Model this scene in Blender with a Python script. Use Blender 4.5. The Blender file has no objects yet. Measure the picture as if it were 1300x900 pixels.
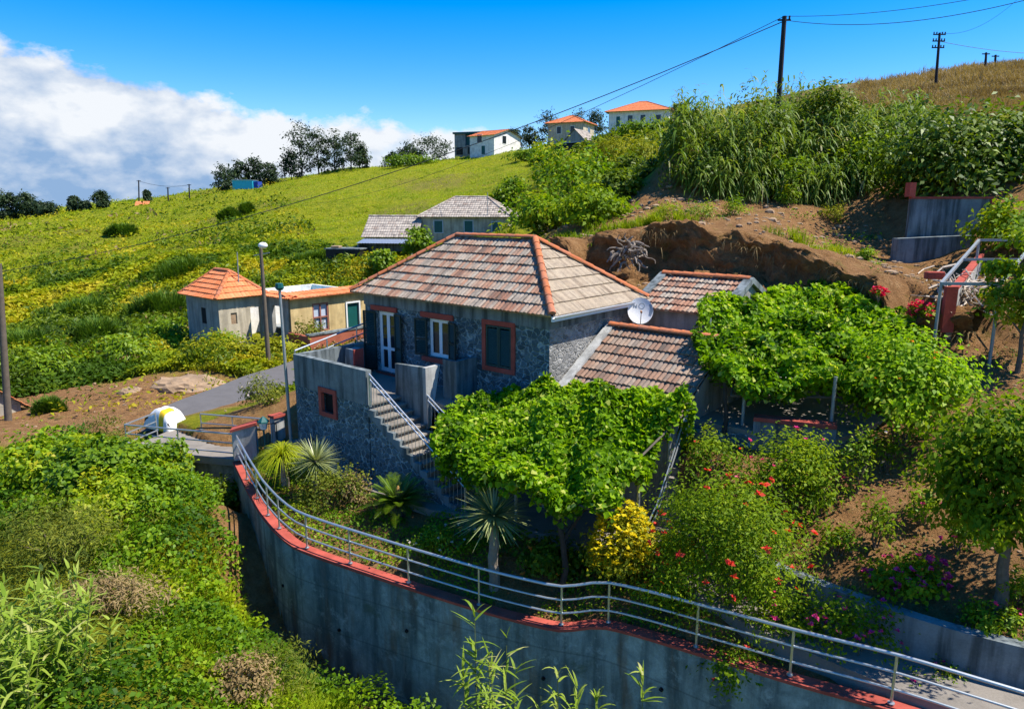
import bpy, bmesh, math, random
import numpy as np
from mathutils import Vector, Matrix

# ------------------------------------------------------------------ camera, sky, sun, exposure
SC = bpy.context.scene
COL = SC.collection
F, HZ = 900.0, 262.0                       # focal length in photo pixels, horizon row
PITCH = math.atan((450 - HZ) / F)
CP, SP = math.cos(PITCH), math.sin(PITCH)
cam = bpy.data.cameras.new('camera')
cam.lens = 36 * F / 1300; cam.sensor_width = 36; cam.sensor_fit = 'HORIZONTAL'
cam.clip_start = 0.1; cam.clip_end = 60000
camo = bpy.data.objects.new('camera', cam); COL.objects.link(camo)
camo.location = (0, 0, 0); camo.rotation_euler = (math.pi/2 - PITCH, 0, 0)
SC.camera = camo

SUN_T, SUN_EL = math.radians(-3), math.radians(57)    # azimuth from +x towards +y, elevation
SUNV = Vector((math.cos(SUN_EL)*math.cos(SUN_T), math.cos(SUN_EL)*math.sin(SUN_T), math.sin(SUN_EL)))
sun = bpy.data.lights.new('sun', 'SUN'); sun.energy = 4.9; sun.angle = math.radians(0.5)
sun.color = (1.0, 0.94, 0.84)
suno = bpy.data.objects.new('sun', sun); COL.objects.link(suno)
suno.rotation_euler = SUNV.to_track_quat('Z', 'Y').to_euler()

W = bpy.data.worlds.new('World'); SC.world = W; W.use_nodes = True
def world():
    nt = W.node_tree; N = nt.nodes; L = nt.links; N.clear()
    def nd(t, **k):
        n = N.new(t)
        for a, v in k.items(): setattr(n, a, v)
        return n
    def mth(op, a, b=None, clamp=False):
        n = nd('ShaderNodeMath', operation=op); n.use_clamp = clamp
        for i, s in enumerate((a, b)):
            if s is None: continue
            if isinstance(s, (int, float)): n.inputs[i].default_value = s
            else: L.new(s, n.inputs[i])
        return n.outputs[0]
    sky = nd('ShaderNodeTexSky', sky_type='NISHITA', sun_disc=False)
    sky.sun_elevation = SUN_EL; sky.sun_rotation = math.pi/2 - SUN_T
    sky.air_density = 1.0; sky.dust_density = 0.25; sky.ozone_density = 3.0; sky.altitude = 300
    hs = nd('ShaderNodeHueSaturation'); hs.inputs['Saturation'].default_value = 1.58; hs.inputs['Value'].default_value = 0.9
    tn = nd('ShaderNodeMix', data_type='RGBA', blend_type='MULTIPLY'); tn.inputs[0].default_value = 1; tn.inputs[7].default_value = (.92, .86, 1.0, 1)
    L.new(sky.outputs[0], hs.inputs['Color']); L.new(hs.outputs[0], tn.inputs[6])
    tc = nd('ShaderNodeTexCoord'); sp = nd('ShaderNodeSeparateXYZ'); L.new(tc.outputs['Generated'], sp.inputs[0])
    x, y, z = sp.outputs
    az = mth('ARCTAN2', x, y)                       # 0 = straight on, negative to the left
    t = mth('ADD', mth('MULTIPLY', az, 1/ (2*math.pi)), 0.5)
    rp = nd('ShaderNodeValToRGB'); L.new(t, rp.inputs[0])
    st = [(0.0, .10), (0.30, .20), (0.405, .180), (0.42, .164), (0.447, .126), (0.47, .112), (0.49, .100), (0.515, .082), (0.535, .052), (0.60, .02), (0.63, .05), (0.8, .12), (1.0, .1)]
    cr = rp.color_ramp
    cr.elements[0].position = st[0][0]; cr.elements[0].color = (st[0][1],)*3 + (1,)
    cr.elements[1].position = st[-1][0]; cr.elements[1].color = (st[-1][1],)*3 + (1,)
    for p, v in st[1:-1]:
        e = cr.elements.new(p); e.color = (v, v, v, 1)
    mp = nd('ShaderNodeMapping'); L.new(tc.outputs['Generated'], mp.inputs[0]); mp.inputs['Scale'].default_value = (1, 1, 1.7)
    def noise(scale, det, rough):
        n = nd('ShaderNodeTexNoise'); n.inputs['Scale'].default_value = scale; n.inputs['Detail'].default_value = det
        n.inputs['Roughness'].default_value = rough; L.new(mp.outputs[0], n.inputs['Vector']); return n.outputs['Fac']
    n1 = noise(11, 7, .58); n2 = noise(34, 6, .6); n3 = noise(5.5, 4, .55)
    bump = mth('ADD', mth('MULTIPLY', mth('SUBTRACT', n1, .5), .085), mth('MULTIPLY', mth('SUBTRACT', n2, .5), .04))
    d = mth('ADD', mth('SUBTRACT', rp.outputs[0], z), bump)        # depth below the cloud's upper edge
    mask = mth('MULTIPLY', d, 62, True)
    mask = mth('MULTIPLY', mask, mth('ADD', mth('MULTIPLY', mth('SUBTRACT', n3, .36), 5), .75, True))
    # lit tops, grey blue undersides
    lum = mth('ADD', mth('MULTIPLY', mth('SUBTRACT', n3, .5), 3.6), mth('SUBTRACT', .92, mth('MULTIPLY', d, 4.2)))
    lum = mth('ADD', lum, mth('MULTIPLY', mth('SUBTRACT', n2, .5), 1.3))
    lum = mth('ADD', lum, mth('MULTIPLY', mth('SUBTRACT', n1, .5), 1.5))
    lum = mth('ADD', lum, mth('MULTIPLY', mth('SUBTRACT', t, .435), 9.0), True)
    cc = nd('ShaderNodeMix', data_type='RGBA'); L.new(lum, cc.inputs[0])
    cc.inputs[6].default_value = (1.2, 1.9, 3.0, 1); cc.inputs[7].default_value = (3.75, 3.92, 4.15, 1)
    mx = nd('ShaderNodeMix', data_type='RGBA'); L.new(mask, mx.inputs[0]); L.new(tn.outputs[2], mx.inputs[6]); L.new(cc.outputs[2], mx.inputs[7])
    bg = nd('ShaderNodeBackground'); bg.inputs['Strength'].default_value = 0.138
    L.new(mx.outputs[2], bg.inputs['Color'])
    out = nd('ShaderNodeOutputWorld'); L.new(bg.outputs[0], out.inputs['Surface'])
world()
SC.view_settings.view_transform = 'Standard'; SC.view_settings.look = 'None'
SC.view_settings.exposure = 0.80; SC.view_settings.gamma = 1.0; SC.view_settings.use_curve_mapping = False

rnd = random.Random(7); rng = np.random.default_rng(11)

# ------------------------------------------------------------------ projection helpers (photo pixel -> place)
def ray(u, v):
    x = (u-650)/F; y = (450-v)/F
    return np.array([x, CP + y*SP, -SP + y*CP])
def atz(u, v, z): r = ray(u, v); return r*(z/r[2])
def aty(u, v, Y): r = ray(u, v); return r*(Y/r[1])

# ------------------------------------------------------------------ tagging
def tag(o, label=None, cat=None, group=None, kind=None):
    if label: o['label'] = label
    if cat: o['category'] = cat
    if group: o['group'] = group
    if kind: o['kind'] = kind
    return o
def empty(name, loc, rz=0.0, label=None, cat=None, group=None):
    o = bpy.data.objects.new(name, None); COL.objects.link(o)
    o.location = tuple(float(c) for c in loc); o.rotation_euler = (0, 0, rz); o.empty_display_size = .3
    return tag(o, label, cat, group)
def kids(o): return [c for c in bpy.data.objects if c.parent == o]
def copy_tree(o, parent=None, ch=None):
    c = o.copy(); COL.objects.link(c)
    if parent is not None: c.parent = parent
    for k in kids(o): copy_tree(k, c)
    return c

# ------------------------------------------------------------------ materials
def mat(name, build, rough=0.8, spec=0.3, metal=0.0):
    m = bpy.data.materials.new(name); m.use_nodes = True
    nt = m.node_tree; b = nt.nodes['Principled BSDF']
    b.inputs['Roughness'].default_value = rough; b.inputs['Metallic'].default_value = metal
    b.inputs['Specular IOR Level'].default_value = spec
    build(nt, nt.nodes, nt.links, b); return m
def nz(N, L, scale, det=5, rough=.6, vec=None, dist=0.0):
    n = N.new('ShaderNodeTexNoise'); n.inputs['Scale'].default_value = scale; n.inputs['Detail'].default_value = det
    n.inputs['Roughness'].default_value = rough; n.inputs['Distortion'].default_value = dist
    if vec is not None: L.new(vec, n.inputs['Vector'])
    return n.outputs['Fac']
def coords(N, L, scale=(1, 1, 1), kind='Object'):
    t = N.new('ShaderNodeTexCoord'); m = N.new('ShaderNodeMapping'); m.inputs['Scale'].default_value = scale
    L.new(t.outputs[kind], m.inputs[0]); return m.outputs[0]
def ramp(N, L, fac, stops, interp='LINEAR'):
    r = N.new('ShaderNodeValToRGB'); L.new(fac, r.inputs[0]); cr = r.color_ramp; cr.interpolation = interp
    while len(cr.elements) < len(stops): cr.elements.new(.5)
    for e, (p, c) in zip(cr.elements, stops):
        e.position = p; e.color = (*c, 1) if len(c) == 3 else c
    return r.outputs[0]
def mixc(N, L, fac, a, b, blend='MIX'):
    m = N.new('ShaderNodeMix'); m.data_type = 'RGBA'; m.blend_type = blend
    for i, s in ((0, fac), (6, a), (7, b)):
        if hasattr(s, 'links'): L.new(s, m.inputs[i])
        elif i == 0: m.inputs[0].default_value = s
        else: m.inputs[i].default_value = (*s, 1)
    return m.outputs[2]
def bump(N, L, b, h, strength=.5, dist=.02):
    n = N.new('ShaderNodeBump'); n.inputs['Strength'].default_value = strength; n.inputs['Distance'].default_value = dist
    L.new(h, n.inputs['Height']); L.new(n.outputs[0], b.inputs['Normal'])
def simple(name, col, rough=.7, var=.25, scale=4, bs=.15, spec=.3, metal=0.0):
    def bd(nt, N, L, b):
        v = coords(N, L); n = nz(N, L, scale, 6, .65, v); n2 = nz(N, L, scale*9, 4, .6, v)
        c = ramp(N, L, n, [(.25, tuple(x*(1-var) for x in col)), (.75, tuple(min(1, x*(1+var)) for x in col))])
        L.new(mixc(N, L, .25, c, ramp(N, L, n2, [(.3, tuple(x*.55 for x in col)), (.7, tuple(min(1, x*1.3) for x in col))])), b.inputs['Base Color'])
        if bs: bump(N, L, b, n2, bs, .02)
    return mat(name, bd, rough, spec, metal)
def attr(N, name):
    a = N.new('ShaderNodeAttribute'); a.attribute_name = name; return a
def leafmat(name, cols, rough=.5, trans=.32, spec=.14):
    m = bpy.data.materials.new(name); m.use_nodes = True; nt = m.node_tree; N = nt.nodes; L = nt.links
    b = N['Principled BSDF']; out = N['Material Output']
    a = attr(N, 'rnd'); k = len(cols)
    c = ramp(N, L, a.outputs['Fac'], [(i/(k-1), cc) for i, cc in enumerate(cols)])
    L.new(c, b.inputs['Base Color']); b.inputs['Roughness'].default_value = rough; b.inputs['Specular IOR Level'].default_value = spec
    t = N.new('ShaderNodeBsdfTranslucent')
    L.new(mixc(N, L, 1.0, c, (1.5, 1.45, .6), 'MULTIPLY'), t.inputs['Color'])
    mx = N.new('ShaderNodeMixShader'); mx.inputs[0].default_value = trans
    L.new(b.outputs[0], mx.inputs[1]); L.new(t.outputs[0], mx.inputs[2]); L.new(mx.outputs[0], out.inputs['Surface'])
    return m

def stone(name, c_dark, c_mid, mortar, scale=3.2, mw=.06):
    def bd(nt, N, L, b):
        v = coords(N, L, (1, 1, 1.35)); w = N.new('ShaderNodeTexNoise'); w.inputs['Scale'].default_value = 2.2; w.inputs['Detail'].default_value = 3
        L.new(v, w.inputs['Vector'])
        vm = N.new('ShaderNodeMix'); vm.data_type = 'RGBA'; vm.blend_type = 'LINEAR_LIGHT'; vm.inputs[0].default_value = .16
        L.new(v, vm.inputs[6]); L.new(w.outputs['Color'], vm.inputs[7])
        v1 = N.new('ShaderNodeTexVoronoi'); v1.feature = 'DISTANCE_TO_EDGE'; v1.inputs['Scale'].default_value = scale; L.new(vm.outputs[2], v1.inputs['Vector'])
        v2 = N.new('ShaderNodeTexVoronoi'); v2.inputs['Scale'].default_value = scale; L.new(vm.outputs[2], v2.inputs['Vector'])
        bw = N.new('ShaderNodeRGBToBW'); L.new(v2.outputs['Color'], bw.inputs[0])
        n = nz(N, L, 14, 6, .7, v); big = nz(N, L, .9, 4, .6, v)
        st = mixc(N, L, .45, ramp(N, L, bw.outputs[0], [(.15, c_dark), (.8, c_mid)]), ramp(N, L, n, [(.3, c_dark), (.72, c_mid)]))
        edge = N.new('ShaderNodeMath'); edge.operation = 'ADD'; L.new(v1.outputs['Distance'], edge.inputs[0])
        m2 = N.new('ShaderNodeMath'); m2.operation = 'MULTIPLY_ADD'; L.new(nz(N, L, 5, 4, .7, v), m2.inputs[0]); m2.inputs[1].default_value = .16; m2.inputs[2].default_value = -.08
        L.new(m2.outputs[0], edge.inputs[1])
        fm = ramp(N, L, edge.outputs[0], [(mw*.25, (1, 1, 1)), (mw*1.3, (0, 0, 0))])
        c = mixc(N, L, mixc(N, L, 1.0, fm, ramp(N, L, nz(N, L, 3.1, 6, .75, v), [(.36, (.15,)*3), (.58, (.95,)*3)]), 'MULTIPLY'), st, mortar)
        c = mixc(N, L, ramp(N, L, nz(N, L, 7, 6, .8, v, 1.2), [(.60, (0, 0, 0)), (.72, (.55,)*3)]), c, mortar)
        c = mixc(N, L, .6, c, ramp(N, L, big, [(.3, (.55, .55, .55)), (.7, (1.15, 1.15, 1.15))]), 'MULTIPLY')
        L.new(c, b.inputs['Base Color'])
        h = N.new('ShaderNodeMath'); h.operation = 'MINIMUM'; L.new(v1.outputs['Distance'], h.inputs[0]); h.inputs[1].default_value = .12
        h2 = N.new('ShaderNodeMath'); h2.operation = 'MULTIPLY_ADD'; L.new(n, h2.inputs[0]); h2.inputs[1].default_value = .08; L.new(h.outputs[0], h2.inputs[2])
        bump(N, L, b, h2.outputs[0], 1.0, .25)
    return mat(name, bd, .92, .2)
def cement(name, col, stain=(.03, .04, .04), amount=.75, streak=True, rust=0.0, scale=1.0, old=False):
    def bd(nt, N, L, b):
        v = coords(N, L); vs = coords(N, L, (2.2*scale, 2.2*scale, .22*scale)); n = nz(N, L, 1.3*scale, 7, .65, v); s = nz(N, L, 1.6, 5, .6, vs); f = nz(N, L, 26, 5, .7, v)
        base = ramp(N, L, n, [(.25, tuple(x*.6 for x in col)), (.5, col), (.8, tuple(x*1.35 for x in col))])
        sm = ramp(N, L, s, [(.44, (0, 0, 0)), (.62, (amount,)*3)]) if streak else ramp(N, L, n, [(.5, (0, 0, 0)), (.7, (amount*.5,)*3)])
        c = mixc(N, L, sm, base, stain)
        if rust:
            r = nz(N, L, .75, 4, .6, coords(N, L, (1.6, 1.6, .3)))
            c = mixc(N, L, ramp(N, L, r, [(.54, (0, 0, 0)), (.68, (rust,)*3)]), c, (.16, .085, .03))
        if old:        # blotches, lime bloom, pour lines and moss near the ground
            q = nz(N, L, .9, 9, .78, v, .9); c = mixc(N, L, ramp(N, L, q, [(.42, (0, 0, 0)), (.62, (.65,)*3)]), c, (.07, .10, .105))
            q2 = nz(N, L, 2.4, 8, .75, v); c = mixc(N, L, ramp(N, L, q2, [(.54, (0, 0, 0)), (.68, (.55,)*3)]), c, (.42, .50, .50))
            sz = N.new('ShaderNodeSeparateXYZ'); L.new(v, sz.inputs[0]); wv = N.new('ShaderNodeMath'); wv.operation = 'PINGPONG'; L.new(sz.outputs[2], wv.inputs[0]); wv.inputs[1].default_value = .6
            c = mixc(N, L, ramp(N, L, wv.outputs[0], [(.0, (.45,)*3), (.03, (0, 0, 0))]), c, (.05, .06, .06))
            q3 = nz(N, L, 1.1, 6, .7, v); c = mixc(N, L, ramp(N, L, q3, [(.60, (0, 0, 0)), (.72, (.55,)*3)]), c, (.05, .075, .03))
        c = mixc(N, L, .35, c, ramp(N, L, f, [(.3, (.6, .6, .6)), (.7, (1.25, 1.25, 1.25))]), 'MULTIPLY')
        L.new(c, b.inputs['Base Color']); bump(N, L, b, f, .35, .02)
    return mat(name, bd, .9, .2)
def tilemat(name, cols, dirt=.5):
    def bd(nt, N, L, b):
        a = attr(N, 'rnd'); k = len(cols); v = coords(N, L)
        c = ramp(N, L, a.outputs['Fac'], [(i/(k-1), cc) for i, cc in enumerate(cols)])
        n = nz(N, L, 5, 7, .72, v); n2 = nz(N, L, 30, 4, .6, v)
        c = mixc(N, L, ramp(N, L, n, [(.45, (0, 0, 0)), (.68, (dirt,)*3)]), c, (.14, .115, .095))
        c = mixc(N, L, .5, c, ramp(N, L, n2, [(.3, (.6, .6, .6)), (.7, (1.3, 1.3, 1.3))]), 'MULTIPLY')
        L.new(c, b.inputs['Base Color']); bump(N, L, b, n2, .3, .02)
    return mat(name, bd, .9, .2)
M = {}
M['stone'] = stone('dark basalt masonry', (.03, .05, .062), (.13, .195, .22), (.40, .49, .51), 4.6, .085)
M['stone_sunlit'] = stone('sunlit basalt masonry', (.11, .11, .108), (.40, .39, .37), (.50, .49, .46), 5.5, .05)  # brighter copy of the house stone, sunlight put into the side wall's colour
M['cement'] = cement('grey cement render', (.19, .22, .225))
M['cement_light'] = cement('pale cement', (.42, .42, .40), (.12, .12, .11), .5)
M['conc_wall'] = cement('weathered retaining wall concrete', (.265, .335, .335), (.04, .062, .066), .78, True, .85, .7, True)
M['conc_floor'] = cement('concrete paving', (.23, .205, .175), (.1, .09, .075), .7, False)
M['red'] = simple('red painted cement', (.37, .078, .056), .88, .4, 2.5, .2, .12)
M['white'] = simple('white paint', (.78, .79, .78), .5, .06, 3, 0)
M['green_dark'] = simple('dark green paint', (.009, .028, .024), .5, .3, 5, 0)
M['shutter'] = simple('faded dark green shutter paint', (.016, .05, .045), .55, .25, 5, 0)
M['glass'] = simple('dark window glass', (.015, .02, .024), .08, .2, 2, 0, .6)
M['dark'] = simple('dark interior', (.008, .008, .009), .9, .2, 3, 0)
M['galv'] = simple('galvanised steel', (.50, .53, .55), .38, .15, 6, 0, .5, .75)
M['galv_dull'] = simple('dull grey steel', (.30, .33, .34), .5, .2, 6, 0, .5, .4)
M['black_metal'] = simple('black metal', (.012, .012, .013), .5, .2, 6, 0)
M['tile_pink'] = tilemat('weathered terracotta tiles', [(.13, .09, .07), (.30, .145, .09), (.36, .19, .12), (.40, .285, .205), (.37, .315, .25), (.24, .20, .16), (.38, .205, .13)], .75)
M['tile_tan'] = tilemat('buff roof tiles', [(.28, .215, .15), (.36, .285, .20), (.40, .325, .235), (.31, .24, .165)], .55)
M['tile_dark'] = tilemat('dark weathered tiles', [(.10, .08, .065), (.24, .14, .095), (.32, .185, .12), (.22, .18, .145), (.36, .24, .165), (.30, .25, .20)], .65)
M['tile_grey'] = tilemat('grey lichened tiles', [(.17, .145, .125), (.38, .33, .28), (.47, .41, .34), (.27, .20, .16)], .55)
M['tile_orange'] = tilemat('orange roof tiles', [(.62, .175, .06), (.70, .22, .085), (.76, .27, .12)], .18)
M['ridge'] = tilemat('orange ridge tiles', [(.46, .135, .05), (.55, .17, .065), (.42, .16, .09)], .5)
M['cream'] = cement('cream render', (.52, .45, .33), (.2, .17, .13), .45)
M['yellow'] = cement('yellow render', (.60, .45, .22), (.3, .2, .08), .4)
M['grey_render'] = cement('grey render', (.30, .295, .27), (.10, .10, .10), .5)
M['beige'] = cement('beige render', (.42, .38, .30), (.16, .14, .12), .5)
M['whitewash'] = cement('white render', (.78, .75, .70), (.45, .43, .4), .25)
M['brick'] = cement('red brick wall', (.36, .11, .065), (.14, .05, .04), .4, False)
M['asphalt'] = simple('asphalt', (.115, .108, .105), .9, .18, 2, .25)
M['wood_pole'] = simple('weathered wooden pole', (.13, .105, .08), .9, .35, 5, .3)
M['dark_pole'] = simple('tarred pole', (.022, .019, .022), .8, .3, 5, .2)
M['wire'] = simple('cable', (.03, .03, .032), .6, .1, 5, 0)
M['bark'] = simple('bark', (.16, .12, .085), .95, .45, 9, .6)
M['bark_pale'] = simple('pale bark', (.25, .205, .16), .95, .35, 7, .5)
M['bark_dark'] = simple('dark bark', (.055, .042, .033), .95, .4, 9, .5)
M['blue_paint'] = simple('turquoise sheet', (.03, .42, .55), .5, .12, 3, 0)
M['teal_paint'] = simple('teal paint', (.01, .09, .085), .4, .2, 3, 0)
M['lilac'] = simple('blue grey window frame', (.45, .52, .62), .5, .1, 3, 0)
M['tarp'] = simple('white tarpaulin', (.74, .74, .71), .5, .1, 3, .1)
M['tarp_yellow'] = simple('yellow tarpaulin', (.78, .5, .02), .5, .1, 3, .1)
M['rock'] = simple('brown rock', (.30, .205, .125), .95, .5, 1.6, .9)
M['sea'] = simple('sea', (.03, .10, .20), .3, .15, .002, 0)
M['stick'] = simple('dry bleached branches', (.46, .39, .31), .95, .3, 8, .3)

# leaves
M['l_vine'] = leafmat('vine leaves', [(.05, .115, .004), (.115, .235, .005), (.195, .35, .006), (.30, .45, .010), (.50, .54, .10)], .5, .42, .15)
M['l_green'] = leafmat('fresh green leaves', [(.035, .08, .004), (.10, .18, .005), (.19, .285, .006), (.31, .37, .012)], .55, .38, .12)
M['l_bramble'] = leafmat('bramble leaves', [(0.035, 0.090, 0.0044), (0.095, 0.196, 0.0050), (0.180, 0.292, 0.0055), (0.280, 0.360, 0.0077), (0.400, 0.360, 0.0138)], .5, .34, .2)
M['l_fig'] = leafmat('fig leaves', [(0.035, 0.090, 0.0050), (0.095, 0.180, 0.0060), (0.165, 0.265, 0.0072), (0.260, 0.350, 0.0121)], .45, .36, .25)
M['l_dark'] = leafmat('dark glossy leaves', [(0.022, 0.058, 0.0055), (0.060, 0.117, 0.0066), (0.115, 0.185, 0.0077), (0.190, 0.265, 0.0110)], .5, .28, .25)
M['l_hedge'] = leafmat('shrub leaves', [(0.030, 0.066, 0.0066), (0.080, 0.133, 0.0072), (0.145, 0.207, 0.0088), (0.220, 0.270, 0.0138)], .5, .32, .2)
M['l_olive'] = leafmat('olive foliage', [(.045, .07, .012), (.10, .135, .014), (.175, .20, .02), (.26, .26, .035)], .6, .3, .12)
M['l_pale'] = leafmat('pale foliage', [(0.115, 0.145, 0.0088), (0.205, 0.230, 0.0088), (0.307, 0.314, 0.0132), (0.422, 0.387, 0.0264)], .55, .34)
M['l_cane'] = leafmat('cane leaves', [(.04, .085, .012), (.085, .16, .018), (.14, .225, .024), (.21, .28, .04), (.42, .38, .18)], .5, .32, .2)
M['l_broom'] = leafmat('broom stems', [(.02, .055, .006), (.04, .095, .008), (.07, .14, .010), (.13, .20, .015)], .6, .25)
M['l_grass'] = leafmat('grass blades', [(0.115, 0.181, 0.0055), (0.205, 0.290, 0.0060), (0.307, 0.363, 0.0088), (0.410, 0.387, 0.0220)], .6, .34)
M['l_hill'] = leafmat('hill bracken', [(0.045, 0.095, 0.0044), (0.125, 0.185, 0.0044), (0.215, 0.265, 0.0055), (0.300, 0.313, 0.0072), (0.390, 0.329, 0.0154)], .65, .3, .15)
M['l_dry'] = leafmat('dry stalks', [(.16, .105, .045), (.24, .165, .07), (.34, .25, .115), (.20, .13, .06)], .8, .2)
M['l_euc'] = leafmat('eucalyptus leaves', [(.012, .028, .014), (.026, .05, .022), (.045, .075, .03), (.075, .10, .04)], .5, .22)
M['l_cycad'] = leafmat('cycad leaflets', [(0.026, 0.067, 0.0033), (0.058, 0.121, 0.0044), (0.109, 0.181, 0.0060), (0.192, 0.253, 0.0132)], .35, .22, .5)
M['l_yucca'] = leafmat('dragon tree leaves', [(.07, .10, .03), (.15, .19, .06), (.27, .31, .12), (.42, .42, .22)], .4, .2, .4)
M['f_red'] = leafmat('red petals', [(.50, .02, .02), (.68, .045, .04), (.75, .10, .05)], .5, .3)
M['f_pink'] = leafmat('magenta petals', [(.50, .015, .16), (.66, .03, .24), (.76, .09, .32)], .5, .3)
M['f_crimson'] = leafmat('crimson bracts', [(.46, .01, .06), (.62, .015, .09), (.70, .04, .14)], .5, .3)
M['f_yellow'] = leafmat('yellow petals', [(.50, .40, .01), (.68, .56, .012), (.78, .68, .03)], .5, .3)
M['f_orange'] = leafmat('orange petals', [(.70, .16, .02), (.78, .26, .03)], .5, .3)
M['f_white'] = leafmat('pale flowers', [(.6, .5, .5), (.72, .66, .64)], .5, .3)

# ------------------------------------------------------------------ mesh builder
class MB:
    def __init__(s): s.v = []; s.f = []; s.r = []; s.mi = []; s.cur = 0
    def face(s, pts, r=.5):
        i = len(s.v); s.v += [tuple(p) for p in pts]; s.f.append(tuple(range(i, i+len(pts)))); s.r.append(r); s.mi.append(s.cur)
    def raw(s, vs, fs, r=.5):
        i = len(s.v); s.v += [tuple(p) for p in vs]
        for f in fs: s.f.append(tuple(i+k for k in f)); s.r.append(r); s.mi.append(s.cur)
    def box(s, x0, x1, y0, y1, z0, z1, r=.5, bev=0.0):
        if x0 > x1: x0, x1 = x1, x0
        if y0 > y1: y0, y1 = y1, y0
        if z0 > z1: z0, z1 = z1, z0
        b = bev
        if b <= 0:
            vs = [(x, y, z) for z in (z0, z1) for y in (y0, y1) for x in (x0, x1)]
            s.raw(vs, [(0, 2, 3, 1), (4, 5, 7, 6), (0, 1, 5, 4), (2, 6, 7, 3), (0, 4, 6, 2), (1, 3, 7, 5)], r)
        else:
            bm = bmesh.new(); bmesh.ops.create_cube(bm, size=1)
            for vv in bm.verts: vv.co = Vector(((x0+x1)/2+vv.co.x*(x1-x0), (y0+y1)/2+vv.co.y*(y1-y0), (z0+z1)/2+vv.co.z*(z1-z0)))
            bmesh.ops.bevel(bm, geom=bm.edges[:], offset=b, segments=1, affect='EDGES')
            s.raw([v.co[:] for v in bm.verts], [tuple(v.index for v in f.verts) for f in bm.faces], r) if not bm.verts.index_update() else None
            bm.free()
    def prism(s, poly, d, r=.5):          # poly: list of 3D points, d: extrusion vector
        n = len(poly); d = Vector(d); a = [Vector(p) for p in poly]; b = [p+d for p in a]
        s.raw(a+b, [tuple(range(n))[::-1], tuple(range(n, 2*n))] + [(i, (i+1) % n, n+(i+1) % n, n+i) for i in range(n)], r)
    def tube(s, pts, r, k=8, r1=None, cap=True, rn=.5):
        pts = [Vector(p) for p in pts]; n = len(pts); r1 = r if r1 is None else r1
        rs = [r+(r1-r)*i/max(1, n-1) for i in range(n)] if not isinstance(r, (list, tuple)) else list(r)
        vs = []; up = Vector((0, 0, 1))
        prev = None
        for i, p in enumerate(pts):
            t = (pts[min(i+1, n-1)]-pts[max(i-1, 0)]).normalized()
            if prev is None: ax = t.cross(up) if abs(t.z) < .95 else t.cross(Vector((1, 0, 0)))
            else: ax = prev - t*prev.dot(t)
            ax.normalize(); prev = ax; bx = t.cross(ax)
            for j in range(k):
                a = 2*math.pi*j/k; vs.append(p+(ax*math.cos(a)+bx*math.sin(a))*rs[i])
        fs = [(i*k+j, i*k+(j+1) % k, (i+1)*k+(j+1) % k, (i+1)*k+j) for i in range(n-1) for j in range(k)]
        if cap: fs += [tuple(range(k))[::-1], tuple((n-1)*k+j for j in range(k))]
        s.raw(vs, fs, rn)
    def bar(s, p0, p1, w, h, rn=.5):      # rectangular bar, h vertical-ish
        p0 = Vector(p0); p1 = Vector(p1); t = (p1-p0).normalized()
        sd = t.cross(Vector((0, 0, 1))); sd = sd.normalized() if sd.length > .01 else Vector((1, 0, 0))
        up = sd.cross(t)
        q = [p+sd*a*w/2+up*b*h/2 for p in (p0, p1) for a, b in ((-1, -1), (1, -1), (1, 1), (-1, 1))]
        s.raw(q, [(0, 1, 2, 3)[::-1], (4, 5, 6, 7), (0, 1, 5, 4), (1, 2, 6, 5), (2, 3, 7, 6), (3, 0, 4, 7)], rn)
    def build(s, name, m, parent=None, smooth=False):
        me = bpy.data.meshes.new(name); me.from_pydata(s.v, [], s.f)
        for mm in (m if isinstance(m, (list, tuple)) else [m]): me.materials.append(mm)
        a = me.attributes.new('rnd', 'FLOAT', 'FACE'); a.data.foreach_set('value', np.array(s.r, dtype=np.float32))
        if any(s.mi): me.polygons.foreach_set('material_index', np.array(s.mi, dtype=np.int32))
        bm = bmesh.new(); bm.from_mesh(me); bmesh.ops.recalc_face_normals(bm, faces=bm.faces[:]); bm.to_mesh(me); bm.free()
        if smooth:
            me.polygons.foreach_set('use_smooth', np.ones(len(me.polygons), dtype=bool)); me.set_sharp_from_angle(angle=math.radians(40))
        me.update()
        o = bpy.data.objects.new(name, me); COL.objects.link(o)
        if parent is not None: o.parent = parent
        return o

def npmesh(name, V, Fq, m, parent=None, rv=None, smooth=False, nv=4):
    me = bpy.data.meshes.new(name)
    nf = len(Fq)
    me.vertices.add(len(V)); me.vertices.foreach_set('co', np.asarray(V, dtype=np.float32).ravel())
    me.loops.add(nf*nv); me.loops.foreach_set('vertex_index', np.asarray(Fq, dtype=np.int32).ravel())
    me.polygons.add(nf); me.polygons.foreach_set('loop_start', np.arange(0, nf*nv, nv, dtype=np.int32))
    if smooth: me.polygons.foreach_set('use_smooth', np.ones(nf, dtype=bool))
    me.update(calc_edges=True)
    a = me.attributes.new('rnd', 'FLOAT', 'FACE')
    a.data.foreach_set('value', np.asarray(rv if rv is not None else np.full(nf, .5), dtype=np.float32))
    me.materials.append(m); me.validate()
    o = bpy.data.objects.new(name, me); COL.objects.link(o)
    if parent is not None: o.parent = parent
    return o
def unit(a): return a/np.maximum(np.linalg.norm(a, axis=1, keepdims=True), 1e-6)
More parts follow.
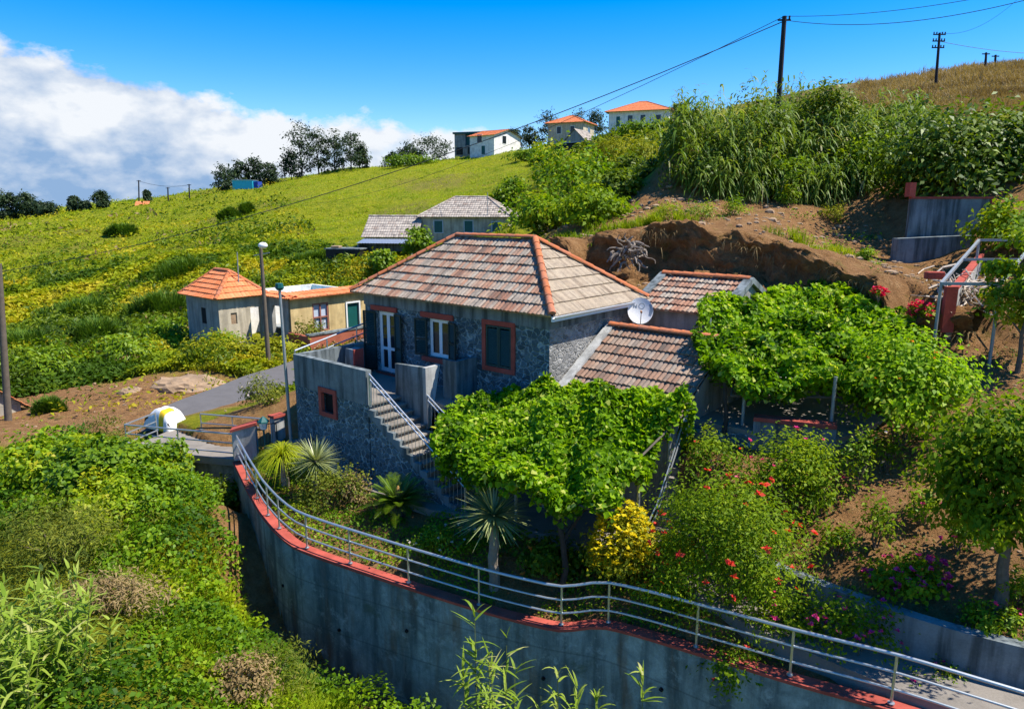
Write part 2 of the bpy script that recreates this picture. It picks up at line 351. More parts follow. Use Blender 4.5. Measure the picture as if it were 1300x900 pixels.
def leafverts(P, D, Nn, Ln, Wd, lobed=False, fold=.25, droop=.2):
    """P base, D axis, Nn normal, length, width -> verts, quads per leaf"""
    D = unit(D); S = unit(np.cross(D, Nn)); U = np.cross(S, D); Ln = Ln[:, None]; Wd = Wd[:, None]; n = len(P)
    if lobed:
        m0 = P + D*Ln*.02
        r1 = P + D*Ln*.12 + S*Wd*.5 + U*Wd*fold*.5; r2 = P + D*Ln*.72 + S*Wd*.36 + U*Wd*fold*.35 - U*Ln*droop*.4
        tp = P + D*Ln - U*Ln*droop
        l1 = P + D*Ln*.12 - S*Wd*.5 + U*Wd*fold*.5; l2 = P + D*Ln*.72 - S*Wd*.36 + U*Wd*fold*.35 - U*Ln*droop*.4
        V = np.stack([m0, r1, r2, tp, l2, l1], 1).reshape(-1, 3)
        i = np.arange(n)[:, None]*6
        Q = np.concatenate([i+np.array([[0, 1, 2, 3]]), i+np.array([[0, 3, 4, 5]])], 1).reshape(-1, 4)
        return V, Q, 2
    r = P + D*Ln*.45 + S*Wd*.5 + U*Wd*fold*.5; l = P + D*Ln*.45 - S*Wd*.5 + U*Wd*fold*.5; tp = P + D*Ln - U*Ln*droop
    V = np.stack([P, r, tp, l], 1).reshape(-1, 3); i = np.arange(n)[:, None]*4
    return V, i+np.array([[0, 1, 2, 3]]), 1
def leaves(name, m, P, D, Nn, Ln, Wd, rv, parent=None, lobed=False, fold=.25, droop=.2):
    V, Q, k = leafverts(P, D, Nn, Ln, Wd, lobed, fold, droop)
    return npmesh(name, V, Q, m, parent, np.repeat(rv, k))
def bladeverts(P, D, Ln, Wd, droop, segs=4, power=2.0, up=None):
    """arching strips; droop = how far the tip falls per length"""
    D = unit(D); n = len(P); S = np.cross(D, np.array([0, 0, 1.])); bad = np.linalg.norm(S, axis=1) < .05
    if bad.any():
        th = rng.uniform(0, 6.28, bad.sum()); S[bad] = np.stack([np.cos(th), np.sin(th), 0*th], 1)
    S = unit(S); V = np.zeros((n, segs+1, 2, 3))
    for i in range(segs+1):
        t = i/segs; c = P + D*(Ln*t)[:, None]; c[:, 2] -= Ln*droop*t**power
        w = Wd*(.55+.9*t if t < .3 else (1-t)**.8*1.05)*.5; w = np.maximum(w, Wd*.03)
        V[:, i, 0] = c - S*w[:, None]; V[:, i, 1] = c + S*w[:, None]
    idx = np.arange(n)[:, None, None]*(2*(segs+1)) + (np.arange(segs)*2)[None, :, None] + np.array([0, 1, 3, 2])[None, None, :]
    return V.reshape(-1, 3), idx.reshape(-1, 4), segs
def blades(name, m, P, D, Ln, Wd, droop, rv, parent=None, segs=4, power=2.0):
    V, Q, k = bladeverts(P, D, Ln, Wd, droop, segs, power)
    return npmesh(name, V, Q, m, parent, np.repeat(rv, k))
def rdirs(n, zlo=-1.0, zhi=1.0):
    z = rng.uniform(zlo, zhi, n); a = rng.uniform(0, 2*np.pi, n); r = np.sqrt(np.maximum(0, 1-z*z))
    return np.stack([r*np.cos(a), r*np.sin(a), z], 1)
# ------------------------------------------------------------------ terrain
TH = math.radians(49.5)
A = np.array([-math.sin(TH), math.cos(TH)]); B = np.array([math.cos(TH), math.sin(TH)])
HC = np.array([1.06, 19.70])                       # near corner of the stone house
ZC = -8.2                                          # courtyard level
def hw(a, b, z): q = HC + a*A + b*B; return np.array([q[0], q[1], z])

# outer top edge of the curved retaining wall: photo pixel + height
WALLPIX = [(296, 585, -8.45), (312, 618, -8.5), (330, 650, -8.6), (348, 672, -8.65), (370, 692, -8.7), (400, 704, -8.75), (440, 718, -8.8), (485, 733, -8.85), (530, 748, -8.9),
           (575, 762, -8.95), (620, 776, -9.0), (670, 789, -9.03), (712, 799, -9.05), (728, 797, -8.98), (750, 792, -8.82), (770, 793, -8.76), (825, 808, -8.66), (880, 825, -8.58),
           (940, 843, -8.5), (1000, 862, -8.42), (1065, 880, -8.36), (1130, 898, -8.3)]
WALL = [atz(*q) for q in WALLPIX]
dlast = WALL[-1]-WALL[-3]; dlast = dlast/np.linalg.norm(dlast[:2])
WALL += [WALL[-1]+dlast*k for k in (1.2, 2.5, 4, 6)]
WALL = np.array(WALL); WALL[-4:, 2] = -8.3
DECK0 = np.array([-13.4, 26.2, -8.5])              # far end of the entrance bridge wall
EDGE = np.vstack([[-30, 30.5, -8.6], [-17, 28, -8.6], DECK0, WALL, [WALL[-1][0]+20, WALL[-1][1]-14, -8.3]])
PLANT = np.array([[4.1, 16.6], [4.9, 14.7], [5.7, 13.47], [6.83, 12.41], [7.8, 11.49], [8.81, 10.91], [10.6, 10.0], [14, 8.4], [30, 2]])
BANK = np.array([[-1, 31.5], [1.6, 29.3], [4, 27.7], [7.5, 27.0], [10, 25.2], [12.0, 22.0], [13.2, 20.2], [13.9, 18.4]])
def sdist(X, Y, pl):
    """signed distance to a polyline, positive on its left side when walking along it"""
    best = np.full(X.shape, 1e9); sg = np.zeros(X.shape)
    for i in range(len(pl)-1):
        ax, ay = pl[i][:2]; bx, by = pl[i+1][:2]; dx, dy = bx-ax, by-ay; l2 = dx*dx+dy*dy
        t = np.clip(((X-ax)*dx+(Y-ay)*dy)/l2, 0, 1); ex = X-(ax+t*dx); ey = Y-(ay+t*dy); d = np.hypot(ex, ey)
        cr = dx*(Y-ay)-dy*(X-ax); m = d < best-1e-9; best = np.where(m, d, best); sg = np.where(m, np.sign(cr), sg)
    return best*sg
def rbf(pts):
    P = np.array(pts, float); n = len(P); xy = P[:, :2]
    K = np.linalg.norm(xy[:, None]-xy[None], axis=2); K += np.eye(n)*.15
    T = np.hstack([np.ones((n, 1)), xy]); Mx = np.block([[K, T], [T.T, np.zeros((3, 3))]])
    c = np.linalg.solve(Mx, np.concatenate([P[:, 2], np.zeros(3)]))
    def f(X, Y):
        s = X.shape; q = np.stack([np.ravel(X), np.ravel(Y)], 1); out = np.empty(len(q))
        for i in range(0, len(q), 20000):
            k = q[i:i+20000]; out[i:i+20000] = np.linalg.norm(k[:, None]-xy[None], axis=2)@c[:n]+c[n]+k@c[n+1:]
        return out.reshape(s)
    return f
px = lambda u, v, Y: tuple(aty(u, v, Y))
FAR = [px(0, 281, 140), px(130, 264, 140), px(270, 246, 140), px(440, 215, 150), px(560, 203, 160), px(690, 188, 165), px(850, 165, 165),
       px(100, 400, 62), px(0, 420, 62), px(100, 330, 92), px(220, 330, 74), px(210, 285, 112), px(400, 300, 82), px(500, 310, 68), px(400, 260, 110), px(560, 250, 110), px(-200, 330, 95), px(-200, 290, 140),
       px(600, 303, 75), px(450, 338, 62), px(660, 250, 90), px(640, 288, 74), px(720, 285, 52), px(790, 225, 62), px(750, 178, 110), px(850, 185, 90), px(700, 215, 120),
       px(1150, 112, 72), px(1300, 88, 66), px(1500, 70, 70), px(1000, 145, 80), px(1000, 120, 110), px(1300, 86, 110), px(1400, 86, 110),
       (-45, 45, -9.6), (-30, 50, -9.2), (-40, 34, -9.6), (-18, 44, -8.6), (-9, 44, -8.5), (-10, 52, -8.3), (-2, 52, -7.6), (0, 42, -6.8),
       (-11, 34.4, -8.35), (-12.6, 30.4, -8.4), (-14, 28, -8.45), (-17, 31, -8.9), (-16, 36, -8.4), (-24, 35, -9.3), (-18, 27, -8.8), (-22, 29, -9.0), (-4, 36, -7.9), (-8, 39, -8.2),
       (-60, 30, -10), (60, 40, 6), (60, 10, 4), (40, 20, 1), (90, 90, 16)]
for X in (-260, -90, 60, 220):
    FAR.append((X, 330, -8 if X < 0 else 6)); FAR.append((X, 520, -60))
FAR += [(-330, 150, -45), (-220, 60, -25), (320, 150, 30)]
GARD = [(-4, 20, -8.2), (-1, 17.6, -8.25), (-8.0, 22.5, -8.35), (2, 16, -8.45), (3.5, 16.8, -8.4), (0, 22, -8.2), (-4, 25, -8.2), (-5.5, 20.5, -8.2), (-9, 26, -8.25), (0, 27, -7), (1.5, 14.9, -8.95),
        (5.1, 13.9, -8.3), (7.9, 11.6, -8.3), (9, 10.2, -8.3), (-.5, 16.6, -8.4), (-3.2, 17.6, -8.55), (3.0, 14.6, -8.5), (4.2, 13.2, -8.35)]
for w in WALL[::2]: GARD.append((w[0]+.25, w[1]+.5, w[2]-.10))
ALLL = FAR + GARD
SLOPE = FAR + [(5.9, 14.2, -7.35), (6.5, 13.1, -7.4), (8.9, 11.8, -7.35), (9, 14.5, -6.2), (7.0, 15.6, -6.0), (7.5, 17, -5.9), (10.8, 18, -4.95), (13.5, 19.2, -4.25), (12, 15.5, -5.4), (14, 17, -4.6), (16, 22, -3.0), (18, 26, -2.2),
                (16.5, 28.6, -1.9), (12, 12, -6.5), (11, 10.3, -7.2), (15, 10, -6.6), (20, 15, -4.2), (5, 16.5, -6.0), (6, 20, -5.9), (9, 21, -5.8), (7.5, 19, -5.9), (9.6, 18.6, -5.7), (8, 23.2, -5.0), (4, 26, -3.3), (8, 24.6, -3.3), (11, 21.6, -3.9), (2, 29, -3.0), (-1, 30.5, -4.5), (-3, 34, -6.5), (5, 23, -3.6), (3, 21, -5), (14, 25, -2.3)]
BENCH = FAR + [(1.6, 29.6, -1.6), (4, 28, -1.15), (7.7, 27.4, -1.2), (10, 25.6, -1.75), (12.2, 22.2, -2.5), (13.4, 20.4, -3.4), (14.2, 18.6, -4.3), (16, 22, -3.0), (18, 26, -2.2), (16.5, 28.6, -1.9), (13.5, 19.2, -4.25), (20, 15, -4.2),
                (8, 33, -.1), (7, 40, 1.2), (11, 31, -.75), (14, 37, .6), (16, 31.5, -1.2), (18.5, 30, .2), (20, 34, 1.4), (10, 44, 2.2), (2, 36, -1.2), (0, 44, -1.6), (3, 48, -.6), (3.4, 38.5, -.7), (0, 38, -2.2), (5.2, 33, -.6), (-1, 36, -2.6), (-3, 34, -6.0), (24, 30, 2.5), (22, 24, 0), (15, 45, 3.2), (22, 45, 4.5), (8.6, 37, 1.15)]
LOW = FAR + [(WALL[3][0]-.5, WALL[3][1]-.5, -11.4), (WALL[0][0]-.6, WALL[0][1]-.8, -10.2), (WALL[6][0]-.3, WALL[6][1]-.7, -12.1), (WALL[10][0], WALL[10][1]-.6, -12.5), (WALL[14][0]-.3, WALL[14][1]-.6, -12.5), (WALL[19][0]-.4, WALL[19][1]-.6, -12.5), (WALL[-1][0], WALL[-1][1]-.8, -12.5),
             (WALL[3][0]-.05, WALL[3][1], -11.4), (WALL[6][0], WALL[6][1], -12.1), (WALL[10][0], WALL[10][1], -12.5), (WALL[16][0], WALL[16][1], -12.5),
             px(262, 700, 18.0), px(285, 640, 20.2), px(330, 850, 14.8), px(270, 780, 16.2), px(430, 895, 14.6), px(150, 900, 11), px(150, 750, 15.2), px(50, 660, 19), px(100, 590, 22.6), px(0, 620, 22), px(180, 620, 21), px(225, 600, 22.2), px(0, 800, 14), px(-100, 700, 18), px(-100, 560, 26),
             px(60, 560, 25.5), px(-20, 540, 28), (-13.5, 25.2, -9.2), (-11.5, 23.6, -9.9), (-3, 8, -10.6), (0, 10.5, -12), (4, 8.5, -12.3), (8, 5, -12), (-8, 4, -9), (0, 0, -11.5), (-20, 6, -8.8), (12, 0, -12), (10, -20, -14), (-30, -10, -11), (-30, 22, -9.1)]
fG, fS, fB, fL = rbf(ALLL), rbf(SLOPE), rbf(BENCH), rbf(LOW)
def sm(x, a, b): t = np.clip((x-a)/(b-a), 0, 1); return t*t*(3-2*t)
def vnoise(X, Y, s, seed):
    """smooth value noise"""
    r = np.random.default_rng(seed); T = r.random((64, 64)); x = X/s; y = Y/s; xi = np.floor(x).astype(int); yi = np.floor(y).astype(int); fx = x-xi; fy = y-yi
    fx = fx*fx*(3-2*fx); fy = fy*fy*(3-2*fy); g = lambda i, j: T[i % 64, j % 64]
    return (g(xi, yi)*(1-fx)+g(xi+1, yi)*fx)*(1-fy)+(g(xi, yi+1)*(1-fx)+g(xi+1, yi+1)*fx)*fy - .5
def ground(X, Y, full=False):
    X = np.asarray(X, float); Y = np.asarray(Y, float); sh = X.shape; X = np.atleast_1d(X).ravel(); Y = np.atleast_1d(Y).ravel()
    zg = fG(X, Y); zs = fS(X, Y); zb = fB(X, Y); zl = fL(X, Y)
    dP = sdist(X, Y, PLANT); dB = sdist(X, Y, BANK); dW = sdist(X, Y, EDGE)
    # keep the planter step and the bank from acting far from their lines
    wP = sm(dP, -.02, .2); right = np.where((Y > 16.0), sm(X, 3.2, 4.6), wP); right = np.where(Y > 26, 1.0, right)
    right = np.where((Y > 24) & (Y <= 26), np.maximum(right, (Y-24)/2), right)
    z = zg*(1-right)+zs*right
    wB = sm(dB, .85, 1.25)
    wB = np.where(X < -2, sm(Y, 30, 34), wB); wB = np.where((X > 13) & (Y < 19), np.maximum(wB, 1*(X > 14)), wB)
    zb = zb + 1.7*np.exp(-((X-9.2)/2.2)**2-((Y-37.3)/1.6)**2) + .45*vnoise(X, Y, 2.6, 13)*(Y < 40) + .22*vnoise(X, Y, .9, 14)*(Y < 40)
    z = z*(1-wB)+zb*wB
    wL = sm(dW, .10, .27); z = zl*(1-wL)+z*wL
    near = np.hypot(X, Y-20) < 60
    rough = vnoise(X, Y, 1.7, 1)*.22+vnoise(X, Y, .6, 2)*.10
    soft = np.where((dW > .2) & (dP < .2) & (Y < 26) & (X < 6), .15, 1.0)
    z = z + np.where(near, rough*soft, vnoise(X, Y, 9, 4)*1.0*sm(np.hypot(X, Y-20), 60, 90)+rough)
    if full: return z.reshape(sh), wB.reshape(sh), dB.reshape(sh), dW.reshape(sh), dP.reshape(sh), right.reshape(sh)
    return z.reshape(sh)
def gz(x, y): return float(ground(np.array([x]), np.array([y]))[0])
def gp(x, y, dz=0.0): return np.array([x, y, gz(x, y)+dz])
def groundhit(u, v, y0=8.0, y1=170.0):
    """where the line of sight of a photo pixel meets the ground"""
    r = ray(u, v); Ys = np.geomspace(y0, y1, 700); P = r[None]*(Ys/r[1])[:, None]
    d = P[:, 2]-ground(P[:, 0], P[:, 1]); k = np.argmax(d < 0) if (d < 0).any() else len(Ys)-1
    return P[k] if k > 0 else P[0]

def build_ground():
    def axis(segs):
        out = [segs[0][0]]
        for a, b, st in segs: out += list(np.linspace(a, b, max(2, int(round((b-a)/st))+1))[1:])
        return np.array(out)
    xs = axis([(-900, -300, 100), (-300, -120, 12), (-120, -40, 2.5), (-40, -16, .7), (-16, 18, .19), (18, 40, .7), (40, 120, 2.5), (120, 300, 12), (300, 900, 100)])
    ys = axis([(-120, 0, 15), (0, 7, 1), (7, 31, .19), (31, 48, .45), (48, 110, 1.2), (110, 190, 2.5), (190, 560, 30)])
    X, Y = np.meshgrid(xs, ys); z, wB, dB, dW, dP, right = ground(X, Y, True); ny, nx = X.shape
    V = np.stack([X, Y, z], 2).reshape(-1, 3); i = np.arange(ny-1)[:, None]*nx+np.arange(nx-1)[None]
    Q = np.stack([i, i+1, i+nx+1, i+nx], 2).reshape(-1, 4)
    # ground cover weights: R soil, G lush grass, B dry straw
    n1 = vnoise(X, Y, 5, 21); n2 = vnoise(X, Y, 1.6, 22); n3 = vnoise(X, Y, 14, 23)
    gx, gy = np.gradient(z, ys, xs)
    up = (dW > .1)
    soil = np.zeros_like(X)
    soil = np.maximum(soil, sm(-np.hypot((X-10.5)/12, (Y-30.5)/7.6)+n1*.25, -1.05, -.85))              # dug bench above the houses
    soil = np.maximum(soil, np.where(up & (X > 3) & (Y < 31) & (Y > 5) & (X < 22), 1.0, 0))             # planted slope on the right
    soil = np.maximum(soil, np.where(up & (np.hypot(X+.5, Y-19) < 13) & (Y < 28), .95, 0))              # garden bed
    soil = np.maximum(soil, sm(-np.hypot((X+18.5)/7.5, (Y-31)/5.2)+n1*.5+n2*.2, -1.1, -.85))
    soil = np.maximum(soil, .8*sm(-np.hypot((X+12.5)/6, (Y-35)/3.5)+n1*.4, -1.1, -.85))
    soil = np.maximum(soil, np.where((dW < .3) & (dW > -1.25+.5*n2) & (X > -13.2), 1.0, 0))
    dry = np.clip(sm(n3+n1*.5, .12, .4)*.5*(Y > 40) + sm(X, 29, 38)*sm(Y, 47, 57)*.95, 0, 1)*(1-soil)
    lush = np.clip(1-soil-dry, 0, 1)
    me_o = npmesh('ground', V, Q, M['ground'], None, None, True)
    ca = me_o.data.attributes.new('zone', 'FLOAT_COLOR', 'POINT'); c = np.ones((len(V), 4), np.float32)
    c[:, 0] = soil.ravel(); c[:, 1] = lush.ravel(); c[:, 2] = dry.ravel(); ca.data.foreach_set('color', c.ravel())
    tag(me_o, kind='structure'); return me_o
def ground_mat():
    def bd(nt, N, L, b):
        v = coords(N, L, (1, 1, 1)); z = attr(N, 'zone'); sp = N.new('ShaderNodeSeparateColor'); L.new(z.outputs['Color'], sp.inputs[0])
        a = nz(N, L, .35, 6, .65, v); m = nz(N, L, 2.4, 7, .7, v); f = nz(N, L, 17, 6, .75, v)
        soil = ramp(N, L, m, [(.25, (.17, .085, .034)), (.5, (.33, .175, .072)), (.75, (.44, .265, .125))])
        soil = mixc(N, L, .6, soil, ramp(N, L, f, [(.28, (.45, .42, .4)), (.55, (1, 1, 1)), (.78, (1.5, 1.4, 1.25))]), 'MULTIPLY')
        # a thin scatter of green and straw litter on the soil
        w = nz(N, L, 1.1, 6, .75, v)
        soil = mixc(N, L, ramp(N, L, w, [(.55, (0, 0, 0)), (.68, (.6,)*3)]), soil, (.16, .15, .03))
        gr = ramp(N, L, m, [(.25, (.085, .125, .009)), (.5, (.215, .235, .011)), (.75, (.33, .30, .018))])
        gr = mixc(N, L, .55, gr, ramp(N, L, a, [(.3, (.55, .75, .5)), (.5, (1, 1, 1)), (.7, (1.3, 1.12, .9))]), 'MULTIPLY')
        gr = mixc(N, L, .5, gr, ramp(N, L, f, [(.3, (.5, .55, .5)), (.7, (1.3, 1.25, 1.2))]), 'MULTIPLY')
        dr = ramp(N, L, m, [(.25, (.12, .085, .028)), (.75, (.25, .18, .07))])
        c = mixc(N, L, sp.outputs[0], gr, soil); c = mixc(N, L, sp.outputs[2], c, dr)
        L.new(c, b.inputs['Base Color'])
        h = N.new('ShaderNodeMath'); h.operation = 'ADD'; L.new(m, h.inputs[0]); L.new(f, h.inputs[1])
        bump(N, L, b, h.outputs[0], 1.0, .16)
    return mat('ground of soil and grass', bd, .95, .1)
M['ground'] = ground_mat()
GROUND = build_ground()

def sea():
    mb = MB(); mb.face([(-30000, -2000, -230), (30000, -2000, -230), (30000, 50000, -230), (-30000, 50000, -230)])
    tag(mb.build('sea', M['sea']), kind='structure')
sea()

# a strip laid on the ground along a polyline with widths (roads, paths)
def strip(name, pts, width, m, dz=.02, step=.5, kind='structure'):
    P = [np.array(p[:2], float) for p in pts]; out = []
    for i in range(len(P)-1):
        n = max(1, int(np.linalg.norm(P[i+1]-P[i])/step))
        out += [P[i]+(P[i+1]-P[i])*k/n for k in range(n)]
    out.append(P[-1]); out = np.array(out)
    for _ in range(6): out[1:-1] = (out[:-2]+out[1:-1]*2+out[2:])/4
    T = np.gradient(out, axis=0); T /= np.linalg.norm(T, axis=1, keepdims=True); Nn = np.stack([-T[:, 1], T[:, 0]], 1)
    k = 6; V = []; zc = ground(out[:, 0], out[:, 1])
    for _ in range(8): zc[1:-1] = (zc[:-2]+zc[1:-1]*2+zc[2:])/4
    for j in range(k+1):
        q = out+Nn*((j/k-.5)*width); V.append(np.stack([q[:, 0], q[:, 1], zc+dz], 1))
    V = np.stack(V, 1).reshape(-1, 3); n = len(out); i = np.arange(n-1)[:, None]*(k+1)+np.arange(k)[None]
    Q = np.stack([i, i+1, i+k+2, i+k+1], 2).reshape(-1, 4)
    o = npmesh(name, V, Q, m, None, None, True); return tag(o, kind=kind)
RD0, RD1 = atz(226, 541, -8.35)[:2], atz(374, 476, -8.3)[:2]
ROADP = [RD0-(RD1-RD0)*.06, RD0, RD0+(RD1-RD0)*.5, RD1, RD1+(RD1-RD0)*.5, RD1+(RD1-RD0)*.9+np.array([2, 0])]
strip('road', ROADP, 3.5, M['asphalt'], .17)

# the cut face of the earth bank: a ragged strip with a lip, an undercut and a crumbled foot
def earth_bank():
    P = np.array(BANK[1:-1]); d = np.diff(P, axis=0); out = []
    for i in range(len(P)-1):
        k = int(np.linalg.norm(d[i])/.11)+1; out += [P[i]+d[i]*j/k for j in range(k)]
    P = np.array(out+[P[-1]])
    for _ in range(40): P[1:-1] = (P[:-2]+2*P[1:-1]+P[2:])/4
    T = np.gradient(P, axis=0); T /= np.linalg.norm(T, axis=1, keepdims=True); Nn = np.stack([-T[:, 1], T[:, 0]], 1)   # towards the bench
    n = len(P); BN = Nn; s0 = np.arange(n)*.11; P = P+Nn*(1.5*vnoise(s0, np.zeros(n), 2.3, 311)+.5*vnoise(s0, np.zeros(n), .9, 312))[:, None]*np.clip(np.minimum(np.arange(n), np.arange(n)[::-1])/14, 0, 1)[:, None]; rows = [(1.75, 1.0, 1.0), (1.35, 1.0, 1.0), (.85, 1.0, 1.0), (.3, 1.0, 1.0), (-.02, .985, 1.0), (-.12, .93, .8), (-.08, .86, .8), (.0, .76, .9), (.05, .66, 1.0), (.06, .56, 1.0), (.02, .46, 1.0), (-.04, .36, 1.1), (-.14, .26, 1.2), (-.28, .17, 1.3), (-.46, .09, 1.4), (-.7, .03, 1.4), (-1.0, -.02, 1.2)]
    s_ = np.arange(n)*.11; V = []
    endf = np.clip(np.minimum(np.arange(n), np.arange(n)[::-1])/18, 0, 1)
    for k, (o, h, a) in enumerate(rows):
        nn = vnoise(s_, np.full(n, k*.13), 1.2, 301)*.75+vnoise(s_, np.full(n, k*.13), .45, 302)*.42+vnoise(s_, np.full(n, k*.16), .19, 303)*.24
        q = P+Nn*(o+(nn*a*.9 if k > 2 else 0*nn))[:, None]
        top = P+Nn*1.5; bot = P-Nn*.9
        zt = ground(top[:, 0], top[:, 1])+.03+.30*vnoise(s_, np.zeros(n), 1.5, 313)+.16*vnoise(s_, np.zeros(n), .4, 314); zb_ = ground(bot[:, 0], bot[:, 1])-.02
        if k <= 3: z = zt*(k/3)+(ground(top[:, 0], top[:, 1]) if k else ground(q[:, 0], q[:, 1])-.05)*(1-k/3)+.10*vnoise(q[:, 0], q[:, 1], .45, 315)*(k > 0)
        else: z = zb_+(zt-zb_)*h+vnoise(s_, np.full(n, k*.2), .5, 304)*.16*(0 < h < .98)
        V.append(np.stack([q[:, 0], q[:, 1], z], 1))
    V = np.stack(V, 1)
    for _ in range(2):                               # finer rows, then broken up in three dimensions
        W_ = np.empty((n, V.shape[1]*2-1, 3)); W_[:, ::2] = V; W_[:, 1::2] = (V[:, 1:]+V[:, :-1])/2; V = W_
    from mathutils import noise as mn
    for a in range(n):
        for b in range(1, V.shape[1]-1):
            p = Vector(V[a, b]); k = .17*mn.noise(p*2.1)+.13*abs(mn.noise(p*4.7))+.08*mn.noise(p*10)+.05*mn.noise(p*19); st = .06*math.sin(p.z*9+2*mn.noise(p*.8))
            e_ = .35 if b < 10 else 1.0
            V[a, b, :2] -= BN[a]*(k*e_+st*(e_ == 1)); V[a, b, 2] += .7*k*e_
    V = V.reshape(-1, 3); m = len(V)//n; i = np.arange(n-1)[:, None]*m+np.arange(m-1)[None]; Q = np.stack([i, i+1, i+m+1, i+m], 2).reshape(-1, 4)
    o = npmesh('earth_bank', V, Q, M['ground'], None, None, False); c = np.ones((len(V), 4), np.float32); c[:, 1:3] = 0; ca = o.data.attributes.new('zone', 'FLOAT_COLOR', 'POINT'); ca.data.foreach_set('color', c.ravel())
    tag(o, kind='structure'); return P, Nn
BANKP, BANKN = earth_bank()
# ------------------------------------------------------------------ roofs
def roof_face(mb, P0, P1, R0, R1, course=.38, col=.22, lift=.045, h=.035, m=4, over=.04, rmin=0.0, rmax=1.0, seed=0):
    """rows of curved tiles on the face P0-P1 (eave) to R0-R1 (top); each row lifts over the one below"""
    r = random.Random(seed); P0, P1, R0, R1 = (Vector(p) for p in (P0, P1, R0, R1))
    E = (P1-P0); e = E.normalized(); n = e.cross((R0+R1)/2-(P0+P1)/2).normalized()
    if n.z < 0: n = -n
    up = n.cross(e)
    if up.z < 0: up = -up
    H = ((R0+R1)/2-(P0+P1)/2).dot(up); nc = max(1, round(H/course))
    def lim(t): a = P0.lerp(R0, t); b = P1.lerp(R1, t); return (a-P0).dot(e), (b-P0).dot(e)
    for i in range(nc):
        t0, t1 = i/nc, (i+1)/nc; a0, b0 = lim(t0); a1, b1 = lim(t1); h0 = H*t0; h1 = H*t1+over
        k0 = math.floor(min(a0, a1)/col); k1 = math.ceil(max(b0, b1)/col)
        for k in range(k0, k1):
            rv = rmin+(rmax-rmin)*min(1, max(0, .6*r.random()+.4*(.5+.5*math.sin(i*2.3+k*.35)))); sl = lift*(1+.5*(r.random()-.5)); dx = (r.random()-.5)*.02
            vs = []
            for j in range(m+1):
                s = (k+j/m)*col; hh = h*math.sin(math.pi*j/m)
                s0 = min(max(s+dx, a0), b0); s1 = min(max(s+dx, a1), b1)
                vs += [P0+e*s0+up*(h0-.03)+n*(sl+hh), P0+e*s1+up*h1+n*(hh*.8+.004), P0+e*s0+up*(h0-.03)+n*(-.01)]
            if (vs[0]-vs[3*m]).length < .01 and (vs[1]-vs[3*m+1]).length < .01: continue
            mb.raw(vs, [(3*j, 3*j+3, 3*j+4, 3*j+1) for j in range(m)]+[(3*j+2, 3*j+5, 3*j+3, 3*j) for j in range(m)], rv)
def caps(mb, p0, p1, rad=.12, seg=.42, k=7, seed=1, lift=.02):
    """half-round ridge tiles, each lapping over the next"""
    r = random.Random(seed); p0 = Vector(p0); p1 = Vector(p1); d = p1-p0; n = max(1, round(d.length/seg)); t = d.normalized()
    sd = t.cross(Vector((0, 0, 1))).normalized(); up = sd.cross(t)
    for i in range(n):
        q0 = p0+d*(i/n)+up*lift; q1 = p0+d*((i+1)/n)+t*.04+up*(lift-.0); vs = []
        for q, rr in ((q0, rad*1.14), (q1, rad*.92)):
            for j in range(k+1):
                a = math.pi*j/k; vs.append(q+sd*math.cos(a)*rr+up*math.sin(a)*rr*.85)
        mb.raw(vs, [(j, j+1, k+2+j, k+1+j) for j in range(k)]+[tuple(range(k+1))], r.random())
def soffit(mb, pts): mb.face(pts)

def wall(mb, origin, ux, length, height, holes=(), t=.3, back=(0, 0, 0), z0=0.0, top=None):
    """vertical wall of real thickness with rectangular openings; ux: unit direction; inward normal = back"""
    o = Vector(origin); ux = Vector(ux); bk = Vector(back)*t; xs = sorted({0.0, length, *[h[0] for h in holes], *[h[1] for h in holes]}); zs = sorted({z0, height, *[h[2] for h in holes], *[h[3] for h in holes]})
    inside = lambda x, z: any(h[0] < x < h[1] and h[2] < z < h[3] for h in holes)
    P = lambda x, z, b=False: o+ux*x+Vector((0, 0, z))+(bk if b else Vector((0, 0, 0)))
    for i in range(len(xs)-1):
        for j in range(len(zs)-1):
            if inside((xs[i]+xs[i+1])/2, (zs[j]+zs[j+1])/2): continue
            x0, x1, a, c = xs[i], xs[i+1], zs[j], zs[j+1]
            mb.face([P(x0, a), P(x1, a), P(x1, c), P(x0, c)]); mb.face([P(x0, a, 1), P(x0, c, 1), P(x1, c, 1), P(x1, a, 1)])
    for h in holes:
        x0, x1, a, c = h[:4]
        for p, q in (((x0, a), (x1, a)), ((x1, a), (x1, c)), ((x1, c), (x0, c)), ((x0, c), (x0, a))):
            mb.face([P(*p), P(*q), P(*q, 1), P(*p, 1)])
    mb.face([P(0, height), P(length, height), P(length, height, 1), P(0, height, 1)])
    for x in (0, length): mb.face([P(x, z0), P(x, height), P(x, height, 1), P(x, z0, 1)])

# ------------------------------------------------------------------ the stone house  (local x along the facade to the right, y into the house, z from the courtyard)
HOUSE = empty('stone_house', (HC[0], HC[1], ZC), -math.pi/2+TH, 'two storey dark stone cottage with tiled hip roof, red window surrounds and outside staircase', 'house')
HL, HD, HE = 8.27, 4.45, 5.22
door_h = (-7.62, -6.70, 2.47, 4.62); win_h = (-5.02, -4.05, 3.36, 4.62); win2_h = (-2.42, -1.40, 3.43, 4.70); low_h = (-3.75, -2.85, 0.0, 2.2)
mb = MB()
off = lambda h: (h[0]+HL, h[1]+HL, h[2], h[3])
wall(mb, (-HL, 0, 0), (1, 0, 0), HL, HE, [off(door_h), off(win_h), off(win2_h), off(low_h)], .4, (0, 1, 0), -.4)
wall(mb, (-HL, .4, 0), (0, 1, 0), HD-.4, HE, [], .4, (1, 0, 0), -.4)
wall(mb, (-HL+.4, HD, 0), (1, 0, 0), HL-.4, HE, [], .4, (0, -1, 0), -.4)
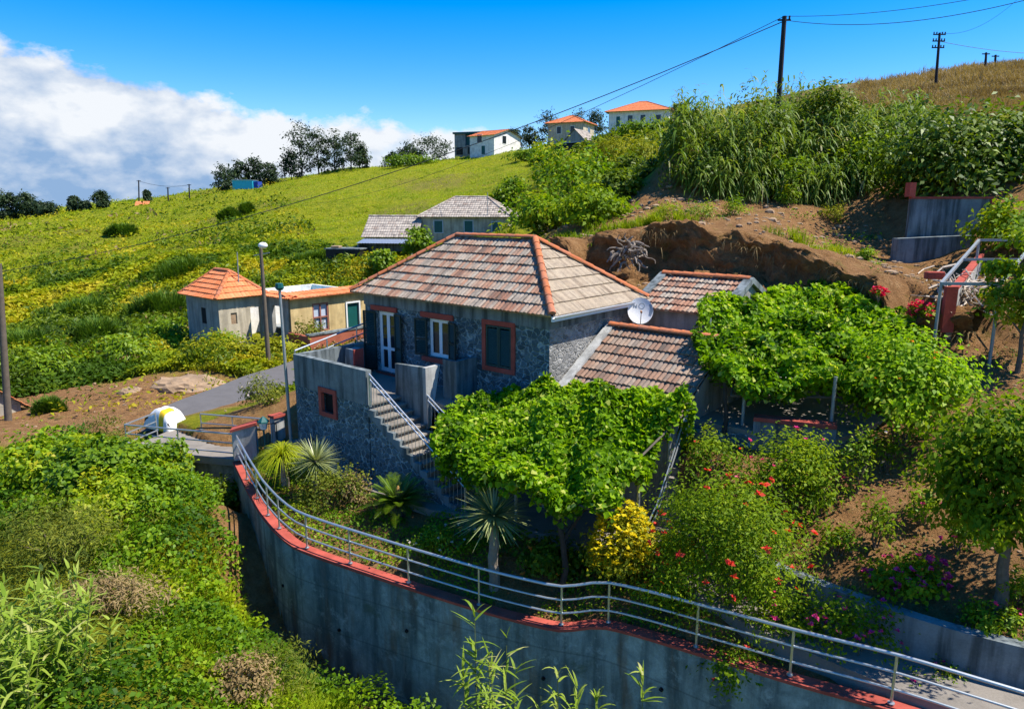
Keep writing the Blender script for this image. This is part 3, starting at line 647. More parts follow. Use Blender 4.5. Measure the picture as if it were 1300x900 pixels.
mb.build('wall', M['stone'], HOUSE)
mb = MB(); wall(mb, (0.002, 0.002, 0), (0, 1, 0), HD-.006, HE, [], .39, (-1, 0, 0), -.4); mb.build('side_wall', M['stone_sunlit'], HOUSE)
mb = MB()                                           # smooth cement band under the eaves
mb.box(-HL-.03, .03, -.03, 0.0-.002, HE-.42, HE); mb.box(.004, .03, -.002, HD, HE-.42, HE); mb.box(-HL-.03, -HL-.002, 0, HD, HE-.42, HE)
mb.build('cement_band', M['cement'], HOUSE)
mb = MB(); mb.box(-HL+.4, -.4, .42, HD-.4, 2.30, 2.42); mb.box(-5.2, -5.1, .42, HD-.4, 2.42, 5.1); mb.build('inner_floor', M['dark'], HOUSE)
# roof
EO, EZ, RZ = .34, HE+.02, 7.14
e00 = (-HL-EO, -EO, EZ); e10 = (EO, -EO, EZ); e11 = (EO, HD+EO, EZ); e01 = (-HL-EO, HD+EO, EZ); r0 = (-5.85, 2.25, RZ); r1 = (-2.35, 2.25, RZ)
mb = MB(); mb.face([e00, e10, r1, r0]); mb.face([e10, e11, r1]); mb.face([e11, e01, r0, r1]); mb.face([e01, e00, r0]); mb.face([e00, e10, e11, e01])
mb.cur = 1
roof_face(mb, e00, e10, r0, r1, .40, .15, .05, .03, seed=3); roof_face(mb, e01, e00, r0, r0, .40, .15, .05, .03, seed=4); roof_face(mb, e11, e01, r1, r0, .40, .15, .05, .03, seed=5)
mb.cur = 2
roof_face(mb, e10, e11, r1, r1, .44, .13, .045, .016, seed=6)
roof = mb.build('roof', [M['tile_dark'], M['tile_pink'], M['tile_tan']], HOUSE)
mb = MB()
for k, (p, q) in enumerate(((r0, r1), (e00, r0), (e10, r1), (e11, r1), (e01, r0))): caps(mb, Vector(p)+Vector((0, 0, .05)), Vector(q)+Vector((0, 0, .06)), .105, .40, seed=k)
mb.build('ridge_tiles', M['ridge'], roof, True)
mb = MB()                                           # half-round gutter on the right eave
gxo = EO+.055
vs = []; K = 7
for y in (-EO-.02, HD+EO-.1):
    for j in range(K+1): a = math.pi+math.pi*j/K; vs.append((gxo+.07*math.cos(a), y, EZ+.0+.07*math.sin(a)))
    for j in range(K+1): a = math.pi+math.pi*j/K; vs.append((gxo+.058*math.cos(a), y, EZ+.0+.058*math.sin(a)))
mb.raw(vs, [(j, j+1, 2*K+2+j+1, 2*K+2+j) for j in range(K)]+[(K+1+j, K+2+j, 3*K+4+j, 3*K+3+j) for j in range(K)])
mb.tube([(gxo, HD+EO-.15, EZ-.06), (.12, HD-.1, EZ-.35), (.09, HD-.1, 2.2)], .045)
mb.box(EO-.03, gxo-.02, -EO, HD+EO, EZ-.15, EZ-.01)
mb.build('gutter', M['white'], HOUSE, True)

def frame(mb, x0, x1, z0, z1, w, y0, y1):           # four butt-jointed bars
    mb.box(x0, x0+w, y0, y1, z0, z1); mb.box(x1-w, x1, y0, y1, z0, z1); mb.box(x0+w, x1-w, y0, y1, z0, z0+w); mb.box(x0+w, x1-w, y0, y1, z1-w, z1)
def shutter(name, x0, x1, z0, z1, parent, hinge_left=True, ang=8, y=-.035, slats=True, m='green_dark'):
    mb = MB(); w = .055; n = int((z1-z0)/.06); W_ = x1-x0
    L0 = 0 if hinge_left else -W_
    frame(mb, L0, L0+W_, 0, z1-z0, w, -.02, .02)
    zm = (z1-z0)*.42 if slats else 99
    if slats: mb.box(L0+w, L0+W_-w, -.018, .018, zm, zm+.06)
    for i in range(n):
        z = w+.02+i*.06
        if z > z1-z0-w-.05: break
        if zm-.04 < z < zm+.07: continue
        mb.raw([(L0+w, -.014, z), (L0+W_-w, -.014, z), (L0+W_-w, .012, z+.05), (L0+w, .012, z+.05)], [(0, 1, 2, 3)])
    o = mb.build(name, M[m], parent); o.location = (x0 if hinge_left else x1, y, z0); o.rotation_euler = (0, 0, math.radians(-ang if hinge_left else ang)); return o
# door: two white glazed leaves
d = door_h; mb = MB(); frame(mb, d[0], d[1], d[2], d[3], .06, .10, .18); dr = mb.build('door', M['white'], HOUSE)
for k in (0, 1):
    x0 = d[0]+.06+k*(d[1]-d[0]-.12)/2; x1 = x0+(d[1]-d[0]-.12)/2-.004; mb = MB(); frame(mb, x0, x1, d[2]+.06, d[3]-.06, .075, .11, .16)
    mb.box(x0+.075, x1-.075, .115, .155, d[2]+.78, d[2]+.88); mb.build('door_leaf', M['white'], dr)
    mb = MB(); mb.box(x0+.07, x1-.07, .13, .14, d[2]+.12, d[3]-.12); mb.build('glass', M['glass'], dr)
mb = MB(); mb.box(d[0]-.06, d[1]+.06, -.10, .10, d[2]-.14, d[2]-.004, bev=.01); mb.build('door_step', M['red'], HOUSE)
mb = MB(); mb.box(d[0]-.28, d[1]+.18, -.07, -.004, d[3]+.03, d[3]+.20, bev=.008); mb.build('lintel', M['red'], HOUSE)
shutter('shutter', d[0]-.60, d[0]-.06, d[2]+.02, d[3]-.02, HOUSE, False, 14)
shutter('shutter', d[1]+.03, d[1]+.52, d[2]+.02, d[3]-.02, HOUSE, True, 14)
w = win_h; mb = MB(); frame(mb, *w[:4], .05, .10, .17); wn = mb.build('window', M['white'], HOUSE)
for k in (0, 1):
    x0 = w[0]+.05+k*(w[1]-w[0]-.1)/2; x1 = x0+(w[1]-w[0]-.1)/2-.004; mb = MB(); frame(mb, x0, x1, w[2]+.05, w[3]-.05, .065, .105, .15); mb.build('casement', M['white'], wn)
    mb = MB(); mb.box(x0+.06, x1-.06, .122, .13, w[2]+.1, w[3]-.1); mb.build('glass', M['glass'], wn)
mb = MB(); mb.box(w[0]-.30, w[1]+.24, -.07, -.004, w[3]+.03, w[3]+.21, bev=.008); mb.build('lintel', M['red'], HOUSE)
mb = MB(); mb.box(w[0]-.22, w[1]+.24, -.12, .09, w[2]-.16, w[2]-.004, bev=.01); mb.build('sill', M['red'], HOUSE)
shutter('shutter', w[0]-.50, w[0]-.02, w[2]+.02, w[3]-.02, HOUSE, False, 16)
shutter('shutter', w[1]+.02, w[1]+.50, w[2]+.02, w[3]-.02, HOUSE, True, 18)
w = win2_h; mb = MB(); frame(mb, w[0]-.15, w[1]+.15, w[2]-.15, w[3]+.15, .145, -.05, -.004); wf = mb.build('window_surround', M['red'], HOUSE)
shutter('shutter', w[0]+.01, (w[0]+w[1])/2-.004, w[2]+.01, w[3]-.01, wf, True, 0, -.01, False, 'shutter'); shutter('shutter', (w[0]+w[1])/2+.004, w[1]-.01, w[2]+.01, w[3]-.01, wf, False, 0, -.01, False, 'shutter')
lh = low_h; mb = MB(); mb.box(lh[0]-.1, lh[0]-.004, -.03, .1, 0, lh[3]+.1); mb.box(lh[1]+.004, lh[1]+.1, -.03, .1, 0, lh[3]+.1); mb.build('cellar_door_frame', M['red'], HOUSE)
mb = MB(); mb.box(lh[0], lh[1], .2, .25, 0, lh[3]); mb.build('dark_doorway', M['dark'], HOUSE)  # near-black panel painted for the shade in the open doorway

# terrace in front of the door
TX0, TX1, TY = -8.42, -4.60, -2.9; FZ = 2.40
mb = MB(); th = (TX0+1.42-TX0, TX0+2.22-TX0)
rw = (-6.97, -6.22, 1.70, 2.47)
wall(mb, (TX0, TY, 0), (1, 0, 0), TX1-TX0, 2.36, [(rw[0]-TX0, rw[1]-TX0, rw[2], 2.36)], .3, (0, 1, 0), -1)
wall(mb, (TX0, TY+.3, 0), (0, 1, 0), 2.58, 2.36, [], .3, (1, 0, 0), -1)
wall(mb, (TX1, TY+.3, 0), (0, 1, 0), 2.58, 2.3, [(1.3, 2.2, 0, 2.0)], .3, (-1, 0, 0), -1)
TER = mb.build('terrace', M['stone'], HOUSE)
mb = MB(); wall(mb, (TX0-.015, TY-.015, 0), (1, 0, 0), TX1-TX0+.0, 3.42, [(rw[0]-TX0+.015, rw[1]-TX0+.015, 2.362, rw[3])], .2, (0, 1, 0), 2.362)
wall(mb, (TX0-.015, TY+.187, 0), (0, 1, 0), 2.68, 3.42, [], .2, (1, 0, 0), 2.362)
mb.box(TX1-.2, TX1-.02, -1.2, -.02, 2.362, 3.2) if False else None
mb.build('parapet', M['cement'], TER)
mb = MB(); mb.box(TX0+.19, TX1, TY+.19, -.012, 2.24, FZ); mb.box(TX1+.002, -2.80, -1.45, -.012, 2.24, FZ-.003); mb.build('terrace_floor', M['conc_floor'], TER)
mb = MB(); frame(mb, rw[0]-.09, rw[1]+.09, rw[2]-.09, rw[3]+.09, .15, TY-.06, TY+.06); mb.build('window_surround', M['red'], TER)
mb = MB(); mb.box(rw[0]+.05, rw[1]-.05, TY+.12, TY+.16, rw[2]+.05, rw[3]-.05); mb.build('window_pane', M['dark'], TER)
mb = MB(); mb.prism([(-4.82, -1.62, 1.7), (-3.56, -1.62, 1.0), (-3.56, -1.62, 3.46), (-4.82, -1.62, 3.40)], (0, .13, 0)); mb.build('stair_parapet', M['cement'], TER)
mb = MB(); mb.prism([(-3.558, -1.62, 1.55), (-3.558, -1.46, 1.55), (-3.558, -1.02, 3.46), (-3.558, -1.62, 3.46)], (.14, 0, 0)); mb.build('sunlit_wedge', M['cement_light'], TER)  # paler cement stands for the sun on this narrow end
mb = MB(); mb.box(-3.40, -2.82, -.92, -.78, 2.2, 3.62); mb.box(-2.97, -2.83, -.778, -.012, 2.2, 3.62); mb.build('gallery_parapet', M['cement'], TER)
mb = MB(); mb.prism([(-8.05, -1.2, 2.42), (-7.5, -1.2, 2.42), (-7.5, -1.2, 3.42), (-7.9, -1.2, 3.42)], (0, .4, 0)); mb.build('terrace_bench', M['cement'], TER)
mb = MB(); mb.box(-7.498, -7.44, -1.2, -.8, 2.42, 3.42); mb.box(-7.4, -7.0, -1.6, -1.2, 2.42, 2.85); mb.build('red_planter', M['red'], TER)
# staircase along the terrace
NS = 14; SX0, SX1 = -4.58, -.62; mb = MB(); SY0, SY1 = TY, -1.66
for i in range(NS):
    x0 = SX0+(SX1-SX0)*i/NS; x1 = SX0+(SX1-SX0)*(i+1)/NS; zt = FZ-(i+1)*FZ/NS*.985
    if zt < .03: zt = .03
    mb.box(x0, x1, SY0+.12, SY1, max(-.5, zt-.6), zt); mb.box(x0-.03, x0+.06, SY0+.10, SY1+.01, zt+.125, zt+.17)
STA = mb.build('staircase', M['conc_floor'], HOUSE)
mb = MB(); zb = lambda x: FZ-(x-SX0)/(SX1-SX0)*FZ
mb.prism([(SX0+.02, SY0+.02, -.8), (SX1-.1, SY0+.02, -.8), (SX1-.1, SY0+.02, -.02), (SX0+.02, SY0+.02, FZ-.35)], (0, .22, 0)); mb.build('side_wall', M['stone'], STA)
mb = MB(); pts = []
for i in range(NS):
    x0 = SX0+(SX1-SX0)*i/NS; x1 = SX0+(SX1-SX0)*(i+1)/NS; zt = FZ-(i+1)*FZ/NS*.985; pts += [(x0, zt+.01), (x1, zt+.01)]
for i in range(NS):
    (x0, z0), (x1, z1) = pts[2*i], pts[2*i+1]; lo0 = FZ-.36-(x0-SX0)*FZ/(SX1-SX0)*.96; lo1 = FZ-.36-(x1-SX0)*FZ/(SX1-SX0)*.96
    mb.prism([(x0, SY0-.02, lo0), (x1, SY0-.02, lo1), (x1, SY0-.02, z0), (x0, SY0-.02, z0)], (0, .13, 0))
mb.build('stringer', M['cement'], STA)
mb = MB(); sl = FZ/(SX1-SX0)
def rail_z(x, h): return FZ-(x-SX0)*sl+h
for h in (.93, .78): mb.tube([(SX0+.02, SY0+.06, rail_z(SX0, h)), (SX1, SY0+.06, rail_z(SX1, h))], .022, 6)
n = 26
for i in range(n+1):
    x = SX0+.05+(SX1-SX0-.05)*i/n; mb.tube([(x, SY0+.06, rail_z(x, -.05)), (x, SY0+.06, rail_z(x, .92))], .008 if i not in (0, n) else .035, 5)
mb.build('railing', M['galv'], STA)
mb = MB()
for h in (.95, .8): mb.tube([(-3.4, -1.6, rail_z(-3.4, h)), (-1.2, -1.6, rail_z(-1.2, h))], .022, 6)
for i in range(15):
    x = -3.38+2.18*i/14; mb.tube([(x, -1.6, rail_z(x, -.05)), (x, -1.6, rail_z(x, .94))], .008 if 0 < i < 14 else .03, 5)
mb.build('railing', M['galv'], STA)

# tiled annexes on the right of the house
def annex(label, x0, x1, yr, zr, yf, zf, floor, tile, seed, name='tiled_annex', wallmat='grey_render', copL=True, copR=True, cop='cement_light'):
    E_ = empty(name, tuple(HC+(-x0)*A*1.0+yf*B)+(ZC+floor,), -math.pi/2+TH, label, 'outbuilding')
    # local: x from 0 to L, y from 0 (front wall) to depth, z from floor
    L_ = x1-x0; D_ = yr-yf; zr -= floor; zf -= floor; k = (zr-zf)/D_; back = D_*1.9
    mb = MB(); mb.box(0, L_, 0.0, .25, -.6, zf-.03); mb.box(0, L_, back-.25, back, -.6, zf+.1)
    for x in (0, L_-.25): mb.prism([(x, .25, -.6), (x, back-.25, -.6), (x, back-.25, zf), (x, D_, zr-.06), (x, .25, zf+.2*k)], (.25, 0, 0))
    mb.build('wall', M[wallmat], E_)
    mb = MB(); o_ = .25; p0, p1, q0, q1 = (0, -o_, zf-o_*k), (L_, -o_, zf-o_*k), (0, D_, zr), (L_, D_, zr); b0, b1 = (0, back+.2, zf-.0), (L_, back+.2, zf)
    mb.face([p0, p1, q1, q0]); mb.face([b1, b0, q0, q1]); mb.cur = 1
    roof_face(mb, p0, p1, q0, q1, .38, .145, .055, .035, seed=seed); roof_face(mb, b1, b0, q1, q0, .38, .145, .055, .035, seed=seed+1)
    rf = mb.build('roof', [M['dark'], M[tile]], E_)
    mb = MB(); caps(mb, (0, D_, zr+.05), (L_, D_, zr+.05), .12, .36, seed=seed); mb.build('ridge_tiles', M['ridge'], rf, True)
    if copL or copR:
        mb = MB()
        for f_, x in ((copL, -.12), (copR, L_-.16)):
            if f_: mb.prism([(x, -o_-.05, zf-o_*k-.08), (x, D_+.02, zr-.06), (x, D_+.02, zr+.13), (x, -o_-.05, zf-o_*k+.11)], (.28, 0, 0)); mb.prism([(x, D_+.02, zr-.06), (x, back+.25, zf-.1), (x, back+.25, zf+.1), (x, D_+.02, zr+.13)], (.28, 0, 0))
        mb.build('gable_coping', M[cop], E_)
    return E_
annex('low lean-to with dark weathered tiles, orange ridge and pale gable coping against the stone house', .22, 4.05, 2.8, 4.54, -.3, 2.72, .0, 'tile_dark', 41, copR=False)
annex('small grey rendered outbuilding with pink weathered tiles behind the satellite dish', .10, 3.15, 6.25, 5.88, 4.55, 5.10, 2.6, 'tile_pink', 47, wallmat='grey_render', cop='cement')

# satellite dish on the corner of the stone house
def dish():
    loc = hw(-.62, 3.9, ZC+4.95); e = empty('satellite_dish', loc, 0, 'white satellite dish on a bracket at the back corner of the stone house', 'satellite dish')
    ax = Vector((-.10, -.93, .34)).normalized(); q = ax.to_track_quat('Z', 'Y').to_matrix().to_4x4()
    vs = [(0, 0, 0)]; fs = []; R, nr, nk = .40, 5, 28
    for i in range(1, nr+1):
        r = R*i/nr
        for j in range(nk): a = 2*math.pi*j/nk; vs.append((r*math.cos(a), r*math.sin(a)*1.06, .42*r*r))
    for j in range(nk): fs.append((0, 1+j, 1+(j+1) % nk))
    for i in range(nr-1):
        for j in range(nk): fs.append((1+i*nk+j, 1+(i+1)*nk+j, 1+(i+1)*nk+(j+1) % nk, 1+i*nk+(j+1) % nk))
    b = [Vector(v) for v in vs]; n = len(vs); vs2 = vs+[(v[0]*1.0, v[1]*1.0, v[2]-.012) for v in vs]; fs2 = fs+[tuple(n+k for k in f[::-1]) for f in fs]
    last = 1+(nr-1)*nk; fs2 += [(last+j, last+(j+1) % nk, n+last+(j+1) % nk, n+last+j) for j in range(nk)]
    mb = MB(); mb.raw([q@Vector(v) for v in vs2], fs2); mb.build('reflector', M['tarp'], e, True)
    # printed letter N, ring and corner swatch on the reflector (bars lying just off its surface)
    mb = MB(); S = lambda x, y: q@Vector((x, y, .42*(x*x+y*y)+.006))
    def stroke(p, r_, w_=.026):
        p, r_ = Vector(p), Vector(r_); n_ = 6; d_ = (r_-p).normalized(); s_ = Vector((-d_.y, d_.x))*w_/2
        for i in range(n_):
            a_, c_ = p.lerp(r_, i/n_), p.lerp(r_, (i+1)/n_); mb.face([S(*(a_-s_)), S(*(c_-s_)), S(*(c_+s_)), S(*(a_+s_))])
    if True:
        sx = 1; stroke((-.21*sx, .10), (-.21*sx, .20)); stroke((-.21*sx, .20), (-.12*sx, .10)); stroke((-.12*sx, .10), (-.12*sx, .20))
    mb.build('printed_letter', M['galv_dull'], e); mb = MB()
    for j in range(18):
        a0, a1 = 2*math.pi*j/18, 2*math.pi*(j+1)/18; c0 = (.04, .16); stroke((c0[0]+.085*math.cos(a0), c0[1]+.085*math.sin(a0)), (c0[0]+.085*math.cos(a1), c0[1]+.085*math.sin(a1)), .02)
    mb.build('printed_ring', M['galv_dull'], e); mb = MB()
    for i, yy in enumerate(np.linspace(-.12, .20, 9)): stroke((.30-abs(yy-.05)*.2, yy), (.40-abs(yy-.05)*.35, yy-.02), .045)
    mb.build('printed_swatch', M['galv_dull'], e)
    mb = MB(); mb.tube([q@Vector((0, -.42, .08)), q@Vector((0, -.12, .42))], .014, 6); mb.tube([q@Vector((0, 0, -.01)), q@Vector((0, 0, -.12)), Vector((.0, .35, -.15)), Vector((.0, .35, -.6))], .025, 6); mb.build('bracket', M['galv_dull'], e)
    mb = MB(); mb.tube([q@Vector((0, -.13, .44)), q@Vector((0, -.08, .33))], .035, 8); mb.build('receiver', simple('dish receiver', (.45, .2, .08), .6), e)
dish()
# ------------------------------------------------------------------ garden walls, railings, paths
def offset_line(P, d):
    P = np.asarray(P, float); T = np.gradient(P[:, :2], axis=0); T /= np.linalg.norm(T, axis=1, keepdims=True)
    Q = P.copy(); Q[:, 0] -= T[:, 1]*d; Q[:, 1] += T[:, 0]*d; return Q
def wall_strip(mb, P, d0, d1, ztop, zbot):
    a = offset_line(P, d0); b = offset_line(P, d1); n = len(P)
    zt = P[:, 2]+ztop if np.isscalar(ztop) else ztop; zb = P[:, 2]+zbot if np.isscalar(zbot) else zbot
    vs = []
    for i in range(n): vs += [(a[i, 0], a[i, 1], zb[i]), (a[i, 0], a[i, 1], zt[i]), (b[i, 0], b[i, 1], zt[i]), (b[i, 0], b[i, 1], zb[i])]
    fs = [(4*i+j, 4*i+4+j, 4*i+4+(j+1) % 4, 4*i+(j+1) % 4) for i in range(n-1) for j in range(4)]+[(0, 1, 2, 3), tuple(4*(n-1)+j for j in (3, 2, 1, 0))]
    mb.raw(vs, fs)
def densify(P, step=.3):
    out = []
    for i in range(len(P)-1):
        k = max(1, int(np.linalg.norm(P[i+1]-P[i])/step)); out += [P[i]+(P[i+1]-P[i])*j/k for j in range(k)]
    return np.array(out+[P[-1]])
def smooth_line(P, it=3):
    P = P.copy()
    for _ in range(it): P[1:-1] = (P[:-2]+2*P[1:-1]+P[2:])/4
    return P
WL = smooth_line(densify(WALL), 1)
rw_ = empty('retaining_wall', (WL[0][0], WL[0][1], -10.5), 0, 'long curved concrete retaining wall with a red painted top edge below the garden', 'retaining wall')
def rel(e, P): P = np.array(P, float); return P-np.array(e.location)
def child_at(mb, name, m, e, **k):
    o = mb.build(name, m, e, **k); o.location = -e.location if e.rotation_euler.z == 0 else o.location; return o
mb = MB(); wall_strip(mb, WL, 0.0, .28, -.085, np.full(len(WL), -14.0)); child_at(mb, 'wall', M['conc_wall'], rw_)
mb = MB(); wall_strip(mb, WL, -.025, .285, -.02, -.083); child_at(mb, 'coping', M['red'], rw_)
def line_at(P, u):
    """point on the line P seen in photo column u"""
    d = P[:, 1]*CP-P[:, 2]*SP; uu = 650+F*P[:, 0]/d; k = int(np.argmin(abs(uu-u))); return k
for i, (u, dz) in enumerate(((352, -1.5), (430, -1.9), (520, -1.2), (612, -2.0), (700, -1.3), (850, -1.1), (905, -1.8), (1010, -1.2))):
    d_ = WL[:, 1]*CP-WL[:, 2]*SP; k = int(np.argmin(abs(650+F*WL[:, 0]/d_-u))); T_ = WL[k+1]-WL[k-1]; T_ /= np.linalg.norm(T_[:2]); nn_ = np.array([T_[1], -T_[0], 0]); p = WL[k]+np.array([0, 0, dz])
    mb = MB(); mb.tube([p-nn_*.05, p+nn_*.035], .045, 10, cap=False); mb.tube([p-nn_*.05, p+nn_*.004], .036, 10); child_at(mb, 'drain_hole', M['dark'], rw_)
rl = empty('wall_railing', (WL[0][0], WL[0][1], WL[0][2]), 0, 'galvanised tube railing with three rails running along the red topped retaining wall', 'railing')
IN = offset_line(WL, .14)
post_u = [299, 313, 327, 341, 357, 395, 444, 521, 606, 703, 770, 879, 1002, 1141, 1299]
RH = .93
for u in post_u:
    k = line_at(IN, u) if u < 1290 else len(IN)-14
    mb = MB(); p = IN[k]; mb.tube([p, p+np.array([0, 0, RH])], .026, 7); mb.tube([p+np.array([0, 0, .001]), p+np.array([0, 0, .02])], .06, 8); child_at(mb, 'post', M['galv'], rl, smooth=True)
for h, r in ((RH, .034), (.6, .024), (.28, .024)):
    q = IN.copy(); q[:, 2] += h; mb = MB(); mb.tube(q, r, 8); child_at(mb, 'top_rail' if h == RH else 'rail', M['galv'], rl, smooth=True)

# entrance bridge
D0 = atz(296, 583, -8.42); D1 = atz(160, 570, -8.42); dd = (D1-D0)/np.linalg.norm(D1-D0); dn = np.array([-dd[1], dd[0], 0])*-1
if dn[1] < 0: dn = -dn
eb = empty('entrance_bridge', D0+np.array([0, 0, -1.5]), 0, 'concrete slab bridge between the road and the left end of the garden wall', 'bridge')
mb = MB(); dv = D1-D0
def slab(mb, poly, t): mb.prism([tuple(p) for p in poly], (0, 0, -t))
slab(mb, [D0-dd*.1, D0+dv*1.0, D0+dv+dn*2.3, D0-dd*.1+dn*2.3], .25); child_at(mb, 'deck', M['conc_floor'], eb)
mb = MB(); q = [D0+dn*.25-dd*.3+np.array([0, 0, -.25]), D0+dv+dn*.25+np.array([0, 0, -.25])]; q += [q[1]+dn*.3, q[0]+dn*.3]; slab(mb, q, 3.5); child_at(mb, 'abutment', M['conc_wall'], eb)
er = empty('bridge_railing', D0, 0, 'galvanised railing around the entrance bridge beside the covered vehicle', 'railing')
def tube_rail(e, pts, hts, posts, rp=.024, rr=.024, m='galv', pr=None):
    pts = [np.array(p, float) for p in pts]
    for p in posts:
        mb = MB(); mb.tube([p, np.array(p)+np.array([0, 0, hts[0]])], rp, 7); child_at(mb, 'post', M[m], e, smooth=True)
    for h in hts:
        mb = MB(); mb.tube([p+np.array([0, 0, h]) for p in pts], rr if h != hts[0] else rr*1.25, 7); child_at(mb, 'rail', M[m], e, smooth=True)
P0 = D0+dn*.06; P1 = D0+dv+dn*.06; P2 = P1+dn*1.5; Q0 = D0+dn*1.95; Q1 = D0+dv*.62+dn*1.95
tube_rail(er, [P0, P1, P2], (.88, .55, .2), [P0, P0+dv*.5, P1, P2]); tube_rail(er, [Q0, Q1], (.85, .5, .2), [Q0, Q0+(Q1-Q0)*.5, Q1])

mb = MB(); q = [Q0-dd*.1, Q1, Q1-dn*.16, Q0-dd*.1-dn*.16]; mb.prism([tuple(p+np.array([0, 0, .3])) for p in q], (0, 0, -.297)); child_at(mb, 'upstand', M['cement'], eb)
# gate pillars, gate and lantern
def pillar(label, loc, w, d, h, slope, rz=-.7):
    e = empty('gate_pillar', loc, rz, label, 'pillar'); mb = MB(); mb.prism([(-w/2, -d/2, 0), (w/2, -d/2, 0), (w/2, -d/2, h+slope), (-w/2, -d/2, h)], (0, d, 0)); mb.build('shaft', M['cement_light'], e)
    mb = MB(); mb.prism([(-w/2-.05, -d/2-.05, h+.002), (w/2+.05, -d/2-.05, h+slope+.002), (w/2+.05, -d/2-.05, h+slope+.09), (-w/2-.05, -d/2-.05, h+.09)], (0, d+.1, 0)); mb.build('coping', M['red'], e)
pillar('pale gate pillar with sloping red top at the end of the wall railing', (*(aty(313, 577, 22.9)[:2]), -8.4), .75, .3, 1.0, .22, .15)
pillar('short red capped pillar against the terrace wall beside the garden gate', (*(aty(353, 548, 24.3)[:2]), -8.3), .3, .4, .95, .02)
g = empty('garden_gate', aty(337, 566, 23.6)*[1, 1, 0]+[0, 0, -8.3], .25, 'small black barred gate between the two red capped pillars', 'gate')
mb = MB(); frame(mb, -.42, .42, .08, .92, .03, -.015, .015); mb.build('gate_frame', M['black_metal'], g)
mb = MB()
for k in range(8): x = -.36+.72*k/7; mb.tube([(x, 0, .11), (x, 0, .89)], .008, 5)
mb.build('bars', M['black_metal'], g)
ln = empty('garden_lantern', (*(aty(336, 560, 22.6)[:2]), -8.4), 0, 'green garden lantern on a post in front of the small gate', 'lantern')
mb = MB(); mb.tube([(0, 0, 0), (0, 0, 1.15)], .03, 8); mb.build('post', M['teal_paint'], ln, smooth=True)
mb = MB(); mb.tube([(0, 0, 1.15), (0, 0, 1.38)], .10, 6, .15); mb.build('glass_body', M['whitewash'], ln)
mb = MB(); mb.tube([(0, 0, 1.38), (0, 0, 1.42), (0, 0, 1.58)], [.2, .19, .03], 6); mb.build('cap', M['teal_paint'], ln)

# vehicle under a tarpaulin
tv = empty('covered_vehicle', (*(aty(212, 552, 26.6)[:2]), -8.45), -.5, 'small vehicle under a white tarpaulin with a yellow patch beside the entrance bridge', 'vehicle')
def tarp():
    nx, ny = 52, 32; V = []; Lx, Ly, H = 1.5, .9, .8
    for i in range(nx+1):
        for j in range(ny+1):
            u = i/nx*2-1; v = j/ny*2-1; prof = (1-abs(u)**3.6)**.42 if abs(u) < 1 else 0; pv = (1-abs(v)**4)**.4 if abs(v) < 1 else 0
            z = H*min(prof, 1)*pv*(1-.30*max(0, -u-.1)-.06*u*u); z += .012*math.sin(9*v+4*u)*(z > .1)+.008*math.sin(17*u-5*v)*(z > .1)
            e_ = (1-z/H)*.014; V.append((u*Lx/2*(1+.012*math.sin(9*v)+e_*math.sin(26*v)), v*Ly/2*(1+.012*math.sin(11*u)+e_*1.6*math.sin(31*u)), z))
    me = MB(); q = lambda i, j: i*(ny+1)+j
    me.v = V; me.f = [(q(i, j), q(i+1, j), q(i+1, j+1), q(i, j+1)) for i in range(nx) for j in range(ny)]; me.r = [.5]*len(me.f)
    me.mi = [1 if 33 <= i < 43 and j < 20 else 0 for i in range(nx) for j in range(ny)]
    me.build('tarpaulin', [M['tarp'], M['tarp_yellow']], tv, True)
    for x in (-.5, .5):
        mb = MB(); mb.tube([(x, -.4, .22), (x, -.28, .22)], .22, 14); mb.build('wheel', M['black_metal'], tv)
tarp()

# paving, path, planter wall
ct = [hw(9.6, -2.3, -8.14), hw(9.6, -3.5, -8.14), hw(4.0, -3.55, -8.14), hw(1.5, -3.3, -8.14), hw(.0, -2.6, -8.14), hw(-3.8, -2.3, -8.14), hw(-4.2, -.35, -8.14), hw(.0, -.32, -8.14), hw(8.4, -.3, -8.14)]
mb = MB(); slab(mb, ct, .35); tag(mb.build('courtyard_paving', M['conc_floor']), kind='structure')
PL = np.hstack([PLANT[:8], np.array([[-7.35], [-7.38], [-7.42], [-7.42], [-7.42], [-7.4], [-7.4], [-7.4]])]); PL = smooth_line(densify(PL, .4), 3)
pw = empty('planter_wall', (PL[0][0], PL[0][1], -8.3), 0, 'low grey concrete wall holding back the brown flower bed beside the path', 'garden wall')
mb = MB(); wall_strip(mb, PL, -.1, .15, .02, -1.4); child_at(mb, 'wall', M['cement'], pw)
inn = offset_line(PL, -.13); out = offset_line(PL, -1.3); zp = -8.16; mb = MB(); n = len(PL)
for i in range(n-1):
    a, b, c, d_ = inn[i], inn[i+1], out[i+1], out[i]; mb.face([(a[0], a[1], zp), (b[0], b[1], zp), (c[0], c[1], zp), (d_[0], d_[1], zp)]); mb.face([(d_[0], d_[1], zp), (c[0], c[1], zp), (c[0], c[1], zp-.7), (d_[0], d_[1], zp-.7)])
tag(mb.build('path', M['conc_floor']), kind='structure')

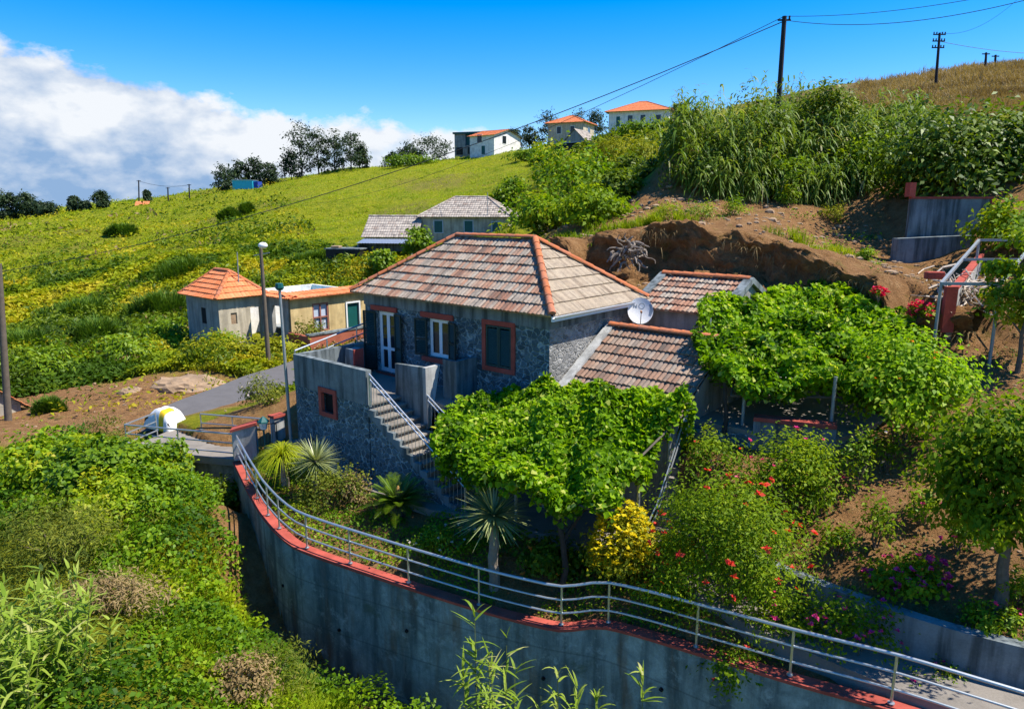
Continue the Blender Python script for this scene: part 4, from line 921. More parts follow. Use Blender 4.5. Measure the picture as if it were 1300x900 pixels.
# patio under the upper vine
PAT = [(4.75, 17.9), (6.0, 16.9), (7.75, 16.2), (9.9, 18.0), (9.4, 22.4), (6.9, 22.4), (6.2, 19.6)]; PZ = -5.6
pt = empty('patio', (6, 17, -7), 0, 'raised concrete patio with stone sides in the shade of the upper vine', 'patio')
mb = MB(); mb.prism([(x, y, PZ-.002) for x, y in PAT], (0, 0, -2.4)); child_at(mb, 'base', M['stone'], pt)
mb = MB(); mb.prism([(x, y, PZ+.12) for x, y in PAT], (0, 0, -.12)); child_at(mb, 'floor', M['conc_floor'], pt)
E3 = np.array([[6.0, 16.9, PZ+.5], [7.75, 16.2, PZ+.5]]); mb = MB(); wall_strip(mb, densify(E3, .5), -.02, .2, -.1, -1.6); child_at(mb, 'low_wall', M['cement'], pt)
mb = MB(); wall_strip(mb, densify(E3, .5), -.07, .26, 0, -.098); child_at(mb, 'coping', M['red'], pt)
mb = MB(); wall_strip(mb, densify(np.array([[9.3, 21.9, PZ+1.5], [7.2, 21.9, PZ+1.5]]), .5), 0, .2, 0, -1.37); child_at(mb, 'back_wall', M['cement_light'], pt)
mb = MB(); mb.box(7.3, 8.8, 20.5, 21.0, PZ+.5, PZ+.58); mb.box(7.4, 7.55, 20.55, 20.95, PZ+.121, PZ+.498); mb.box(8.5, 8.65, 20.55, 20.95, PZ+.121, PZ+.498); child_at(mb, 'bench', M['cement_light'], pt)
# garden steps from the courtyard up to the patio
gs = empty('garden_steps', (4.0, 16.3, -8.2), 0, 'narrow concrete steps climbing from the courtyard to the raised patio', 'steps')
mb = MB()
for i in range(13):
    t = i/13; x = 3.55+1.5*t; y = 15.2+2.3*t; z = -8.15+2.45*(i+1)/13
    mb.prism([(x-.45, y+.3, z), (x+.45, y-.15, z), (x+.62, y+.1, z), (x-.28, y+.55, z)], (0, 0, -.9))
child_at(mb, 'treads', M['conc_floor'], gs)
mb = MB()
for h in (.85, .6): mb.tube([(3.15, 15.4, -8.15+h), (3.45, 15.75, -7.75+h), (4.5, 17.5, -5.9+h)], .022, 7)
mb.tube([(3.15, 15.4, -8.1), (3.15, 15.4, -7.3)], .022, 7); mb.tube([(3.8, 16.3, -7.5), (3.8, 16.3, -6.35)], .022, 7); child_at(mb, 'handrail', M['galv'], gs, smooth=True)

# wall with red coping on the bench above, and the wall behind the sticks
def run_wall(label, pts, ztop, zbot, thick, m, cop, name='garden_wall', ends=True):
    P = np.array([[p[0], p[1], z] for p, z in zip(pts, ztop)]); P = densify(P, .5); e = empty(name, (P[0][0], P[0][1], zbot), 0, label, 'garden wall')
    mb = MB(); wall_strip(mb, P, 0, thick, -.082, np.full(len(P), zbot)); child_at(mb, 'wall', M[m], e)
    if cop: mb = MB(); wall_strip(mb, P, -.04, thick+.04, 0, -.08); child_at(mb, 'coping', M['red'], e)
    return e
a_, b_ = aty(1157, 250, 28.8), aty(1262, 251, 28.2)
e = run_wall('blue grey concrete wall with red coping under the dark bush on the upper bench', [a_, b_], [a_[2], a_[2]], -2.6, .25, 'cement', True)
mb = MB(); p = a_; mb.box(p[0]-.12, p[0]+.12, p[1]-.06, p[1]+.3, p[2]+.002, p[2]+.55); mb.box(b_[0]-.1, b_[0]+.06, b_[1]-.06, b_[1]+.3, b_[2]-1.2, b_[2]-.082); child_at(mb, 'end_post', M['red'], e)
mb = MB(); mb.prism([(a_[0]-.6, a_[1]-.5, -1.25), (b_[0]-.9, b_[1]-.5, -1.1), (b_[0]-.9, b_[1]-.04, -1.1), (a_[0]-.6, a_[1]-.04, -1.25)], (0, 0, -1.6)); child_at(mb, 'plinth', M['cement'], e)
a_, b_ = aty(1208, 365, 20.6), aty(1243, 322, 26.0)
e = run_wall('rough wall with red end running uphill beside the pile of sticks', [b_, a_], [b_[2], a_[2]], -5.0, .13, 'cement_light', True)
mb = MB(); mb.box(a_[0]-.24, a_[0]+.1, a_[1]-.18, a_[1]-.045, a_[2]-1.3, a_[2]+.04); child_at(mb, 'end_post', M['red'], e)
sp_ = aty(1193, 345, 21.2); mb = MB(); mb.box(sp_[0]-.40, sp_[0]+.12, sp_[1]-.1, sp_[1]+.12, sp_[2]-.22, sp_[2]+.0, bev=.02)
tag(mb.build('red_block', M['red']), 'loose red painted block lying on the bank left of the steel frame', 'block')

# steel pergola frame
def steel():
    f1 = aty(1195, 360, 20.0); f2 = aty(1270, 361, 19.2); r1_ = aty(1243, 305, 25.0); r2_ = aty(1315, 305, 24.2); mid1, mid2 = (f1+r1_)/2, (f2+r2_)/2
    e = empty('steel_frame', (f2[0], f2[1], gz(f2[0], f2[1])), 0, 'bare blue grey steel pergola frame over the sticks at the right', 'pergola')
    for p in (f1, f2, r1_, r2_): mb = MB(); mb.tube([(p[0], p[1], gz(p[0], p[1])-.2), p], .045, 8); child_at(mb, 'post', M['galv_dull'], e, smooth=True)
    for p, q in ((f1, f2), (r1_, r2_), (mid1, mid2), (f1, r1_), (f2, r2_)): mb = MB(); mb.bar(p, q, .08, .08); child_at(mb, 'beam', M['galv_dull'], e)
steel()
def sticks():
    c = gp(*(aty(1232, 400, 21.6)[:2])); mb = MB()
    for i in range(90):
        a = rnd.gauss(.9, .5); l = rnd.uniform(.7, 1.9); x, y = rnd.gauss(0, .45), rnd.gauss(.6, 1.0); h = .05+rnd.random()*max(.1, 1.0-abs(x)*.9)
        q0 = Vector((c[0]+x, c[1]+y, c[2]+h)); dv_ = Vector((math.cos(a), math.sin(a)*1.2, rnd.uniform(-.3, .45)))*l/2
        mb.tube([q0-dv_, q0+dv_*.2+Vector((rnd.gauss(0, .08), rnd.gauss(0, .08), rnd.gauss(.05, .06))), q0+dv_], rnd.uniform(.012, .035), 4, cap=False)
    o = mb.build('stick_pile', M['stick']); tag(o, 'pile of bleached cut branches against the rough wall under the steel frame', 'sticks', kind='stuff')
sticks()

# ------------------------------------------------------------------ neighbouring houses
def hip_roof(mb, w, d, h, rh, o, ridge_frac=.4, tiles=True, course=.4, seed=1, col=.24, along='x'):
    e = [(-w/2-o, -d/2-o, h), (w/2+o, -d/2-o, h), (w/2+o, d/2+o, h), (-w/2-o, d/2+o, h)]; k = w*ridge_frac/2
    a, b = (-k, 0, h+rh), (k, 0, h+rh); mb.cur = 0; mb.face(e[::-1])
    for f in ((e[0], e[1], b, a), (e[1], e[2], b, b), (e[2], e[3], a, b), (e[3], e[0], a, a)): mb.face(f if f[2] != f[3] else f[:3])
    mb.cur = 1
    if tiles:
        for i, f in enumerate(((e[0], e[1], a, b), (e[1], e[2], b, b), (e[2], e[3], b, a), (e[3], e[0], a, a))): roof_face(mb, *f, course, col, .04, .03, 3, seed=seed+i)
    return e, a, b
def gable_roof(mb, w, d, h, rh, o, seed=1, course=.4, col=.24):
    a, b = (-w/2-o, 0, h+rh), (w/2+o, 0, h+rh); k = rh*o/(d/2); e = [(-w/2-o, -d/2-o, h-k), (w/2+o, -d/2-o, h-k), (w/2+o, d/2+o, h-k), (-w/2-o, d/2+o, h-k)]
    mb.cur = 0; mb.face((e[0], e[1], b, a)); mb.face((e[2], e[3], a, b)); mb.cur = 1
    roof_face(mb, e[0], e[1], a, b, course, col, .04, .03, 3, seed=seed); roof_face(mb, e[2], e[3], b, a, course, col, .04, .03, 3, seed=seed+1); return e, a, b
def house(name, label, loc, rz, w, d, h, rh, wallm, roofm, kind='hip', o=.35, wins=(), seed=1, cap=True, cat='house', ridge_frac=.4, base=-2.0, course=.4, col=.24, framem='white', panem='glass'):
    e = empty(name, loc, rz, label, cat); mb = MB(); mb.box(-w/2, w/2, -d/2, d/2, base, h-.01)
    if kind == 'gable':
        for x in (-w/2, w/2-.2): mb.prism([(x, -d/2, h), (x, d/2, h), (x, 0, h+rh-.03)], (.2, 0, 0))
    mb.build('wall', M[wallm], e); mb = MB()
    ed, a, b = hip_roof(mb, w, d, h, rh, o, ridge_frac, True, course, seed, col) if kind == 'hip' else gable_roof(mb, w, d, h, rh, o, seed, course, col)
    rf = mb.build('roof', [M['cement'], M[roofm]], e)
    if cap:
        mb = MB(); caps(mb, a, b, .13, .45, 5, seed)
        if kind == 'hip':
            for p, q in ((ed[0], a), (ed[1], b), (ed[2], b), (ed[3], a)): caps(mb, p, q, .13, .45, 5, seed)
        mb.build('ridge_tiles', M['ridge' if 'orange' in roofm else roofm], rf, True)
    for (face, x, z, ww, hh, kindw) in wins:        # face: f front (-y) or r right (+x) or l
        mb = MB(); mg = MB()
        q = .07
        if face == 'f': frame(mb, x-ww/2, x+ww/2, z, z+hh, q, -d/2-.05, -d/2+.02); mg.box(x-ww/2+q, x+ww/2-q, -d/2-.03, -d/2-.004, z+q, z+hh-q)
        else:
            s = 1 if face == 'r' else -1; X0 = s*w/2
            for (y0, y1, z0, z1) in ((x-ww/2, x-ww/2+q, z, z+hh), (x+ww/2-q, x+ww/2, z, z+hh), (x-ww/2+q, x+ww/2-q, z, z+q), (x-ww/2+q, x+ww/2-q, z+hh-q, z+hh)): mb.box(X0-s*.02, X0+s*.05, y0, y1, z0, z1)
            mg.box(X0+s*.004, X0+s*.03, x-ww/2+q, x+ww/2-q, z+q, z+hh-q)
        f_ = mb.build('door' if kindw == 'door' else 'window', M[framem], e); mg.build('pane', M['teal_paint' if kindw == 'door' else panem], f_)
    return e
RZ_ = -math.pi/2+TH
# ruined pair of houses by the road
K0 = aty(281, 437, 42.4); K0[2] = -8.5
ru = empty('ruined_house', K0, RZ_, 'long half roofless cottage with yellow front and orange tiled corner block beside the road', 'house')
mb = MB(); wall(mb, (-4.1, 0, 0), (1, 0, 0), 4.1, 3.05, [(1.9, 2.5, 1.35, 2.35)], .25, (0, 1, 0), -1.5); wall(mb, (-4.1, .25, 0), (0, 1, 0), 2.75, 3.05, [], .25, (1, 0, 0), -1.5); mb.build('grey_wall', M['grey_render'], ru)
mb = MB(); wall(mb, (0.002, .004, 0), (0, 1, 0), 2.99, 3.05, [(.75, 1.15, 1.4, 2.1), (2.05, 2.75, 0, 2.3)], .24, (-1, 0, 0), -1.5); mb.build('cream_wall', M['cream'], ru)
mb = MB(); wall(mb, (0, 3.0, 0), (1, 0, 0), 3.0, 3.0, [(.9, 2.1, .1, 2.45)], .25, (0, 1, 0), -1.5); mb.build('grey_wall', M['grey_render'], ru)
mb = MB(); wall(mb, (3.002, 3.0, 0), (0, 1, 0), 6.4, 2.95, [(1.55, 2.75, .75, 2.55), (4.15, 5.1, 0, 2.3)], .25, (-1, 0, 0), -1.5); mb.build('yellow_wall', M['yellow'], ru)
mb = MB(); mb.box(-4.1, 3, 9.2, 9.45, -1.5, 2.9); mb.box(-4.1, -3.85, 3.0, 9.2, -1.5, 2.9); mb.box(-3.84, -.3, 5.6, 5.8, -1, 2.75); mb.box(-.1, .1, 3.26, 9.19, -1, 2.8); mb.box(.12, 2.74, 6.3, 6.5, -1, 2.7); mb.build('inner_wall', M['whitewash'], ru)
mb = MB(); mb.box(-3.84, -.12, 5.82, 9.18, 1.2, 1.3); mb.build('sheet_cover', M['blue_paint'], ru)
mb = MB(); mb.box(.13, 2.74, 3.26, 6.28, 1.0, 1.06); mb.build('tin_sheet', M['galv_dull'], ru)
mb = MB(); e4 = [(-4.4, -.3, 3.05), (.3, -.3, 3.05), (.3, 3.3, 3.05), (-4.4, 3.3, 3.05)]; a, b = (-2.95, 1.5, 4.55), (-1.15, 1.5, 4.55); mb.face(e4[::-1])
for f in ((e4[0], e4[1], b, a), (e4[1], e4[2], b), (e4[2], e4[3], a, b), (e4[3], e4[0], a)): mb.face(f)
mb.cur = 1
for i, f in enumerate(((e4[0], e4[1], a, b), (e4[1], e4[2], b, b), (e4[2], e4[3], b, a), (e4[3], e4[0], a, a))): roof_face(mb, *f, .40, .25, .06, .035, 3, seed=60+i)
rf = mb.build('roof', [M['cement'], M['tile_orange']], ru); mb = MB(); caps(mb, a, b, .13, .4, 5)
for p, q in ((e4[0], a), (e4[1], b), (e4[2], b), (e4[3], a)): caps(mb, p, q, .12, .4, 5)
mb.build('ridge_tiles', M['ridge'], rf, True)
mb = MB(); mb.face([(3.3, 2.8, 2.97), (3.3, 9.6, 2.97), (2.3, 9.6, 3.28), (2.3, 2.8, 3.28)]); mb.cur = 1; roof_face(mb, (3.3, 2.8, 3.0), (3.3, 9.6, 3.0), (2.3, 2.8, 3.3), (2.3, 9.6, 3.3), .5, .25, .05, .04, 3, seed=66)
roof_face(mb, (.1, 2.7, 3.02), (3.3, 2.7, 3.02), (.1, 3.5, 3.25), (3.3, 3.5, 3.25), .45, .25, .05, .04, 3, seed=67); mb.build('eave_tiles', [M['cement'], M['tile_orange']], ru)
mb = MB(); wl_ = lambda y0, y1, z0, z1: [mb.box(2.9, 2.98, a, b, c, d) for a, b, c, d in ((y0, y0+.09, z0, z1), (y1-.09, y1, z0, z1), (y0+.09, y1-.09, z0, z0+.09), (y0+.09, y1-.09, z1-.09, z1), ((y0+y1)/2-.04, (y0+y1)/2+.04, z0+.09, z1-.09), (y0+.09, (y0+y1)/2-.04, (z0+z1)/2-.04, (z0+z1)/2+.04), ((y0+y1)/2+.04, y1-.09, (z0+z1)/2-.04, (z0+z1)/2+.04))]
wl_(4.56, 5.74, .76, 2.54); ww = mb.build('window', simple('brown window frame', (.30, .12, .09), .6), ru); mb = MB(); mb.box(2.84, 2.88, 4.6, 5.7, .8, 2.5); mb.build('pane', M['lilac'], ww)
mb = MB(); mb.box(2.88, 2.94, 7.16, 8.09, 0, 2.29); mb.build('door', M['teal_paint'], ru); mb = MB(); frame(mb, 7.05, 8.2, 0, 2.4, .1, 0, .1)
fr = mb.build('door_frame', M['white'], ru); fr.rotation_euler = (0, 0, math.pi/2); fr.location = (3.07, 0, 0)
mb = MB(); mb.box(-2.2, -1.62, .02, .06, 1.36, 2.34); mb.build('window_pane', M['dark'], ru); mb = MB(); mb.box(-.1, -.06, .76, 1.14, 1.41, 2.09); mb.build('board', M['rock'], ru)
bw = empty('brick_wall', tuple(np.array(K0)+np.array([*(5.2*-A+2.6*B), 0])), RZ_, 'low red brick wall with grey top in front of the yellow cottage', 'garden wall')
mb = MB(); mb.box(0, .3, 0, 7.5, -1.2, 1.05); mb.box(-2.0, -.002, 0, .3, -1.2, 1.0); mb.build('bricks', M['brick'], bw); mb = MB(); mb.box(-.05, .35, -.05, 7.55, 1.052, 1.15); mb.build('coping', M['cement'], bw)
# side railing along the house's left path
sr = empty('side_railing', hw(8.75, -2.7, -5.6), 0, 'pale tube railing climbing past the left side of the stone house', 'railing')
Ra, Rb = hw(8.66, -2.7, -5.58), hw(8.72, 1.2, -4.85); tube_rail(sr, [Ra, Rb], (.85, .5), [Ra+(Rb-Ra)*k/3 for k in range(4)])
mb = MB(); wall_strip(mb, densify(np.array([Ra+[0, 0, .02], Rb+[0, 0, .02]]), .6), -.1, .1, 0, -3.0); child_at(mb, 'kerb_wall', M['cement'], sr)

# farmhouse with grey roof beyond the stone house
fh = aty(597, 308, 70); fh[2] = aty(597, 306, 70)[2]
house('farmhouse', 'grey roofed farmhouse with small blue framed windows on the meadow behind the stone house', tuple(fh+np.array([0, 2.5, 0])), -.16, 8.6, 6.2, 2.3, 1.9, 'beige', 'tile_grey', 'hip', .35,
      [('f', -2.6, .75, .95, 1.25, 'w'), ('f', .4, .8, .95, 1.2, 'w'), ('f', 3.1, .8, .9, 1.1, 'w')], 80, True, 'farmhouse', .38, framem='lilac', panem='teal_paint')
fb = aty(500, 312, 69)
house('stone_barn', 'low barn with patchy grey tiles joined to the left of the farmhouse', tuple(fb+np.array([0, 2.0, .0])), -.12, 5.0, 5.0, 1.0, 1.75, 'beige', 'tile_grey', 'gable', .25, [], 85, True, 'barn')
fs_ = aty(441, 334, 64); e = empty('block_shed', fs_, -.2, 'black walled open shed with a flat top left of the barn', 'shed')
mb = MB(); wall(mb, (-1.6, -.9, 0), (1, 0, 0), 3.2, 1.25, [(1.0, 1.7, 0, .9)], .15, (0, 1, 0), -.8); mb.box(-1.6, -1.45, -.75, 1.2, -.8, 1.25); mb.box(1.45, 1.6, -.75, 1.2, -.8, 1.25); mb.build('wall', M['black_metal'], e)
mb = MB(); mb.box(-1.7, 1.7, -1.0, 1.3, 1.252, 1.34); mb.build('roof', M['cement'], e); mb = MB(); mb.box(-1.2, -.4, -.7, 0, 1.342, 1.55, bev=.05); mb.build('rubble', M['rock'], e)
fm = aty(492, 322, 65); e = empty('tin_shelter', fm, -.15, 'low shelter with pale corrugated metal sheets in front of the barn', 'shelter')
mb = MB()
for i in range(40):
    x0 = -2.6+i*.13; z0 = .95+.03*(i % 2); z1 = .95+.03*((i+1) % 2); mb.raw([(x0, -1.0, z0), (x0+.13, -1.0, z1), (x0+.13, .9, z1+.3), (x0, .9, z0+.3)], [(0, 1, 2, 3)])
mb.build('roof_sheets', M['galv'], e); mb = MB(); mb.box(-2.5, 2.5, .7, .85, -.8, 1.15); mb.box(-2.5, -2.4, -.9, .65, -.8, .9); mb.box(2.4, 2.5, -.9, .65, -.8, .9); mb.build('wall', M['cement'], e)

# villas along the ridge
def vloc(u, v, Y): p = aty(u, v, Y); return tuple(p)
house('gable_villa', 'white two storey house with a gable end and shallow orange roof on the ridge', vloc(629, 199, 160), -.62, 6.5, 9.6, 4.1, 1.3, 'whitewash', 'tile_orange', 'gable', .5, [('f', -.6, 2.6, 1.4, 1.7, 'w'), ('r', -1.2, 2.4, 1.5, 1.7, 'w'), ('r', 2.4, .2, 1.0, 1.0, 'w'), ('f', .4, .1, 1.1, 1.9, 'door')], 90)
g_ = empty('modern_house', vloc(598, 199, 168), -.3, 'dark flat roofed modern house left of the white gable house', 'house')
mb = MB(); mb.box(-3.2, 3.4, -2, 3, -2, 2.3); mb.box(-3.2, -.6, -1.99, 3, 2.302, 4.8); mb.build('wall', M['grey_render'], g_); mb = MB(); mb.box(-3.5, 3.9, -2.4, 3.2, 4.802, 5.2); mb.box(-.598, 3.6, -1.4, 2.8, 2.302, 4.8); mb.build('upper_floor', M['teal_paint'], g_)
mb = MB(); mb.box(-2.8, -1.2, -2.06, -2.004, .3, 1.9); mb.box(0, 2.6, -2.06, -2.004, .4, 1.9); mb.build('window', M['glass'], g_)
house('square_villa', 'small cream villa with an orange hip roof, the middle house on the ridge', vloc(725, 178, 165), -.42, 8.2, 7.6, 3.3, 1.85, 'cream', 'tile_orange', 'hip', .6, [('f', -1.5, 1.0, 1.1, 1.6, 'w'), ('f', 1.6, 1.0, 1.1, 1.6, 'w'), ('r', 0, 1.1, 1.6, 1.4, 'w')], 93, ridge_frac=.1)
house('wide_villa', 'large white villa with a wide orange hip roof, highest house on the ridge', vloc(815, 165, 150), -.35, 11.8, 9.0, 3.1, 2.3, 'whitewash', 'tile_orange', 'hip', .7, [('f', -4, .3, .9, 2.0, 'door'), ('f', -1.6, .9, 1.1, 1.5, 'w'), ('f', .9, .9, 1.1, 1.5, 'w'), ('f', 3.9, .3, 1.1, 2.0, 'w'), ('r', -1.2, .9, 2.0, 1.5, 'w')], 96, ridge_frac=.12)
br = empty('black_barn', vloc(723, 204, 112), -.25, 'dark barn with a pale flat roof below the villas', 'barn'); mb = MB(); mb.box(-2.6, 2.6, -2, 2, -1.5, 2.2); mb.build('wall', M['black_metal'], br); mb = MB(); mb.prism([(-2.8, -2.3, 2.21), (2.8, -2.3, 2.5), (2.8, -2.3, 2.62), (-2.8, -2.3, 2.33)], (0, 4.6, 0)); mb.build('roof', M['galv_dull'], br)
house('gable_hut', 'tiny dark stone hut with a steep gable just above the black barn', vloc(737, 186, 122), 1.0, 4.2, 3.6, .9, 1.7, 'grey_render', 'tile_grey', 'gable', .2, [], 99, False, 'hut')
bc = empty('blue_hut', vloc(312, 241, 140), -.1, 'turquoise sheet hut among trees at the top of the meadow', 'hut'); mb = MB(); mb.box(-2, 2.0, -1.2, 1.2, -1, 1.7); mb.build('wall', M['blue_paint'], bc); mb = MB(); mb.box(-2.1, 2.1, -1.3, 1.3, 1.702, 1.8); mb.build('roof', M['galv'], bc); mb = MB(); mb.box(2.002, 2.9, -.9, 1, -1, 1.5); mb.build('store', simple('blue board', (.02, .05, .3)), bc)
house('distant_cottage', 'orange roof of a distant cottage peeping over the far left ridge', vloc(182, 262, 138), .2, 1.9, 2.2, .1, .8, 'cream', 'tile_orange', 'gable', .3, [], 101, False)
house('roadside_cottage', 'corner of an orange roofed cottage at the left edge below the wooden pole', vloc(-30, 535, 30.5), -.5, 2.4, 2.6, .7, 1.15, 'beige', 'tile_orange', 'gable', .25, [], 103, False)

# ------------------------------------------------------------------ poles and cables
def pole(name, label, base, top, r0_, r1_, m, cat='pole', group=None):
    e = empty(name, base, 0, label, cat, group); d_ = np.array(top)-np.array(base); mb = MB(); mb.tube([(0, 0, -.4), tuple(d_)], r0_, 10, r1_); mb.build('shaft', M[m], e, smooth=True); return e, Vector(d_)
b1 = aty(989, 128, 42); b1[2] = gz(b1[0], b1[1]); p1 = aty(996, 21, 42)
e, t = pole('utility_pole', 'tall dark utility pole standing in the cane thicket', b1, p1, .15, .12, 'dark_pole'); mb = MB(); mb.bar(t+Vector((-.35, 0, -.2)), t+Vector((.35, 0, -.2)), .08, .08); mb.tube([t+Vector((.28, 0, -.15)), t+Vector((.28, 0, .02))], .05, 6); mb.build('bracket', M['dark_pole'], e)
mb = MB(); mb.box(-.45, -.2, -.1, .1, t.z*.28, t.z*.28+.3); mb.build('connection_box', M['dark_pole'], e)
p2 = aty(1193, 42, 68); b2 = aty(1190, 92, 68); b2[2] = gz(b2[0], b2[1]); e, t = pole('utility_pole', 'pole with stacked insulator crossarms on the dry grass hilltop', b2, p2, .14, .10, 'dark_pole')
for z in (-.15, -.7, -1.25):
    mb = MB(); mb.bar(t+Vector((-.55, 0, z)), t+Vector((.55, 0, z)), .09, .09)
    for x in (-.5, -.25, .25, .5): mb.tube([t+Vector((x, 0, z+.04)), t+Vector((x, 0, z+.22))], .05, 6)
    mb.build('crossarm', M['dark_pole'], e)
for u, v0, v1, Y, lab in ((1252, 86, 67, 80, 'short pole with a small head on the hilltop right of the crossarm pole'), (1264, 85, 70, 84, 'thin short post furthest right on the dry hilltop'), (176, 262, 229, 142, 'tallest bare pole on the far left ridge above the orange cottage roof'), (213, 252, 238, 140, 'short bare post on the far left ridge between two other poles'), (240, 248, 234, 140, 'bare post on the ridge just left of the dark round trees')):
    pb = aty(u, v0, Y); pb[2] -= .8; e, t = pole('utility_pole', lab, pb, aty(u, v1, Y), .14, .11, 'dark_pole', group='poles on the skyline')
    mb = MB(); mb.bar(t+Vector((-.4, 0, -.15)), t+Vector((.4, 0, -.15)), .1, .1); mb.build('crossarm', M['dark_pole'], e)
lb = aty(341, 460, 38); lb[2] = gz(lb[0], lb[1]); lt = aty(331, 316, 38); e, t = pole('street_lamp', 'concrete street lamp with a globe head beside the road', lb, lt, .13, .085, 'wood_pole', 'street lamp')
mb = MB(); mb.tube([t, t+Vector((.05, -.1, .15)), t+Vector((.3, -.5, .22))], .03, 6); mb.bar(t+Vector((-.4, 0, -.35)), t+Vector((.45, 0, -.2)), .05, .05); mb.build('bracket', M['galv_dull'], e)
bm = bmesh.new(); bmesh.ops.create_uvsphere(bm, u_segments=12, v_segments=8, radius=.2); mb = MB(); bm.verts.index_update(); mb.raw([Vector((v.co.x*1.25, v.co.y*1.1, v.co.z*.85))+t+Vector((.3, -.5, .2)) for v in bm.verts], [tuple(v.index for v in f.verts) for f in bm.faces]); bm.free(); mb.build('lamp_head', M['white'], e, True)
gb = np.array([*hw(8.62, -3.08, 0)[:2], -8.3]); gt = aty(371, 366, 23.5); gt[:2] = gb[:2]+[-.05, 0]; e, t = pole('lamp_post', 'thin lamp post with a green cap at the corner of the stone terrace', gb, gt, .055, .045, 'galv_dull', 'lamp post'); mb = MB(); mb.tube([t, t+Vector((0, 0, .08)), t+Vector((0, 0, .22))], [.09, .15, .12], 8); mb.build('cap', M['teal_paint'], e)
lp = aty(9, 530, 29); lp[2] = gz(lp[0], lp[1]); pole('utility_pole', 'thick wooden pole at the left edge of the picture', lp, aty(-2, 335, 29), .15, .12, 'wood_pole')
an = aty(303, 366, 44); pole('antenna_mast', 'thin antenna mast standing on the orange roof of the ruined cottage', an+np.array([0, 0, -.3]), aty(301, 320, 44), .04, .03, 'galv_dull', 'antenna')
fp = aty(760, 232, 62); fp[2] = gz(fp[0], fp[1]); pole('fence_post', 'grey post standing in the scrub above the farmhouse', fp, aty(759, 200, 62), .09, .08, 'wood_pole', 'post')
an2 = aty(619, 262, 69); pole('antenna_mast', 'thin mast on the grey farmhouse roof', an2+np.array([0, 0, -.8]), aty(619, 244, 69), .035, .03, 'galv_dull', 'antenna')
def cable(label, p, q, sag, r=.02, parent=None, n=24):
    p, q = Vector(p), Vector(q); mb = MB(); mb.tube([p.lerp(q, i/n)-Vector((0, 0, sag*4*(i/n)*(1-i/n))) for i in range(n+1)], r, 4, cap=False); o = mb.build('cable', M['wire']); tag(o, label, 'cable'); return o
farL = aty(-260, 372, 60)
cable('thick power cable crossing the meadow from the thicket pole to the left edge', p1+np.array([0, 0, -.25]), farL, 3.2, .024)
cable('upper thin cable from the thicket pole passing over the ridge houses', p1, aty(300, 255, 150), 4.5, .018)
cable('upper of two cables running from the thicket pole off the top right', p1, aty(1420, -42, 30), .5, .013)
cable('lower and thicker of two cables running from the thicket pole off the top right', p1+np.array([0, 0, -.2]), aty(1430, -38, 30), .9, .015)
cable('thin cable from the crossarm pole off the right edge', p2+np.array([0, 0, -.7]), aty(1420, 66, 72), .6, .02)
cable('faint cable from the crossarm pole rising to the top right', p2, aty(1330, -40, 60), 1.5, .012)
cable('thin cable between the bare poles of the far left ridge', aty(176, 230, 142), aty(240, 235, 140), .6, .03)
M['l_shoot'] = leafmat('fresh cane blades', [(.06, .12, .012), (.14, .23, .018), (.22, .32, .03), (.32, .40, .06), (.48, .46, .18)], .5, .35)
from mathutils import noise
# ------------------------------------------------------------------ vegetation generators (all in local coordinates, base at the origin)
def crown(center, radii, n, size, clumps=30, spread=.28, shell=.55, up=.6, zlo=-.75, wr=.55, droop=.25):
    c = np.array(center, float); R = np.array(radii, float); d = rdirs(clumps, zlo, 1.0)*(rng.uniform(shell, 1.0, (clumps, 1)))
    d *= (1+.22*rng.standard_normal((clumps, 1))); k = rng.integers(0, clumps, n); cr = rng.random(clumps)
    off_ = rng.standard_normal((n, 3))*spread*R.mean(); off_[:, 2] *= .7
    P = c+d[k]*R+off_; outw = unit((P-c)/R)
    Nn = unit(outw*.55+np.array([0, 0, up])+rng.standard_normal((n, 3))*.45); D = np.cross(Nn, rng.standard_normal((n, 3))); D = unit(D+outw*.35); D[:, 2] -= droop; D = unit(D)
    L = size*rng.uniform(.6, 1.3, n); rv = np.clip(.5*cr[k]+.5*rng.random(n), 0, 1)
    return P, D, Nn, L, L*wr*rng.uniform(.8, 1.2, n), rv
def cat_(*a): return [np.concatenate(x) for x in zip(*a)]
def stems(mb, base, targets, r0, r1, k=5, wob=.12, seg=4):
    b = Vector(base)
    for t in targets:
        t = Vector(t); pts = [b.lerp(t, i/seg)+Vector((rnd.gauss(0, wob), rnd.gauss(0, wob), 0))*(1 if 0 < i < seg else 0)*(t-b).length*.3 for i in range(seg+1)]
        pts = [p+Vector((0, 0, .12*(t-b).length*math.sin(math.pi*i/seg))) for i, p in enumerate(pts)]; mb.tube(pts, r0, k, r1, cap=False)
def bush(name, label, cat, loc, radii, n, size, lm, group=None, clumps=30, flowers=None, shell=.5, wr=.55, stem='bark', nst=7, rise=.85, spread=.26, zlo=-.75, lobed=False, scale=1.0):
    e = empty(name, loc, rnd.uniform(0, 6.28) if max(radii[:2]) < 1.35*min(radii[:2]) else 0, label, cat, group); R = radii; c = (0, 0, R[2]*rise)
    P = crown(c, R, n, size, clumps, spread, shell, wr=wr, zlo=zlo); leaves('foliage', M[lm], *P, parent=e, lobed=lobed)
    mb = MB(); stems(mb, (0, 0, -.15), [(R[0]*.6*math.cos(a), R[1]*.6*math.sin(a), R[2]*rise*rnd.uniform(.7, 1.3)) for a in [6.28*i/nst+rnd.random() for i in range(nst)]], max(.012, .03*R[2]), .008); mb.build('stems', M[stem], e)
    if flowers:
        fm, nf, fs = flowers; d = rdirs(nf, -.35, 1)*np.array(R)*rng.uniform(.95, 1.18, (nf, 1))+np.array(c); flowerheads('flower', fm, d, fs, e)
    return e
FHEAD = {}
